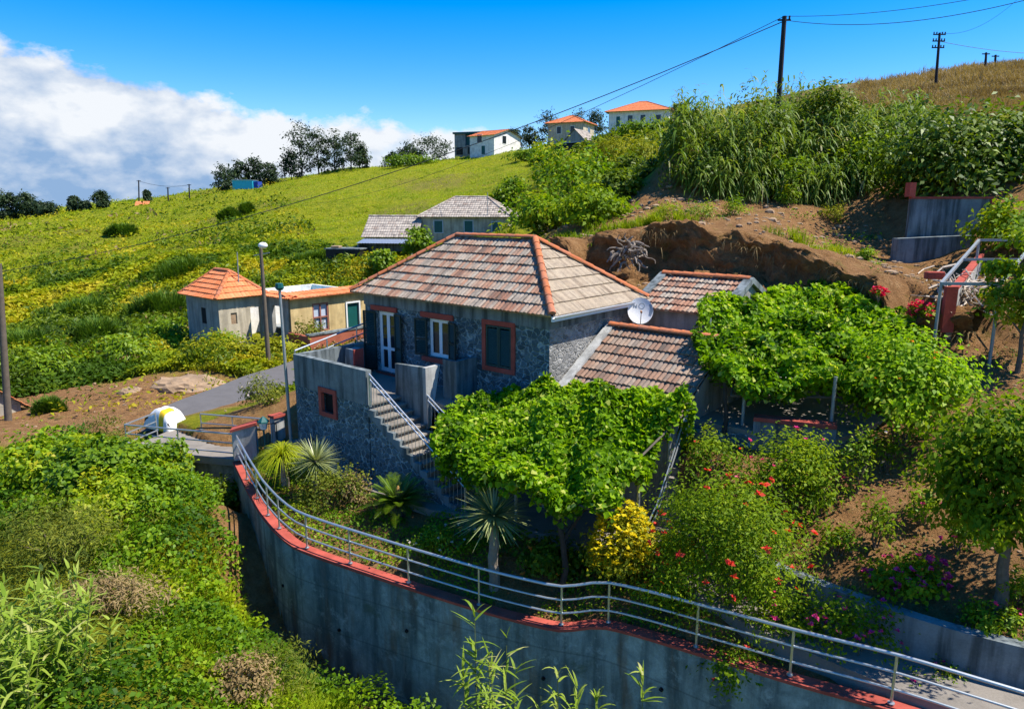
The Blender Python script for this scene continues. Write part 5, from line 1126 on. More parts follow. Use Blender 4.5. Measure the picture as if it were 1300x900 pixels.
def flowerheads(name, fm, C, size, parent, petals=9):
    """each flower head a part of its own (copies of three heads); past a hundred of them one mass of blossom"""
    C = np.asarray(C, float); many = len(C) > 100
    def arr(c, k):
        n = len(c); P = np.repeat(c, k, 0); a = rng.uniform(0, 6.28, n*k); el = rng.uniform(.15, 1.1, n*k)
        D = np.stack([np.cos(a)*np.cos(el), np.sin(a)*np.cos(el), np.sin(el)], 1); Nn = unit(np.array([0, 0, 1.])+rng.standard_normal((n*k, 3))*.3); L = rng.uniform(.6, 1.1, n*k); return P, D, Nn, L, rng.random(n*k)
    size *= 1.25
    if many:
        P, D, Nn, L, r = arr(C, 7); o = leaves('blossom', M[fm], P, D, Nn, L*size, L*size*.75, r, parent); o['kind'] = 'stuff'; return
    for i, c in enumerate(C):
        key = (fm, i % 3)
        if key not in FHEAD:
            P, D, Nn, L, r = arr(np.zeros((1, 3)), petals); o = leaves('flower', M[fm], P, D, Nn, L, L*.75, r); FHEAD[key] = o.data
        else: o = bpy.data.objects.new('flower', FHEAD[key]); COL.objects.link(o)
        o.parent = parent; o.location = tuple(c); o.scale = (size*rnd.uniform(.8, 1.3),)*3; o.rotation_euler = (rnd.gauss(0, .3), rnd.gauss(0, .3), rnd.uniform(0, 6.28))
def tree_mesh(h, cr, n, size, lm, bm_, trunk_h=.35, kind='round', nb=7, clumps=26):
    """returns (trunk builder, leaf arrays)"""
    mb = MB(); pts = [(rnd.gauss(0, .03)*h*i/5, rnd.gauss(0, .03)*h*i/5, h*.8*i/5-(.3 if i == 0 else 0)) for i in range(6)]; mb.tube(pts, h*.022, 7, h*.006, cap=False); parts = []
    for i in range(nb):
        t = trunk_h+(1-trunk_h)*(i+.4)/nb; z = h*t; a = 2.4*i+rnd.random(); w = cr*(math.sin(math.pi*min(1, (t-trunk_h)/(1-trunk_h)*.8+.2))**.7)*(.65 if kind != 'tall' else .55)
        q = (w*math.cos(a), w*math.sin(a), z+.06*h); b = Vector(pts[min(5, int(t*5))]); mb.tube([b, b.lerp(Vector(q), .5)+Vector((0, 0, .02*h)), Vector(q)], h*.009, 5, h*.003, cap=False)
        k_ = rnd.uniform(.34, .62); parts.append(crown(q, (cr*k_, cr*k_, cr*k_*(.8 if kind != 'tall' else 1.0)), n//nb, size, max(3, clumps//nb), .36, .35, droop=.5))
    return mb, cat_(*parts)

# ------------------------------------------------------------------ ground covers
def in_poly(X, Y, poly):
    ins = np.zeros(X.shape, bool); n = len(poly)
    for i in range(n):
        x0, y0 = poly[i][:2]; x1, y1 = poly[(i+1) % n][:2]; c = ((y0 > Y) != (y1 > Y)) & (X < (x1-x0)*(Y-y0)/((y1-y0) if y1 != y0 else 1e-9)+x0); ins ^= c
    return ins
def in_view(X, Y, Z, m=40):
    d = Y*CP-Z*SP; y = Y*SP+Z*CP; u = 650+F*X/d; v = 450-F*y/d; return (d > 1) & (u > -m-60) & (u < 1300+m+60) & (v > -m) & (v < 900+m+60)
def cover(name, lm, n, sampler, size, hump, keep, wr=.55, up=.8, hs=(1.6, .5), seed=50, patch=.5, droop=.3, kind='stuff', patch_s=2.2):
    X, Y = sampler(n); m = keep(X, Y); X, Y = X[m], Y[m]; Z = ground(X, Y); m = in_view(X, Y, Z); X, Y, Z = X[m], Y[m], Z[m]; n = len(X)
    h = hump*np.clip(.55+1.1*vnoise(X, Y, hs[0], seed)+.7*vnoise(X, Y, hs[1], seed+1), 0.03, 1.6); dist = np.hypot(X, Y)
    sz = size(dist)*rng.uniform(.6, 1.35, n)
    P = np.stack([X, Y, Z+h*np.sqrt(rng.random(n))*np.ones(n)], 1); gx_ = (vnoise(X+.2, Y, hs[0], seed)-vnoise(X-.2, Y, hs[0], seed))*hump*2.2; gy_ = (vnoise(X, Y+.2, hs[0], seed)-vnoise(X, Y-.2, hs[0], seed))*hump*2.2
    Nn = unit(np.stack([-gx_, -gy_, np.full(n, up)], 1)+rng.standard_normal((n, 3))*.42); D = unit(np.cross(Nn, rng.standard_normal((n, 3)))); D[:, 2] -= droop*.6
    rv = np.clip(.35+patch*1.5*vnoise(X, Y, patch_s, seed+2)+patch*.7*vnoise(X, Y, patch_s*.28, seed+3)+.35*(rng.random(n)-.3), 0, 1)
    o = leaves(name, M[lm], P, D, Nn, sz, sz*wr, rv); tag(o, kind=kind); return o
def uni(x0, x1, y0, y1): return lambda n: (rng.uniform(x0, x1, n), rng.uniform(y0, y1, n))
def wedge(y0, y1, t0, t1, p=1.0):
    """points spread over a wedge seen from the valley, denser nearby"""
    def f(n):
        a = rng.random(n); Y = 1/(1/y0+(1/y1-1/y0)*a) if p == 1 else y0*(y1/y0)**a; return rng.uniform(t0, t1, n)*Y, Y
    return f
dW = lambda X, Y: sdist(X, Y, EDGE)
# brambles on the slope below the wall
def k_low(X, Y): return (dW(X, Y) < -.55) & (X < 2)
FR = lambda X, Y: vnoise(X, Y, 3.2, 71)
tag(cover('bramble_cover', 'l_bramble', 150000, uni(-17, 1, 8.5, 28.5), lambda d: .075+.0024*d, 1.2, lambda X, Y: k_low(X, Y) & (dW(X, Y) < -.8-.5*vnoise(X, Y, 1.1, 72)) & (FR(X, Y) < .25) & (rng.random(len(X)) < np.where(X > -9.5, .85, 1.0)), .72, hs=(1.55, .5), seed=50, patch=.7), 'bright green brambles covering the slope left of the retaining wall', 'brambles')
tag(cover('gorse_cover', 'l_olive', 42000, uni(-17, -4, 8.5, 28), lambda d: .07+.002*d, .75, lambda X, Y: k_low(X, Y) & ((FR(X, Y) > .13) | ((X < -9.3) & (Y < 19.5) & (Y > 15.2))), .3, up=.3, hs=(1.2, .4), seed=55), 'dark olive gorse growing among the brambles on the left slope', 'gorse')
def grass_cover(name, label, n, sampler, keep, L, lm='l_grass', wd=.022, patch=.5, seed=80, per=6, lean=.5, droop=.35, scale=lambda d: 1.0, segs=2):
    X, Y = sampler(n); m = keep(X, Y); X, Y = X[m], Y[m]; Z = ground(X, Y); m = in_view(X, Y, Z); X, Y, Z = X[m], Y[m], Z[m]; n = len(X); k = np.repeat(np.arange(n), per)
    P = np.stack([X, Y, Z-.02], 1)[k]; sc = scale(np.hypot(X, Y))[k] if not np.isscalar(scale(np.hypot(X, Y))) else np.full(n*per, scale(1.0)); P[:, :2] += rng.standard_normal((n*per, 2))*.07*sc[:, None]
    D = unit(np.stack([rng.standard_normal(n*per)*lean, rng.standard_normal(n*per)*lean, np.ones(n*per)], 1)); ln_ = L*sc*rng.uniform(.5, 1.25, n*per)*np.clip(1+1.2*vnoise(X, Y, 1.9, seed)[k], .4, 1.7)
    rv = np.clip(.45+patch*1.6*vnoise(X, Y, 3, seed+2)[k]+.4*(rng.random(n*per)-.5), 0, 1)
    o = blades(name, M[lm], P, D, ln_, wd*sc, droop, rv, segs=segs); tag(o, label, 'grass', kind='stuff'); return o
grass_cover('slope_grass', 'bright long grass along the foot of the retaining wall at lower left', 15000, uni(-9.5, .5, 9.5, 22), lambda X, Y: k_low(X, Y) & (dW(X, Y) > -3.6) & (dW(X, Y) < -1.35), .5, wd=.03, per=6)
# hillside scrub
def slope_keep(X, Y):
    t = X/Y; g = ground(X, Y); v = 450-F*((Y*SP+g*CP)/(Y*CP-g*SP)); u = 650+F*X/(Y*CP-g*SP)
    meadow = (u > 330+(v-215)*.9) & (v < 318+.02*u) & (u < 720)
    road = np.abs(sdist(X, Y, np.array(ROADP))) < 2.0
    dirt = (np.hypot((X+18.5)/7.5, (Y-31)/5.2) < 1.0) & (rng.random(len(X)) > .015)
    houses = in_poly(X, Y, [K0[:2]+.3*-A-4.3*-A*1.0-.4*B, K0[:2]-5.4*A-.4*B, K0[:2]-5.4*A+9.8*B, K0[:2]+4.6*A+9.8*B, K0[:2]+4.6*A-.3*B])
    return ~(road | dirt | houses), meadow
def k_hill(X, Y):
    ok, mead = slope_keep(X, Y); return ok & ~mead & (X/Y < .06) & ((Y > 29) | (X < -13)) & ~((X > -9.5) & (Y < 38)) & (dW(X, Y) > .3)
tag(cover('hill_scrub', 'l_hill', 330000, wedge(29, 175, -.86, .06, 1), lambda d: .04+.0052*np.minimum(d, 75+.15*d), .8, lambda X, Y: k_hill(X, Y) & (rng.random(len(X)) < np.where(Y > 78, .22, 1.0)), .5, hs=(3.2, 1.1), seed=60, patch=1.05, patch_s=5.5), 'yellow green bracken and scrub covering the hillside on the left', 'scrub')
tag(cover('broom_patches', 'l_hedge', 100000, wedge(31, 130, -.86, .0, 1), lambda d: .05+.0055*d, 1.5, lambda X, Y: k_hill(X, Y) & (Y < 92) & (vnoise(X, Y, 7, 61)+.5*vnoise(X, Y, 2.6, 62) > np.where(Y < 62, .04, .16)), .35, up=.3, hs=(3.2, 1.1), seed=63), 'dark green broom patches mixed into the bracken of the left hillside', 'broom')
tag(cover('dead_bracken', 'l_dry', 26000, wedge(31, 125, -.86, .0, 1), lambda d: .05+.0048*d, .7, lambda X, Y: k_hill(X, Y) & (vnoise(X, Y, 6, 161)+.5*vnoise(X, Y, 2.0, 162) > .27), .4, up=.3, hs=(3.2, 1.1), seed=163), 'brown dead bracken patches on the left hillside', 'bracken')
def k_mead(X, Y): ok, mead = slope_keep(X, Y); return ok & mead
grass_cover('meadow_grass', 'short sunlit grass of the mown meadow behind the farmhouse', 60000, wedge(52, 170, -.88, .12, 1), lambda X, Y: k_mead(X, Y) | (k_hill(X, Y) & (Y > 72)), .16, wd=.035, per=4, lean=1.0, scale=lambda d: .5+d*.022)
# scrub on the right hand hill
def k_rhill(X, Y): u = X/Y; return (Y > 29+3*(u > .12)) & ~in_poly(X, Y, [(-1, 30), (17, 25), (19, 33), (15, 36.5), (6, 38.5), (1.5, 36)]) & (u > .03) & ~((u < .055) & (Y > 64) & (Y < 86)) & (sdist(X, Y, BANK) > .5)
tag(cover('hill_brush', 'l_hedge', 62000, wedge(30, 170, .02, .42, 1), lambda d: .06+.0065*d, 1.2, lambda X, Y: k_rhill(X, Y) & (X/Y < .40-.002*Y), .45, hs=(2.6, .9), seed=90, patch=.8), 'mixed green brush on the slope between the farmhouse and the cane thicket', 'brush')
tag(cover('pale_brush', 'l_pale', 26000, wedge(34, 150, .02, .40, 1), lambda d: .06+.006*d, 1.3, lambda X, Y: k_rhill(X, Y) & (vnoise(X, Y, 5, 93) > .08), .32, up=.3, hs=(2.6, .9), seed=92), 'pale yellowish brush scattered through the upper right slope', 'brush')
grass_cover('dry_grass', 'dry straw coloured grass on the hilltop at the right', 12000, wedge(44, 100, .46, .84, 1), lambda X, Y: X > 27, .5, 'l_dry', .04, per=6, lean=.5, scale=lambda d: .5+d*.016)
grass_cover('straw_grass', 'dry yellow grass on the bank beside the ruined cottage', 5200, uni(-18, -5, 33.5, 43), lambda X, Y: slope_keep(X, Y)[0] & ~((X > -9) & (Y < 40)), .55, 'l_pale', .04, per=6, scale=lambda d: 1.2)
# small growth on bare soil
SOILR = lambda X, Y: (dW(X, Y) > .5) & ~in_poly(X, Y, PAT)
tag(cover('garden_plants', 'l_bramble', 95000, uni(-10, 8, 9.5, 24), lambda d: .045+.0022*d, .34, lambda X, Y: (dW(X, Y) > .42) & (dW(X, Y) < 3.4) & ~in_poly(X, Y, [p[:2] for p in ct]) & ((sdist(X, Y, PLANT) < -1.5) | (Y > 16)) & (X < 7) & (vnoise(X, Y, 1.3, 33) > -.22+.16*(X > 2.6)), .6, hs=(.9, .3), seed=30), 'low leafy plants growing in the garden bed behind the railing', 'plants')
tag(cover('slope_weeds', 'l_hedge', 15000, uni(4, 16, 8, 20), lambda d: .04+.002*d, .22, lambda X, Y: (sdist(X, Y, PLANT) > .35) & ~in_poly(X, Y, PAT) & (vnoise(X, Y, 1.5, 37)+.6*vnoise(X, Y, .5, 38) > .20), .5, hs=(.9, .3), seed=36), 'sparse weeds on the brown planted slope', 'weeds')
tag(cover('leaf_litter', 'l_dry', 16000, uni(4, 17, 8, 24), lambda d: .05+.001*d, .02, lambda X, Y: (sdist(X, Y, PLANT) > .2) & ~in_poly(X, Y, PAT), .6, hs=(.9, .3), seed=39, droop=0), 'dry fallen leaves scattered over the brown slope', 'litter')
tag(cover('bench_weeds', 'l_bramble', 9000, uni(1, 18, 24, 39), lambda d: .06+.002*d, .3, lambda X, Y: (sdist(X, Y, BANK) > .4) & (vnoise(X, Y, 2.2, 41)+.6*vnoise(X, Y, .7, 42) > .30), .5, hs=(.9, .3), seed=40), 'small weeds dotted over the bare earth bench', 'weeds')
grass_cover('bench_grass', 'tufts of tall grass along the edge of the earth bank', 900, uni(1.5, 12.5, 25.5, 32), lambda X, Y: (sdist(X, Y, BANK) > .3) & (sdist(X, Y, BANK) < 3.2) & (vnoise(X, Y, 2.0, 45) > .0), .65, wd=.04, per=16, lean=.3)
tag(cover('dirt_weeds', 'l_pale', 5000, uni(-26, -9, 26, 37), lambda d: .06+.002*d, .4, lambda X, Y: slope_keep(X, Y)[0] & (vnoise(X, Y, 1.7, 47) > .27) & (dW(X, Y) > .5), .4, hs=(.9, .3), seed=46), 'scrubby weeds around the dirt patch by the road', 'weeds')
def stones(name, label, n, sampler, keep, lo, hi, m='rock'):
    X, Y = sampler(n); k = keep(X, Y); X, Y = X[k], Y[k]; Z = ground(X, Y); mb = MB()
    for x, y, z in zip(X, Y, Z):
        s = rnd.uniform(lo, hi)*(1 if rnd.random() < .85 else 1.7); bm = bmesh.new(); bmesh.ops.create_icosphere(bm, subdivisions=1, radius=s); bm.verts.index_update(); q = [rnd.uniform(.6, 1.2) for _ in range(3)]
        mb.raw([(x+v.co.x*q[0]*rnd.uniform(.8, 1.15), y+v.co.y*q[1], z+v.co.z*q[2]*.6*rnd.uniform(.8, 1.1)) for v in bm.verts], [tuple(v.index for v in f.verts) for f in bm.faces]); bm.free()
    tag(mb.build(name, M[m]), label, 'stones', kind='stuff')
stones('soil_clods', 'clods and stones on the brown earth bench and bank', 900, uni(1, 16, 22, 37), lambda X, Y: (sdist(X, Y, BANK) > -1.6), .03, .15)
stones('slope_stones', 'small stones on the brown planted slope', 220, uni(4, 16, 8, 20), lambda X, Y: (sdist(X, Y, PLANT) > .3) & ~in_poly(X, Y, PAT), .02, .06)
stones('road_stones', 'stones on the dirt patch beside the road', 140, uni(-25, -11, 26, 37), lambda X, Y: slope_keep(X, Y)[0] | (rng.random(len(X)) < .5), .03, .10)
def boulder(label, loc, s, m='rock', name='rock'):
    bm = bmesh.new(); bmesh.ops.create_icosphere(bm, subdivisions=4, radius=1); r_ = np.random.default_rng(int(abs(loc[0])*100)); k = r_.normal(size=(8, 3)); ph = r_.uniform(0, 6, 8)
    for v in bm.verts:
        d = sum(math.sin(v.co.x*k[i, 0]*2.4+v.co.y*k[i, 1]*2.4+v.co.z*k[i, 2]*2.4+ph[i])/(1+i*.5) for i in range(8))*.09; q_ = Vector(v.co); d += .16*noise.noise(q_*2.6+Vector((loc[0], 0, 0)))+.10*noise.noise(q_*6.0)+.06*noise.noise(q_*13); v.co *= 1+d; v.co = Vector((v.co.x*s[0], v.co.y*s[1], v.co.z*s[2]))
    bm.verts.index_update(); mb = MB(); mb.raw([v.co[:] for v in bm.verts], [tuple(v.index for v in f.verts) for f in bm.faces]); bm.free(); o = mb.build(name, M[m], None, False); o.location = tuple(loc); tag(o, label, 'rock')
boulder('broad brown rock outcrop beside the road below the ruined cottage', aty(232, 497, 34.0), (2.0, 1.1, .75)); boulder('pale tan rock further up the road verge, right of the larger outcrop', aty(318, 468, 37.5), (1.1, .7, .45)); boulder('small dark rock at the left end of the roadside outcrop', aty(172, 500, 33.2), (.7, .5, .35))

# ------------------------------------------------------------------ canes
def cane_arrays(X, Y, Z, H, per, L, Wd, lean=.12, soft=0.0):
    n = len(X); k = np.repeat(np.arange(n), per); ld = rng.standard_normal((n, 2))*lean; t = rng.uniform(.12, 1.0, n*per)**.8
    P = np.stack([X[k]+ld[k, 0]*H[k]*t, Y[k]+ld[k, 1]*H[k]*t, Z[k]+H[k]*t], 1); a = rng.uniform(0, 6.28, n*per); el = rng.uniform(.2-.3*soft, 1.05-.1*soft, n*per)+.35*(t > .9)
    D = np.stack([np.cos(a)*np.cos(el), np.sin(a)*np.cos(el), np.sin(el)], 1); ln_ = L*rng.uniform(.6, 1.25, n*per)*(1.1-.35*t); rv = np.clip(.25+.5*rng.random(n)[k]*.6+.35*t*rng.random(n*per)+.1*rng.standard_normal(n*per), 0, 1)
    rv = np.where(rng.random(n*per) < .035, .97, np.minimum(rv, .8))
    return (P, D, ln_, Wd*rng.uniform(.7, 1.2, n*per), rng.uniform(.12+.3*soft, .6+.7*soft, n*per), rv), ld
def cane_clump(name, label, X, Y, H, per, L, Wd, kind=None, lean=.12, stem_r=.012, cat='cane', segs=4, lm='l_cane', soft=0.0):
    Z = ground(X, Y); (P, D, ln_, w_, dr_, rv), ld = cane_arrays(X, Y, Z, H, per, L, Wd, lean, soft); c = np.array([X.mean(), Y.mean(), Z.mean()])
    e = empty(name, c, 0, label, cat); V, Q, k = bladeverts(P-c, D, ln_, w_, dr_, segs); npmesh('leaf_blades', V, Q, M[lm], e, np.repeat(rv, k))
    mb = MB()
    for i in range(len(X)): mb.tube([(X[i]-c[0]+ld[i, 0]*H[i]*t, Y[i]-c[1]+ld[i, 1]*H[i]*t, Z[i]-c[2]-.1+H[i]*t) for t in (0, .5, .97)], stem_r, 4, stem_r*.5, cap=False)
    mb.build('canes', simple('cane stems', (.13, .15, .04), .6) if 'cane stems' not in bpy.data.materials else bpy.data.materials['cane stems'], e); 
    return e
cx_, cy_, ch_ = [], [], []
for i in range(64):
    t_ = (i+.5)/64+rnd.gauss(0, .01); y_ = rnd.uniform(35.6, 44.0); x_ = y_*(.228+.335*t_); k_ = rnd.randint(13, 24); top = .75+.25*math.sin(math.pi*min(1, t_*1.5+.05)) - .35*max(0, t_-.72)/.28; hb = rnd.uniform(2.0, 4.5)*top; sp_ = rnd.uniform(.3, .75)
    cx_ += [x_+rnd.gauss(0, sp_) for _ in range(k_)]; cy_ += [y_+rnd.gauss(0, sp_) for _ in range(k_)]; ch_ += [hb*rnd.uniform(.65, 1.12) for _ in range(k_)]
Xc, Yc, Hc = map(np.array, (cx_, cy_, ch_))
cane_clump('cane_thicket', 'tall dense thicket of giant cane on the slope above the earth bench', Xc, Yc, Hc, 20, .9, .125, lean=.2, cat='cane thicket', soft=1.0)
tag(cover('thicket_shade_brush', 'l_hedge', 16000, wedge(35, 46, .20, .56, 1), lambda d: .22+0*d, 1.6, lambda X, Y: Y > 35, .35, up=.3, hs=(1.6, .6), seed=96), 'dark leafy undergrowth added for the shade in the lower part of the cane thicket', 'undergrowth')  # shrubs added to give the dark shading under the canes
n = 260; tt = rng.uniform(0, 1, n); Yc = 34.6+rng.uniform(0, 1.6, n); Xc = Yc*(.235+.25*tt); cane_clump('cane_fringe', 'lower drooping fringe of dry and green cane along the foot of the thicket', Xc, Yc, rng.uniform(.9, 2.0, n), 24, .8, .10, lean=.25, cat='cane thicket', soft=1.3)
n = 110; e0 = aty(28, 905, 10.6); Xc = e0[0]+rng.uniform(-1.1, .75, n); Yc = e0[1]+rng.uniform(-.9, 1.6, n); cane_clump('cane_clump', 'clump of giant cane with pale blades in the bottom left corner', Xc, Yc, rng.uniform(1.3, 2.3, n), 15, .55, .075, lean=.10, lm='l_shoot')
def few(label, spots, hs, Y, L=.45, per=22):
    P = np.array([aty(u, 960, Y+dy) for u, dy in spots]); P[:, 0] = [(u-650)/F*(Y+dy)*1.12 for u, dy in spots]; H = np.array([aty(u, vt, Y+dy)[2] for (u, dy), vt in zip(spots, hs)])-ground(P[:, 0], P[:, 1]); return cane_clump('cane_shoots', label, P[:, 0], P[:, 1], H, per, L*1.2, .07, lean=.02, lm='l_shoot')
few('tall fresh cane shoots in front of the retaining wall below the yellow shrub', [(606, 0), (622, .2), (640, -.1), (596, .3), (655, .2), (628, .5)], [775, 812, 800, 850, 845, 840], 12.6, .6, 40)
for u_, vt_, lab_ in ((690, 872, 'short cane tip just right of the tall fresh shoots, the lowest of the row'), (714, 853, 'tallest of the short cane tips in front of the wall right of the fresh shoots'), (737, 866, 'third short cane tip to the right of the tall fresh shoots'), (759, 878, 'thin short cane tip between the row of tips and the lone one at right')):
    few(lab_, [(u_, rnd.uniform(0, .2))], [vt_], 12.3, .55, 36)
few('single cane tip at the bottom edge, furthest right of the canes', [(826, 0)], [850], 11.6, .5, 36)

# ------------------------------------------------------------------ garden and yard shrubs
B_ = lambda u, v, Y: (lambda p: (p[0], p[1], gz(p[0], p[1])))(aty(u, v, Y))
bush('fig_bush', 'large round fig bush with big leaves below the entrance bridge', 'bush', B_(146, 668, 21.4), (1.8, 1.4, .74), 9000, .17, 'l_fig', clumps=70, wr=.8, spread=.2, lobed=True, rise=.6)
bush('leafy_bush', 'yellowish leafy bush at the left edge beside the fig bush', 'bush', B_(38, 640, 21.8), (2.0, 1.3, .7), 4600, .17, 'l_bramble', clumps=50, wr=.7)
bush('gorse_bush', 'dark feathery gorse bush low on the left slope below the fig bush', 'bush', B_(75, 700, 16.5), (1.7, 1.1, .8), 5200, .13, 'l_olive', clumps=60, wr=.2)
bush('gorse_bush', 'dark gorse bush at the foot of the slope near the retaining wall', 'bush', B_(345, 860, 14.0), (.9, .8, .5), 2600, .12, 'l_olive', clumps=40, wr=.2)
bush('dead_bush', 'brown dead brush lying on the brambles in the middle of the left slope', 'bush', B_(150, 765, 14.6), (1.25, .55, .42), 2600, .16, 'l_dry', clumps=40, wr=.16, zlo=-.2)
bush('dead_bush', 'orange brown dead bush at the bottom edge left of the wall', 'bush', B_(316, 905, 13.0), (.7, .5, .55), 2200, .10, 'l_dry', clumps=34, wr=.4)
bush('climber_clump', 'dark climber growing at the left end of the retaining wall under the bridge', 'bush', (WL[1][0]-.55, WL[1][1]-.5, gz(WL[1][0]-.6, WL[1][1]-.6)), (.8, .6, .8), 1800, .14, 'l_hedge', clumps=30, wr=.7)
bush('yellow_shrub', 'bright yellow flowering shrub right of the vine trunk', 'shrub', B_(788, 742, 15.2), (.72, .6, .95), 2600, .11, 'l_pale', clumps=40, flowers=('f_yellow', 420, .075))
bush('flowering_bush', 'big green bush with scattered red flowers behind the railing', 'bush', B_(918, 795, 13.6), (1.62, 1.3, 1.42), 15000, .095, 'l_green', clumps=110, wr=.38, flowers=('f_red', 46, .085), rise=.98, spread=.2)
bush('flowering_bush', 'loose leafy bush with a few pale and pink flowers below the patio wall', 'bush', B_(1000, 660, 15.0), (1.15, .9, .95), 4200, .10, 'l_green', clumps=46, wr=.5, flowers=('f_pink', 9, .06), rise=.9, shell=.3)
bush('rose_bush', 'pink rose bush leaning over the railing beside the path at lower right', 'rose', B_(1075, 858, 11.9), (.78, .5, .62), 1500, .085, 'l_green', clumps=28, wr=.6, flowers=('f_pink', 24, .06), rise=1.3, nst=4)
bush('rose_bush', 'small rose bush with pink blooms in front of the planter wall', 'rose', B_(968, 812, 12.9), (.6, .4, .5), 900, .085, 'l_bramble', clumps=20, wr=.6, flowers=('f_pink', 9, .055), rise=1.05)
bush('flower_clump', 'magenta flowering clump on the planter wall left of the round tree', 'flowers', B_(1150, 758, 12.7), (.75, .45, .34), 1500, .10, 'l_green', clumps=30, wr=.7, flowers=('f_pink', 40, .075))
bush('flower_clump', 'low green plants with crimson buds at the foot of the round tree', 'flowers', B_(1262, 790, 11.6), (.55, .4, .22), 900, .09, 'l_bramble', clumps=20, wr=.5, flowers=('f_pink', 3, .05))
bush('herb_clump', 'fresh green herb clump at the right edge behind the planter wall', 'plant', B_(1297, 780, 11.9), (.4, .35, .3), 700, .10, 'l_bramble', clumps=16, wr=.4)
for i, (u, v, Y, r, h, lab, fl) in enumerate(((1035, 690, 14.6, .55, .75, 'thin spindly shrub on the brown slope right of the red flowered bush', None), (1080, 665, 15.0, .5, .8, 'slender shrub with olive leaves in the middle of the brown slope', None), (1120, 630, 15.6, .6, .62, 'grey green shrub high on the brown slope below the patio', ('f_white', 4, .05)),
        (1110, 720, 13.6, .45, .7, 'upright spindly plant near the planter wall between the flower clumps', None), (1165, 690, 14.0, .4, .6, 'straggly shrub with crimson buds left of the round tree', ('f_pink', 5, .05)), (1060, 725, 13.6, .5, .45, 'low dark shrub along the top of the planter wall', None), (1020, 640, 15.4, .6, .7, 'yellowish shrub beside the patio corner pillar', ('f_pink', 3, .05)), (1210, 720, 13.2, .35, .5, 'small plant just left of the round tree trunk', ('f_pink', 4, .06)))):
    bush('slope_shrub', lab, 'shrub', B_(u, v, Y), (r*.8, r*.8, h*.9), 420, .11, 'l_bramble' if i % 3 == 1 else 'l_green', group='shrubs on the brown slope', clumps=22, wr=.45, flowers=fl, shell=.2, rise=1.0, nst=6)
bush('dark_shrub', 'dark leafy shrubs in the shade below the lower vine', 'shrub', B_(690, 728, 15.7), (1.0, .5, .45), 2000, .13, 'l_hedge', clumps=34, wr=.6, flowers=('f_orange', 4, .06))
bush('garden_shrub', 'olive green shrub under the small dragon tree', 'shrub', B_(420, 630, 19.3), (1.0, .7, .55), 2300, .10, 'l_olive', clumps=36, wr=.5)
bush('dry_shrub', 'dry reddish brown shrub beside the terrace wall', 'shrub', B_(452, 640, 19.2), (.5, .4, .45), 900, .10, 'l_dry', clumps=20, wr=.3)
bush('garden_shrub', 'pink flowered low shrub below the cycad', 'shrub', B_(570, 690, 16.6), (.9, .5, .38), 1600, .09, 'l_bramble', clumps=30, wr=.5, flowers=('f_white', 16, .04))
bush('garden_shrub', 'bright green shrub beside the yellow flowering shrub', 'shrub', B_(845, 765, 14.0), (.55, .5, .5), 1200, .11, 'l_bramble', clumps=22, wr=.35, flowers=('f_orange', 6, .05))
bush('roadside_shrub', 'grey green shrub beside the road left of the terrace', 'shrub', B_(333, 528, 26.5), (.75, .65, .6), 1500, .12, 'l_olive', clumps=26, wr=.4, flowers=('f_white', 12, .05))
bush('red_bougainvillea', 'crimson bougainvillea at the back of the upper vine', 'shrub', tuple(aty(1168, 400, 20.6)+np.array([0, 0, -.15])), (.36, .3, .30), 600, .10, 'l_bramble', clumps=18, flowers=('f_crimson', 110, .065))
bush('red_bougainvillea', 'small crimson bougainvillea spray rising above the upper vine', 'shrub', tuple(aty(1116, 372, 21.5)+np.array([0, 0, -.15])), (.2, .2, .16), 120, .09, 'l_bramble', clumps=8, flowers=('f_crimson', 26, .08))
bush('citrus_tree', 'bushy citrus tree with small leaves at the right end of the upper vine', 'tree', B_(1140, 590, 16.4), (1.3, 1.1, 1.0), 8000, .13, 'l_vine', clumps=70, wr=.6, rise=1.55, stem='bark', nst=9, flowers=('f_orange', 12, .05))
bush('broadleaf_bush', 'large dark glossy leaved bush above the red topped wall', 'bush', tuple(aty(1235, 262, 32.0)), (4.0, 2.2, 2.15), 14000, .28, 'l_dark', clumps=110, wr=.5, spread=.2, zlo=-.5)
bush('leafy_bush', 'light green leafy bush at the right edge below the red topped wall', 'bush', tuple(aty(1288, 312, 26.0)), (1.3, 1.0, .9), 2600, .2, 'l_bramble', clumps=36, wr=.6)
bush('farm_bush', 'bright green bush in front of the barn beside the tiled roof', 'bush', tuple(aty(486, 345, 60)), (1.0, .8, .9), 1500, .30, 'l_fig', clumps=26, wr=.7)
bush('farm_bush', 'taller green bush between the barn and the farmhouse wall', 'bush', tuple(aty(533, 327, 61)), (1.2, 1.0, 1.4), 1900, .30, 'l_fig', clumps=30, wr=.7)
bush('house_bush', 'green leafy bush at the left corner of the stone house roof', 'bush', tuple(hw(9.3, 2.6, -6.3)), (.8, .9, 1.25), 1900, .17, 'l_fig', clumps=30, wr=.7)
bush('house_bush', 'low plant beside the pale railing at the left of the stone house', 'plant', tuple(hw(8.95, 0.2, -5.7)), (.45, .5, .5), 900, .12, 'l_bramble', clumps=18, wr=.5)
bush('yard_bush', 'leafy weeds growing in front of the cream ruined wall', 'bush', tuple(K0+np.array([*(1.5*-A-.6*B), -.1])), (1.3, 1.0, .75), 1700, .2, 'l_bramble', clumps=30, wr=.5)
bush('yard_bush', 'weeds growing against the yellow wall beside the barred window', 'bush', tuple(K0+np.array([*(4.3*-A+3.4*B), .0])), (.8, 1.0, .9), 1300, .2, 'l_olive', clumps=26, wr=.4)
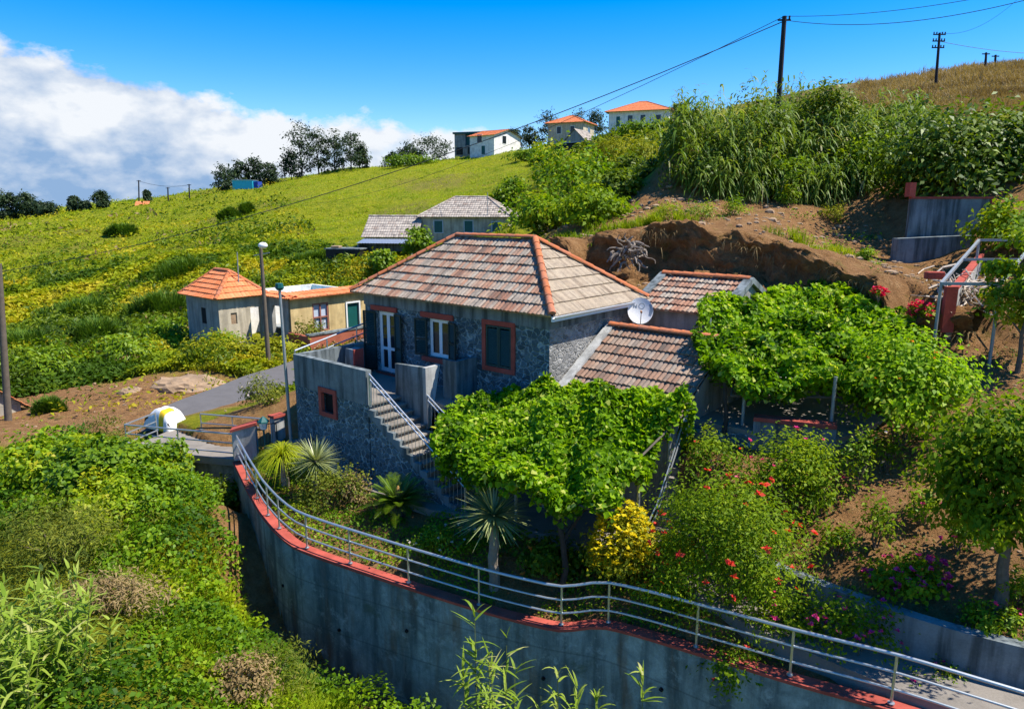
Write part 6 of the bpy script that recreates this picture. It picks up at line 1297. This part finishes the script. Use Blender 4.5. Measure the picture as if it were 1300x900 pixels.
# bushes on the hill: dark broom and bright shrubs
for (u, v, Y, r, h, lm, lab) in ((85, 375, 60, 2.2, 1.5, 'l_hedge', 'dark feathery broom bush left of the broad one in the middle of the hillside'), (205, 375, 56, 2.4, 1.7, 'l_hedge', 'dark feathery broom bush just left of the orange roofed ruin'), (125, 425, 48, 2.0, 1.5, 'l_hedge', 'dark feathery broom bush low on the hillside above the dirt patch'), (405, 335, 66, 2.4, 1.0, 'l_hedge', 'low dark bush on the slope behind the yellow cottage'), (112, 395, 58, 2.6, 1.6, 'l_hedge', 'broad dark broom bush in the middle of the left hillside'), (240, 352, 68, 3.0, 1.7, 'l_hedge', 'dark broom bush uphill from the orange roofed ruin'), (155, 288, 106, 2.4, 1.6, 'l_hedge', 'dark low bush high on the left hillside near the skyline'), (292, 278, 108, 1.6, 1.9, 'l_hedge', 'pair like dark bush on the meadow edge, left one'), (314, 274, 110, 1.1, 1.6, 'l_hedge', 'small dark bush on the meadow edge right of a similar one'),
        (210, 425, 46, 1.6, 1.3, 'l_fig', 'bright green bush at the left wall of the ruined cottage'), (150, 437, 42, 2.0, 1.1, 'l_fig', 'bright green spreading bush below the left hillside'), (60, 470, 38, 2.2, 1.3, 'l_fig', 'deep green bush near the wooden pole at left'), (65, 530, 30.5, .7, .6, 'l_hedge', 'small green bush standing on the bare dirt patch'), (30, 430, 46, 2.4, 1.4, 'l_hedge', 'dark bush at the left edge behind the wooden pole'), (280, 455, 39, 1.8, .8, 'l_pale', 'yellow green bush below the grey wall of the ruined cottage'), (350, 440, 41, 1.6, .8, 'l_pale', 'yellow green bush between the street lamp and the lamp post')):
    if lm == 'l_hedge':
        e = empty('broom_bush', B_(u, v, Y), 0, lab, 'bush', 'bushes on the left hillside'); n_ = 2600; a_ = rng.uniform(0, 6.28, n_); q_ = np.sqrt(rng.random(n_))*r*1.15*(.75+.25*np.sin(3*a_+u)); P_ = np.stack([q_*np.cos(a_), q_*np.sin(a_)*.8, h*.9*rng.random(n_)*(1-(q_/(r*1.2))**2)], 1)
        D_ = unit(np.stack([np.cos(a_)*.45+rng.standard_normal(n_)*.35, np.sin(a_)*.45+rng.standard_normal(n_)*.35, np.ones(n_)], 1)); blades('stems', M['l_broom'], P_, D_, h*rng.uniform(.35, .8, n_)*(.55+.75*(np.sin(5*a_+v)*.5+.5)*(np.sin(2.3*q_+u)*.5+.5)), np.full(n_, .02+.0012*Y), .25, np.clip(.2+.5*rng.random(n_)+.3*P_[:, 2]/h, 0, 1), e, 2); continue
    bush('hill_bush', lab, 'bush', B_(u, v, Y), (r*1.1, r*.8, h*.8), 1500, .16+.0035*Y, lm, group='bushes on the left hillside', clumps=26, wr=.4, spread=.34, shell=.25, rise=.6)
for (u, v, Y, r, h, lm, lab, wr) in ((752, 292, 33, 1.7, .75, 'l_green', 'bright leafy mound at the left end of the earth bench behind the roof ridge', .6), (700, 300, 36, 1.9, 1.0, 'l_bramble', 'bright leafy mound just above the left half of the stone house ridge', .6), (785, 268, 37.5, 1.3, .8, 'l_hedge', 'leafy mound between the bare soil heap and the bramble mounds', .6), (740, 300, 50, 3.6, 2.1, 'l_bramble', 'large bright bramble mound between the farmhouse and the earth bench', .7), (690, 285, 58, 2.0, 1.2, 'l_bramble', 'smaller bright bramble mound right beside the farmhouse', .7), (735, 236, 70, 2.6, 2.2, 'l_olive', 'round olive grey bush above the bramble mound', .25), (650, 255, 84, 2.0, 1.7, 'l_fig', 'dark green bush at the lower edge of the mown meadow', .6), (690, 262, 74, 2.2, 1.4, 'l_olive', 'dull brown green bush beside the dark meadow bush', .3), (775, 208, 92, 2.2, 1.6, 'l_pale', 'tall yellow green shrub just below the wide villa', .25), (820, 235, 60, 2.2, 1.5, 'l_pale', 'pale shrub beside the cane thicket', .3), (858, 262, 42, 1.2, 1.0, 'l_pale', 'dry pale shrub at the left foot of the cane thicket', .25), (800, 262, 52, 1.6, 1.2, 'l_hedge', 'dark bush at the top edge of the bare soil mound', .5)):
    bush('scrub_bush', lab, 'bush', B_(u, v, Y), (r, r*.8, h), 2400, .15+.003*Y, lm, group='bushes on the right hillside', clumps=40, wr=wr, spread=.22)

# strappy plants
def rosette(name, label, loc, n, L, Wd, m, trunk=None, elev=(-.35, 1.45), droop=.12, segs=4, cat='plant', tr=(.13, .10)):
    e = empty(name, loc, 0, label, cat); h = 0
    if trunk:
        h = trunk; mb = MB(); k = 12; pts = [(.02*math.sin(i), .02*math.cos(i*1.3), h*i/k-(.15 if i == 0 else 0)) for i in range(k+1)]; mb.tube(pts, [tr[0]+(tr[1]-tr[0])*i/k+(.014 if i % 2 else 0) for i in range(k+1)], 10); mb.build('trunk', M['bark_pale'], e)
    s0, s1 = math.sin(elev[0]), math.sin(elev[1]); z = rng.uniform(s0, s1, n); a = rng.uniform(0, 6.28, n); r = np.sqrt(1-z*z); D = np.stack([r*np.cos(a), r*np.sin(a), z], 1)
    P = np.tile([0, 0, h], (n, 1))+D*.05; rv = np.clip(.35+.4*rng.random(n)+.2*z, 0, 1); blades('leaf_blades', M[m], P, D, L*rng.uniform(.75, 1.1, n), np.full(n, Wd), droop, rv, e, segs); return e
bp = B_(627, 740, 15.5); rosette('dragon_tree', 'young dragon tree with a stout trunk and spiky leaf head behind the railing', bp, 260, .95, .062, 'l_yucca', 1.85, droop=.14, cat='tree')
bp = B_(404, 640, 19.8); rosette('dragon_tree', 'smaller silvery dragon tree near the stone terrace', bp, 240, .80, .05, 'l_yucca', 1.05, droop=.08, cat='tree', tr=(.10, .07))
bp = B_(362, 612, 20.6); rosette('grass_palm', 'fountain like bright green strappy plant near the gate', bp, 460, 1.25, .032, 'l_grass', 1.0, (.1, 1.5), .75, 6, 'plant', (.12, .08))
def cycad(loc):
    e = empty('cycad', loc, 0, 'dark green cycad with arching fronds and a brown cone in the garden', 'cycad'); mb = MB(); mb.tube([(0, 0, -.1), (0, 0, .15), (0, 0, .32)], [.2, .24, .14], 10); mb.build('trunk', M['bark_dark'], e); mb = MB(); mb.tube([(0, 0, .3), (0, 0, .55), (0.01, 0, .78), (0.015, 0, .86)], [.07, .085, .06, .02], 9); mb.build('cone', simple('cycad cone', (.42, .22, .07), .8, .3, 20, .4), e)
    n = 64; P, D, L, R_ = [], [], [], []; rach = MB()
    for i in range(n):
        a = 2.399*i; el = .15+1.05*(i/n)**.8; d = np.array([math.cos(a)*math.cos(el), math.sin(a)*math.cos(el), math.sin(el)]); ln_ = rnd.uniform(1.0, 1.25); pts = []
        side = np.array([-math.sin(a), math.cos(a), 0])
        for j in range(34):
            t = (j+2)/36; p = np.array([0, 0, .32])+d*ln_*t; p[2] -= .36*ln_*t**2.2*math.cos(el); pts.append(p); tg = d.copy(); tg[2] -= .8*t*math.cos(el)
            w = .2*math.sin(math.pi*min(1, t*.9+.12))**.6
            for s in (-1, 1): P.append(p); D.append(side*s*.9+tg*.55+np.array([0, 0, .28])); L.append(w); R_.append(np.clip(.25+.5*t*rnd.random()+.25*rnd.random(), 0, 1))
        rach.tube([tuple(pts[k]) for k in (0, 8, 16, 24, 33)], .011, 4, .004, cap=False)
    P, D, L, R_ = np.array(P), np.array(D), np.array(L), np.array(R_); blades('fronds', M['l_cycad'], P, D, L, np.full(len(L), .022), .08, R_, e, 2); rach.build('frond_ribs', M['l_cycad'], e)
cycad(B_(506, 658, 18.4))

# ------------------------------------------------------------------ vines on their pergolas
def canopy(corners, n, size, thick, seed, lm='l_vine', parent=None, edge_drop=.5, dens=None, name='foliage'):
    C = np.array(corners, float); fz = rbf(C) if len(C) > 3 else None; x0, y0 = C[:, :2].min(0)-.3; x1, y1 = C[:, :2].max(0)+.3
    X = rng.uniform(x0, x1, n*4); Y = rng.uniform(y0, y1, n*4); ins = in_poly(X, Y, C); loop = np.vstack([C, C[:1]]); de = np.abs(sdist(X, Y, loop)); jit = .30*vnoise(X, Y, .7, seed+5)
    k = (ins | (de < .22+jit))&~(ins & (de < -jit-.05)); k &= (vnoise(X, Y, .55, seed+8)+.7*vnoise(X, Y, 1.3, seed+9) > -.34) | (rng.random(len(X)) < .25)
    X, Y, de, ins = X[k][:n], Y[k][:n], de[k][:n], ins[k][:n]; n = len(X); Z = fz(X, Y)
    h = thick*(1.9*vnoise(X, Y, 1.1, seed)+1.5*vnoise(X, Y, .45, seed+1)); u_ = rng.random(n); Z = Z+h-thick*.9*u_**2-np.where((de < .4) & (rng.random(n) < .55), edge_drop*rng.random(n)*np.clip(.5+1.5*vnoise(X, Y, .8, seed+2), 0, 1.5), 0)
    gx_ = (vnoise(X+.15, Y, 1.1, seed)-vnoise(X-.15, Y, 1.1, seed))*thick*5; gy_ = (vnoise(X, Y+.15, 1.1, seed)-vnoise(X, Y-.15, 1.1, seed))*thick*5
    Nn = unit(np.stack([-gx_, -gy_, np.full(n, .8)], 1)+rng.standard_normal((n, 3))*.58); D = unit(np.cross(Nn, rng.standard_normal((n, 3)))); D[:, 2] -= .25
    sz = size*rng.uniform(.45, 1.4, n); rv = np.clip(.40+.7*vnoise(X, Y, .8, seed+3)+.6*(rng.random(n)-.45)-.12*u_, 0, .86); rv = np.where(rng.random(n) < .05, 1.0, rv)
    return leaves(name, M[lm], np.stack([X, Y, Z], 1), D, Nn, sz, sz*.95, rv, parent, lobed=True, fold=.3)
def onb(u, v, b):
    r = ray(u, v); t = (HC@B+b)/(r[:2]@B); return r*t
V1 = [atz(556, 548, -5.9), atz(592, 512, -5.65), onb(640, 496, -.45), onb(700, 486, -.1), onb(770, 484, .1), onb(832, 482, .1), onb(868, 502, -.1), atz(872, 548, -5.6), atz(812, 586, -5.9), atz(748, 618, -5.9), atz(690, 606, -5.9), atz(614, 586, -5.9)]
gv = empty('grape_vine', (0.9, 15.4, -8.3), 0, 'lower grape vine spread over the trellis in front of the stone house', 'vine')
o = canopy(V1, 34000, .122, .40, 200, parent=gv, edge_drop=.6); o.location = -gv.location
mb = MB(); t0 = aty(712, 700, 15.2); t0[2] = gz(t0[0], t0[1])-.1; q = [Vector(t0), Vector(t0)+Vector((.12, 0, .7)), Vector(t0)+Vector((.05, .1, 1.4)), Vector(t0)+Vector((-.1, .3, 2.0)), Vector(t0)+Vector((-.6, .9, 2.2))]; mb.tube(q, .085, 8, .05); mb.tube([q[2], q[2]+Vector((.5, .4, .55)), q[2]+Vector((1.3, 1.0, .75))], .05, 7, .03); child_at(mb, 'trunk', M['bark_dark'], gv)
V2 = [aty(893, 402, 20.2), aty(950, 375, 22.5), aty(1045, 358, 24.5), aty(1110, 385, 23.0), aty(1180, 425, 20.0), aty(1165, 462, 17.8), aty(1090, 480, 16.9), aty(985, 480, 16.7), aty(930, 478, 17.2), aty(900, 440, 18.6)]
gv2 = empty('grape_vine', (6.0, 17.5, -5.6), 0, 'upper grape vine covering the patio right of the tiled annex', 'vine')
o = canopy(V2, 34000, .125, .42, 300, parent=gv2, edge_drop=.55); o.location = -gv2.location
mb = MB(); q = aty(915, 560, 17.3); mb.tube([tuple(q+np.array([0, 0, -.6])), tuple(q+np.array([.1, 0, .6])), tuple(aty(920, 485, 17.4)), tuple(aty(960, 455, 18.2))], .07, 7, .04); child_at(mb, 'trunk', M['bark_dark'], gv2)
def pergola(label, loc, posts, beams, m='galv_dull'):
    e = empty('vine_trellis', loc, 0, label, 'trellis')
    for p, zt in posts: mb = MB(); z0_ = gz(p[0], p[1]) if not in_poly(np.array([p[0]]), np.array([p[1]]), PAT)[0] else PZ+.1; mb.tube([(p[0], p[1], z0_-.1), (p[0], p[1], zt)], .045, 8); child_at(mb, 'post', M[m], e, smooth=True)
    for p, q in beams: mb = MB(); mb.tube([p, q], .028, 6); child_at(mb, 'beam', M['wood_pole'], e)
T1 = [V1[0], V1[2], V1[4], V1[6], V1[8], V1[10]]; dn_ = np.array([0, 0, -.5])
pergola('metal post trellis carrying the lower grape vine', (-1, 17, -8.2), [(atz(571, 628, -8.2), -6.05), (atz(655, 668, -8.3), -6.2), (atz(690, 650, -8.3), -6.2), (V1[8], -6.3), (V1[6]+np.array([-.3, 0, 0]), -5.5)],
        [(V1[0]+dn_, V1[9]+dn_), (V1[2]+dn_, V1[7]+dn_), (V1[1]+dn_, V1[8]+dn_), (V1[0]+dn_, V1[2]+dn_), (V1[9]+dn_, V1[6]+dn_), (V1[11]+dn_, V1[3]+dn_)])
pergola('slim post trellis carrying the upper grape vine', (7, 18, -5.6), [(aty(1055, 540, 16.6), aty(1055, 478, 16.6)[2]), (aty(942, 545, 17.4), aty(942, 480, 17.4)[2]), (aty(1010, 500, 20.5), aty(1010, 440, 20.5)[2]), (aty(1120, 500, 19), aty(1120, 440, 19)[2]), (aty(900, 430, 20.3), aty(900, 404, 20.3)[2])],
        [(V2[8]+dn_, V2[6]+dn_), (V2[0]+dn_, V2[3]+dn_), (V2[8]+dn_, V2[1]+dn_), (V2[7]+dn_, V2[2]+dn_), (V2[6]+dn_, V2[3]+dn_)])

# ------------------------------------------------------------------ trees
def tree(name, label, loc, h, cr, n, size, lm='l_euc', bm_='bark', kind='round', trunk_h=.35, nb=8, group=None, cat='tree', clumps=30):
    e = empty(name, loc, 0, label, cat, group); mb, arr = tree_mesh(h, cr, n, size, lm, bm_, trunk_h, kind, nb, clumps); mb.build('trunk', M[bm_], e); leaves('crown', M[lm], *arr, parent=e); return e
tb = B_(1268, 774, 11.9)
e = empty('garden_tree', tb, 0, 'round headed garden tree with drooping foliage at the right edge above the planter wall', 'tree')
mb = MB(); mb.tube([(0, 0, -.2), (.02, 0, .4), (-.03, .03, .9), (.0, .05, 1.5)], [.15, .115, .1, .08], 10)
tips = [(-1.1, 0, 2.8), (.6, .2, 3.4), (-.4, .5, 3.6), (.9, -.4, 2.8), (-.7, -.5, 2.4), (.1, -.7, 3.0), (1.3, .4, 2.9)]; stems(mb, (0, .05, 1.4), tips, .05, .015, 6); mb.build('trunk', M['bark'], e)
arr = cat_(crown((-.35, 0, 2.95), (1.2, 1.1, 1.1), 8500, .13, 80, .2, .4, wr=.5, droop=.7), crown((.85, .1, 3.0), (1.0, 1.0, 1.05), 6000, .13, 60, .2, .4, wr=.5, droop=.7), crown((-.6, -.1, 2.05), (.7, .6, .5), 2200, .13, 30, .25, .4, wr=.5, droop=.9))
leaves('crown', M['l_green'], *arr, parent=e)
tree('edge_tree', 'green tree at the right edge beside the steel frame', B_(1296, 440, 18.6), 3.3, 1.15, 5200, .15, 'l_bramble', 'bark', 'round', .38, 9)
def far(label, u, vb, vt, Y, wpx, kind='tall', lm='l_euc', group='trees on the skyline', n=1500, th=.16):
    p = aty(u, vb, Y); h = (vb-vt)*Y/900*.82; p[2] -= .5; tree('skyline_tree', label, tuple(p), h+.5, wpx*Y/1800*1.25, n, (.46 if Y > 120 else .35), lm, 'bark_dark', kind, th, 11 if kind == 'tall' else 8, group, clumps=44)
for a_ in (('leftmost and tallest eucalyptus of the clump on the meadow skyline', 383, 222, 160, 150, 34), ('eucalyptus with a narrow crown in the middle of the meadow skyline clump', 405, 221, 166, 151, 26), ('eucalyptus with a gap under its crown right of the middle of the skyline clump', 425, 219, 170, 152, 26), ('round eucalyptus near the right end of the meadow skyline clump', 446, 216, 167, 150, 28), ('short dark tree at the right end of the meadow skyline clump', 460, 214, 186, 152, 18), ('bushy low tree under the left end of the meadow skyline clump', 370, 224, 196, 150, 24),
           ('dark round tree left of the turquoise hut', 286, 244, 212, 141, 26), ('slim dark tree behind the turquoise hut', 308, 240, 205, 146, 20), ('dark tree above the turquoise hut', 326, 238, 200, 147, 24), ('dark tree just right of the turquoise hut', 344, 236, 208, 146, 18),
           ('first tree from the left edge on the far left ridge', 4, 280, 243, 139, 22), ('tree with a tall crown on the far left ridge, second from the left edge', 18, 278, 244, 139, 18), ('sparse tall tree on the far left ridge beside a shorter one', 34, 276, 242, 139, 20), ('low dark tree at the right end of the far left row', 50, 275, 256, 139, 24), ('low rounded tree ending the row on the far left ridge', 64, 273, 258, 138, 18),
           ('small sparse tree alone on the left ridge, left of a low bush tree', 94, 268, 250, 138, 12), ('low rounded tree between two taller ones on the left ridge', 108, 267, 256, 138, 14), ('upright tree alone on the left ridge, left of the orange cottage roof', 130, 264, 242, 138, 17), ('tiny tree beside the orange cottage roof on the left ridge', 187, 252, 242, 140, 6),
           ('tree with an open crown left of the middle villa', 520, 205, 186, 160, 26, 'round'), ('green rounded tree left of the dark modern house', 549, 204, 177, 158, 44, 'round'), ('tall tree just right of the white gable house', 652, 190, 163, 172, 18), ('tree between the gable house and the middle villa', 672, 188, 163, 172, 22), ('tall eucalyptus at the left corner of the middle villa', 697, 180, 146, 176, 26), ('dark tree behind the roof of the middle villa', 735, 172, 146, 180, 26), ('dark tree between the middle villa and the wide villa', 756, 172, 144, 178, 22), ('small tree behind the right end of the wide villa', 857, 160, 136, 165, 16), ('low tree left of the green rounded tree by the modern house', 500, 208, 196, 158, 18, 'round')):
    far(*a_)
for (u, v, Y, r, h, lab) in ((520, 208, 150, 5, .9, 'long low hedge on the skyline right of the eucalyptus clump'), (676, 194, 135, 4.0, .8, 'green hedge row in front of the middle villa'), (690, 202, 126, 2.4, .8, 'green hedge row left of the gable hut'), (820, 182, 105, 4.5, .5, 'green vine rows in front of the wide villa'), (862, 190, 80, 1.6, 1.0, 'bright shrubs at the left end of the cane thicket below the wide villa')):
    bush('hedge', lab, 'hedge', B_(u, v, Y), (r, 1.6, h), 2200, .5, 'l_fig', clumps=50, wr=.5, zlo=-.3)
def stump():
    c = aty(797, 318, 26.9); mb = MB()
    for i in range(46):
        a = rnd.uniform(0, 6.28); l = rnd.uniform(.25, .75); q = Vector((rnd.gauss(0, .2), rnd.gauss(-.1, .1), rnd.uniform(-.5, .35))); pts = [q]
        d = Vector((math.cos(a), -abs(math.sin(a))*.6, rnd.uniform(-1.0, .5))).normalized()
        for k in range(5): d = (d+Vector((rnd.gauss(0, .4), rnd.gauss(0, .3), rnd.gauss(-.15, .35)))).normalized(); pts.append(pts[-1]+d*l/5)
        r = rnd.uniform(.03, .075); mb.tube(pts, r, 5, r*.35)
    o = mb.build('stump', M['bark_pale']); o.location = tuple(c); tag(o, 'grey uprooted stump with roots at the left end of the earth bank', 'stump', kind=None)
stump()
# roots and dry trash hanging on the cut bank, grass along its lip
def bank_trash():
    k = rng.integers(0, len(BANKP), 1500); o = rng.uniform(-.25, .5, 1500); P = np.stack([BANKP[k, 0]+BANKN[k, 0]*o, BANKP[k, 1]+BANKN[k, 1]*o, np.zeros(1500)], 1); top = BANKP[k]+BANKN[k]*1.0; zt = ground(top[:, 0], top[:, 1]); bot = BANKP[k]-BANKN[k]*.9; zb = ground(bot[:, 0], bot[:, 1]); f = np.where(rng.random(1500) < .75, 1-.1*rng.random(1500), rng.random(1500)); P[:, 2] = zb+(zt-zb)*f; P[:, :2] -= BANKN[k]*np.where(f < .9, .25, 0)[:, None]
    D = np.stack([rng.standard_normal(1500)*.5-BANKN[k, 0]*.6, rng.standard_normal(1500)*.5-BANKN[k, 1]*.6, rng.standard_normal(1500)*.5], 1)
    o = blades('bank_roots', M['l_dry'], P, D, rng.uniform(.15, .5, 1500), np.full(1500, .022), .7, rng.random(1500), None, 3); tag(o, 'dry roots and stems sticking out along the cut earth bank', 'roots', kind='stuff')
bank_trash()
for (u, v, Y, r, h, lm, lab) in ((930, 283, 31.5, .55, .42, 'l_bramble', 'bright green weed clump on the earth bench behind the small outbuilding'), (890, 285, 31, .9, .4, 'l_bramble', 'wide row of bright green weeds on the left half of the earth bench'), (1000, 262, 34, .4, .5, 'l_bramble', 'upright light green weed in the middle of the earth bench'), (1060, 270, 33, .7, .5, 'l_pale', 'dry pale shrub on the earth bench near the red topped wall'), (1098, 340, 26, .3, .35, 'l_bramble', 'single green tuft in the shade left of the steel frame'), (845, 288, 30, .6, .5, 'l_grass', 'grassy green clump at the left end of the earth bench')):
    bush('bench_weed', lab, 'weed', B_(u, v, Y), (r, r*.7, h), 700, .13, lm, group='weeds on the earth bench', clumps=22, wr=.3, rise=.7)
bush('rose_bush', 'tallest pink rose bush at the railing, its lower stem bare, right of centre', 'rose', B_(1010, 800, 12.6), (.65, .5, .5), 1000, .08, 'l_green', clumps=24, wr=.6, flowers=('f_pink', 7, .05), rise=1.1)
bush('path_shrub', 'green shrub hanging over the path edge left of the rose bushes', 'shrub', B_(930, 815, 12.3), (.8, .4, .42), 1500, .09, 'l_green', clumps=26, wr=.5, flowers=('f_red', 6, .06))
bush('path_shrub', 'low yellowish plants along the railing near the bottom right corner', 'shrub', B_(1180, 868, 11.2), (.7, .3, .22), 800, .08, 'l_bramble', clumps=18, wr=.5, flowers=('f_pink', 4, .05))

for (u, v, Y, r, h, lm, lab) in ((905, 215, 36.2, 1.3, .9, 'l_dark', 'dark rounded shrub at the left foot of the cane thicket'), (1005, 222, 35.4, 1.2, .8, 'l_green', 'green rounded shrub at the middle of the thicket foot'), (1092, 205, 36.0, 1.7, 1.2, 'l_green', 'bright green shrub between the cane thicket and the dark bush'), (960, 160, 38.5, 1.5, 1.4, 'l_hedge', 'dull green shrub growing up inside the cane thicket'), (1050, 140, 39.5, 1.6, 1.5, 'l_hedge', 'dull green shrub high in the right half of the cane thicket')):
    bush('thicket_shrub', lab, 'shrub', tuple(aty(u, v, Y)-np.array([0, 0, h])), (r, r*.8, h), 2200, .22, lm, group='shrubs in the thicket', clumps=34, wr=.5)
bush('step_shrub', 'leafy green shrub at the foot of the garden steps behind the yellow shrub', 'shrub', B_(852, 735, 14.9), (.6, .5, .62), 1500, .10, 'l_green', clumps=26, wr=.45, flowers=('f_red', 7, .07))
bush('step_shrub', 'low green shrub beside the upper end of the garden steps', 'shrub', B_(905, 655, 16.0), (.6, .5, .5), 1200, .10, 'l_green', clumps=24, wr=.5, flowers=('f_red', 5, .06))
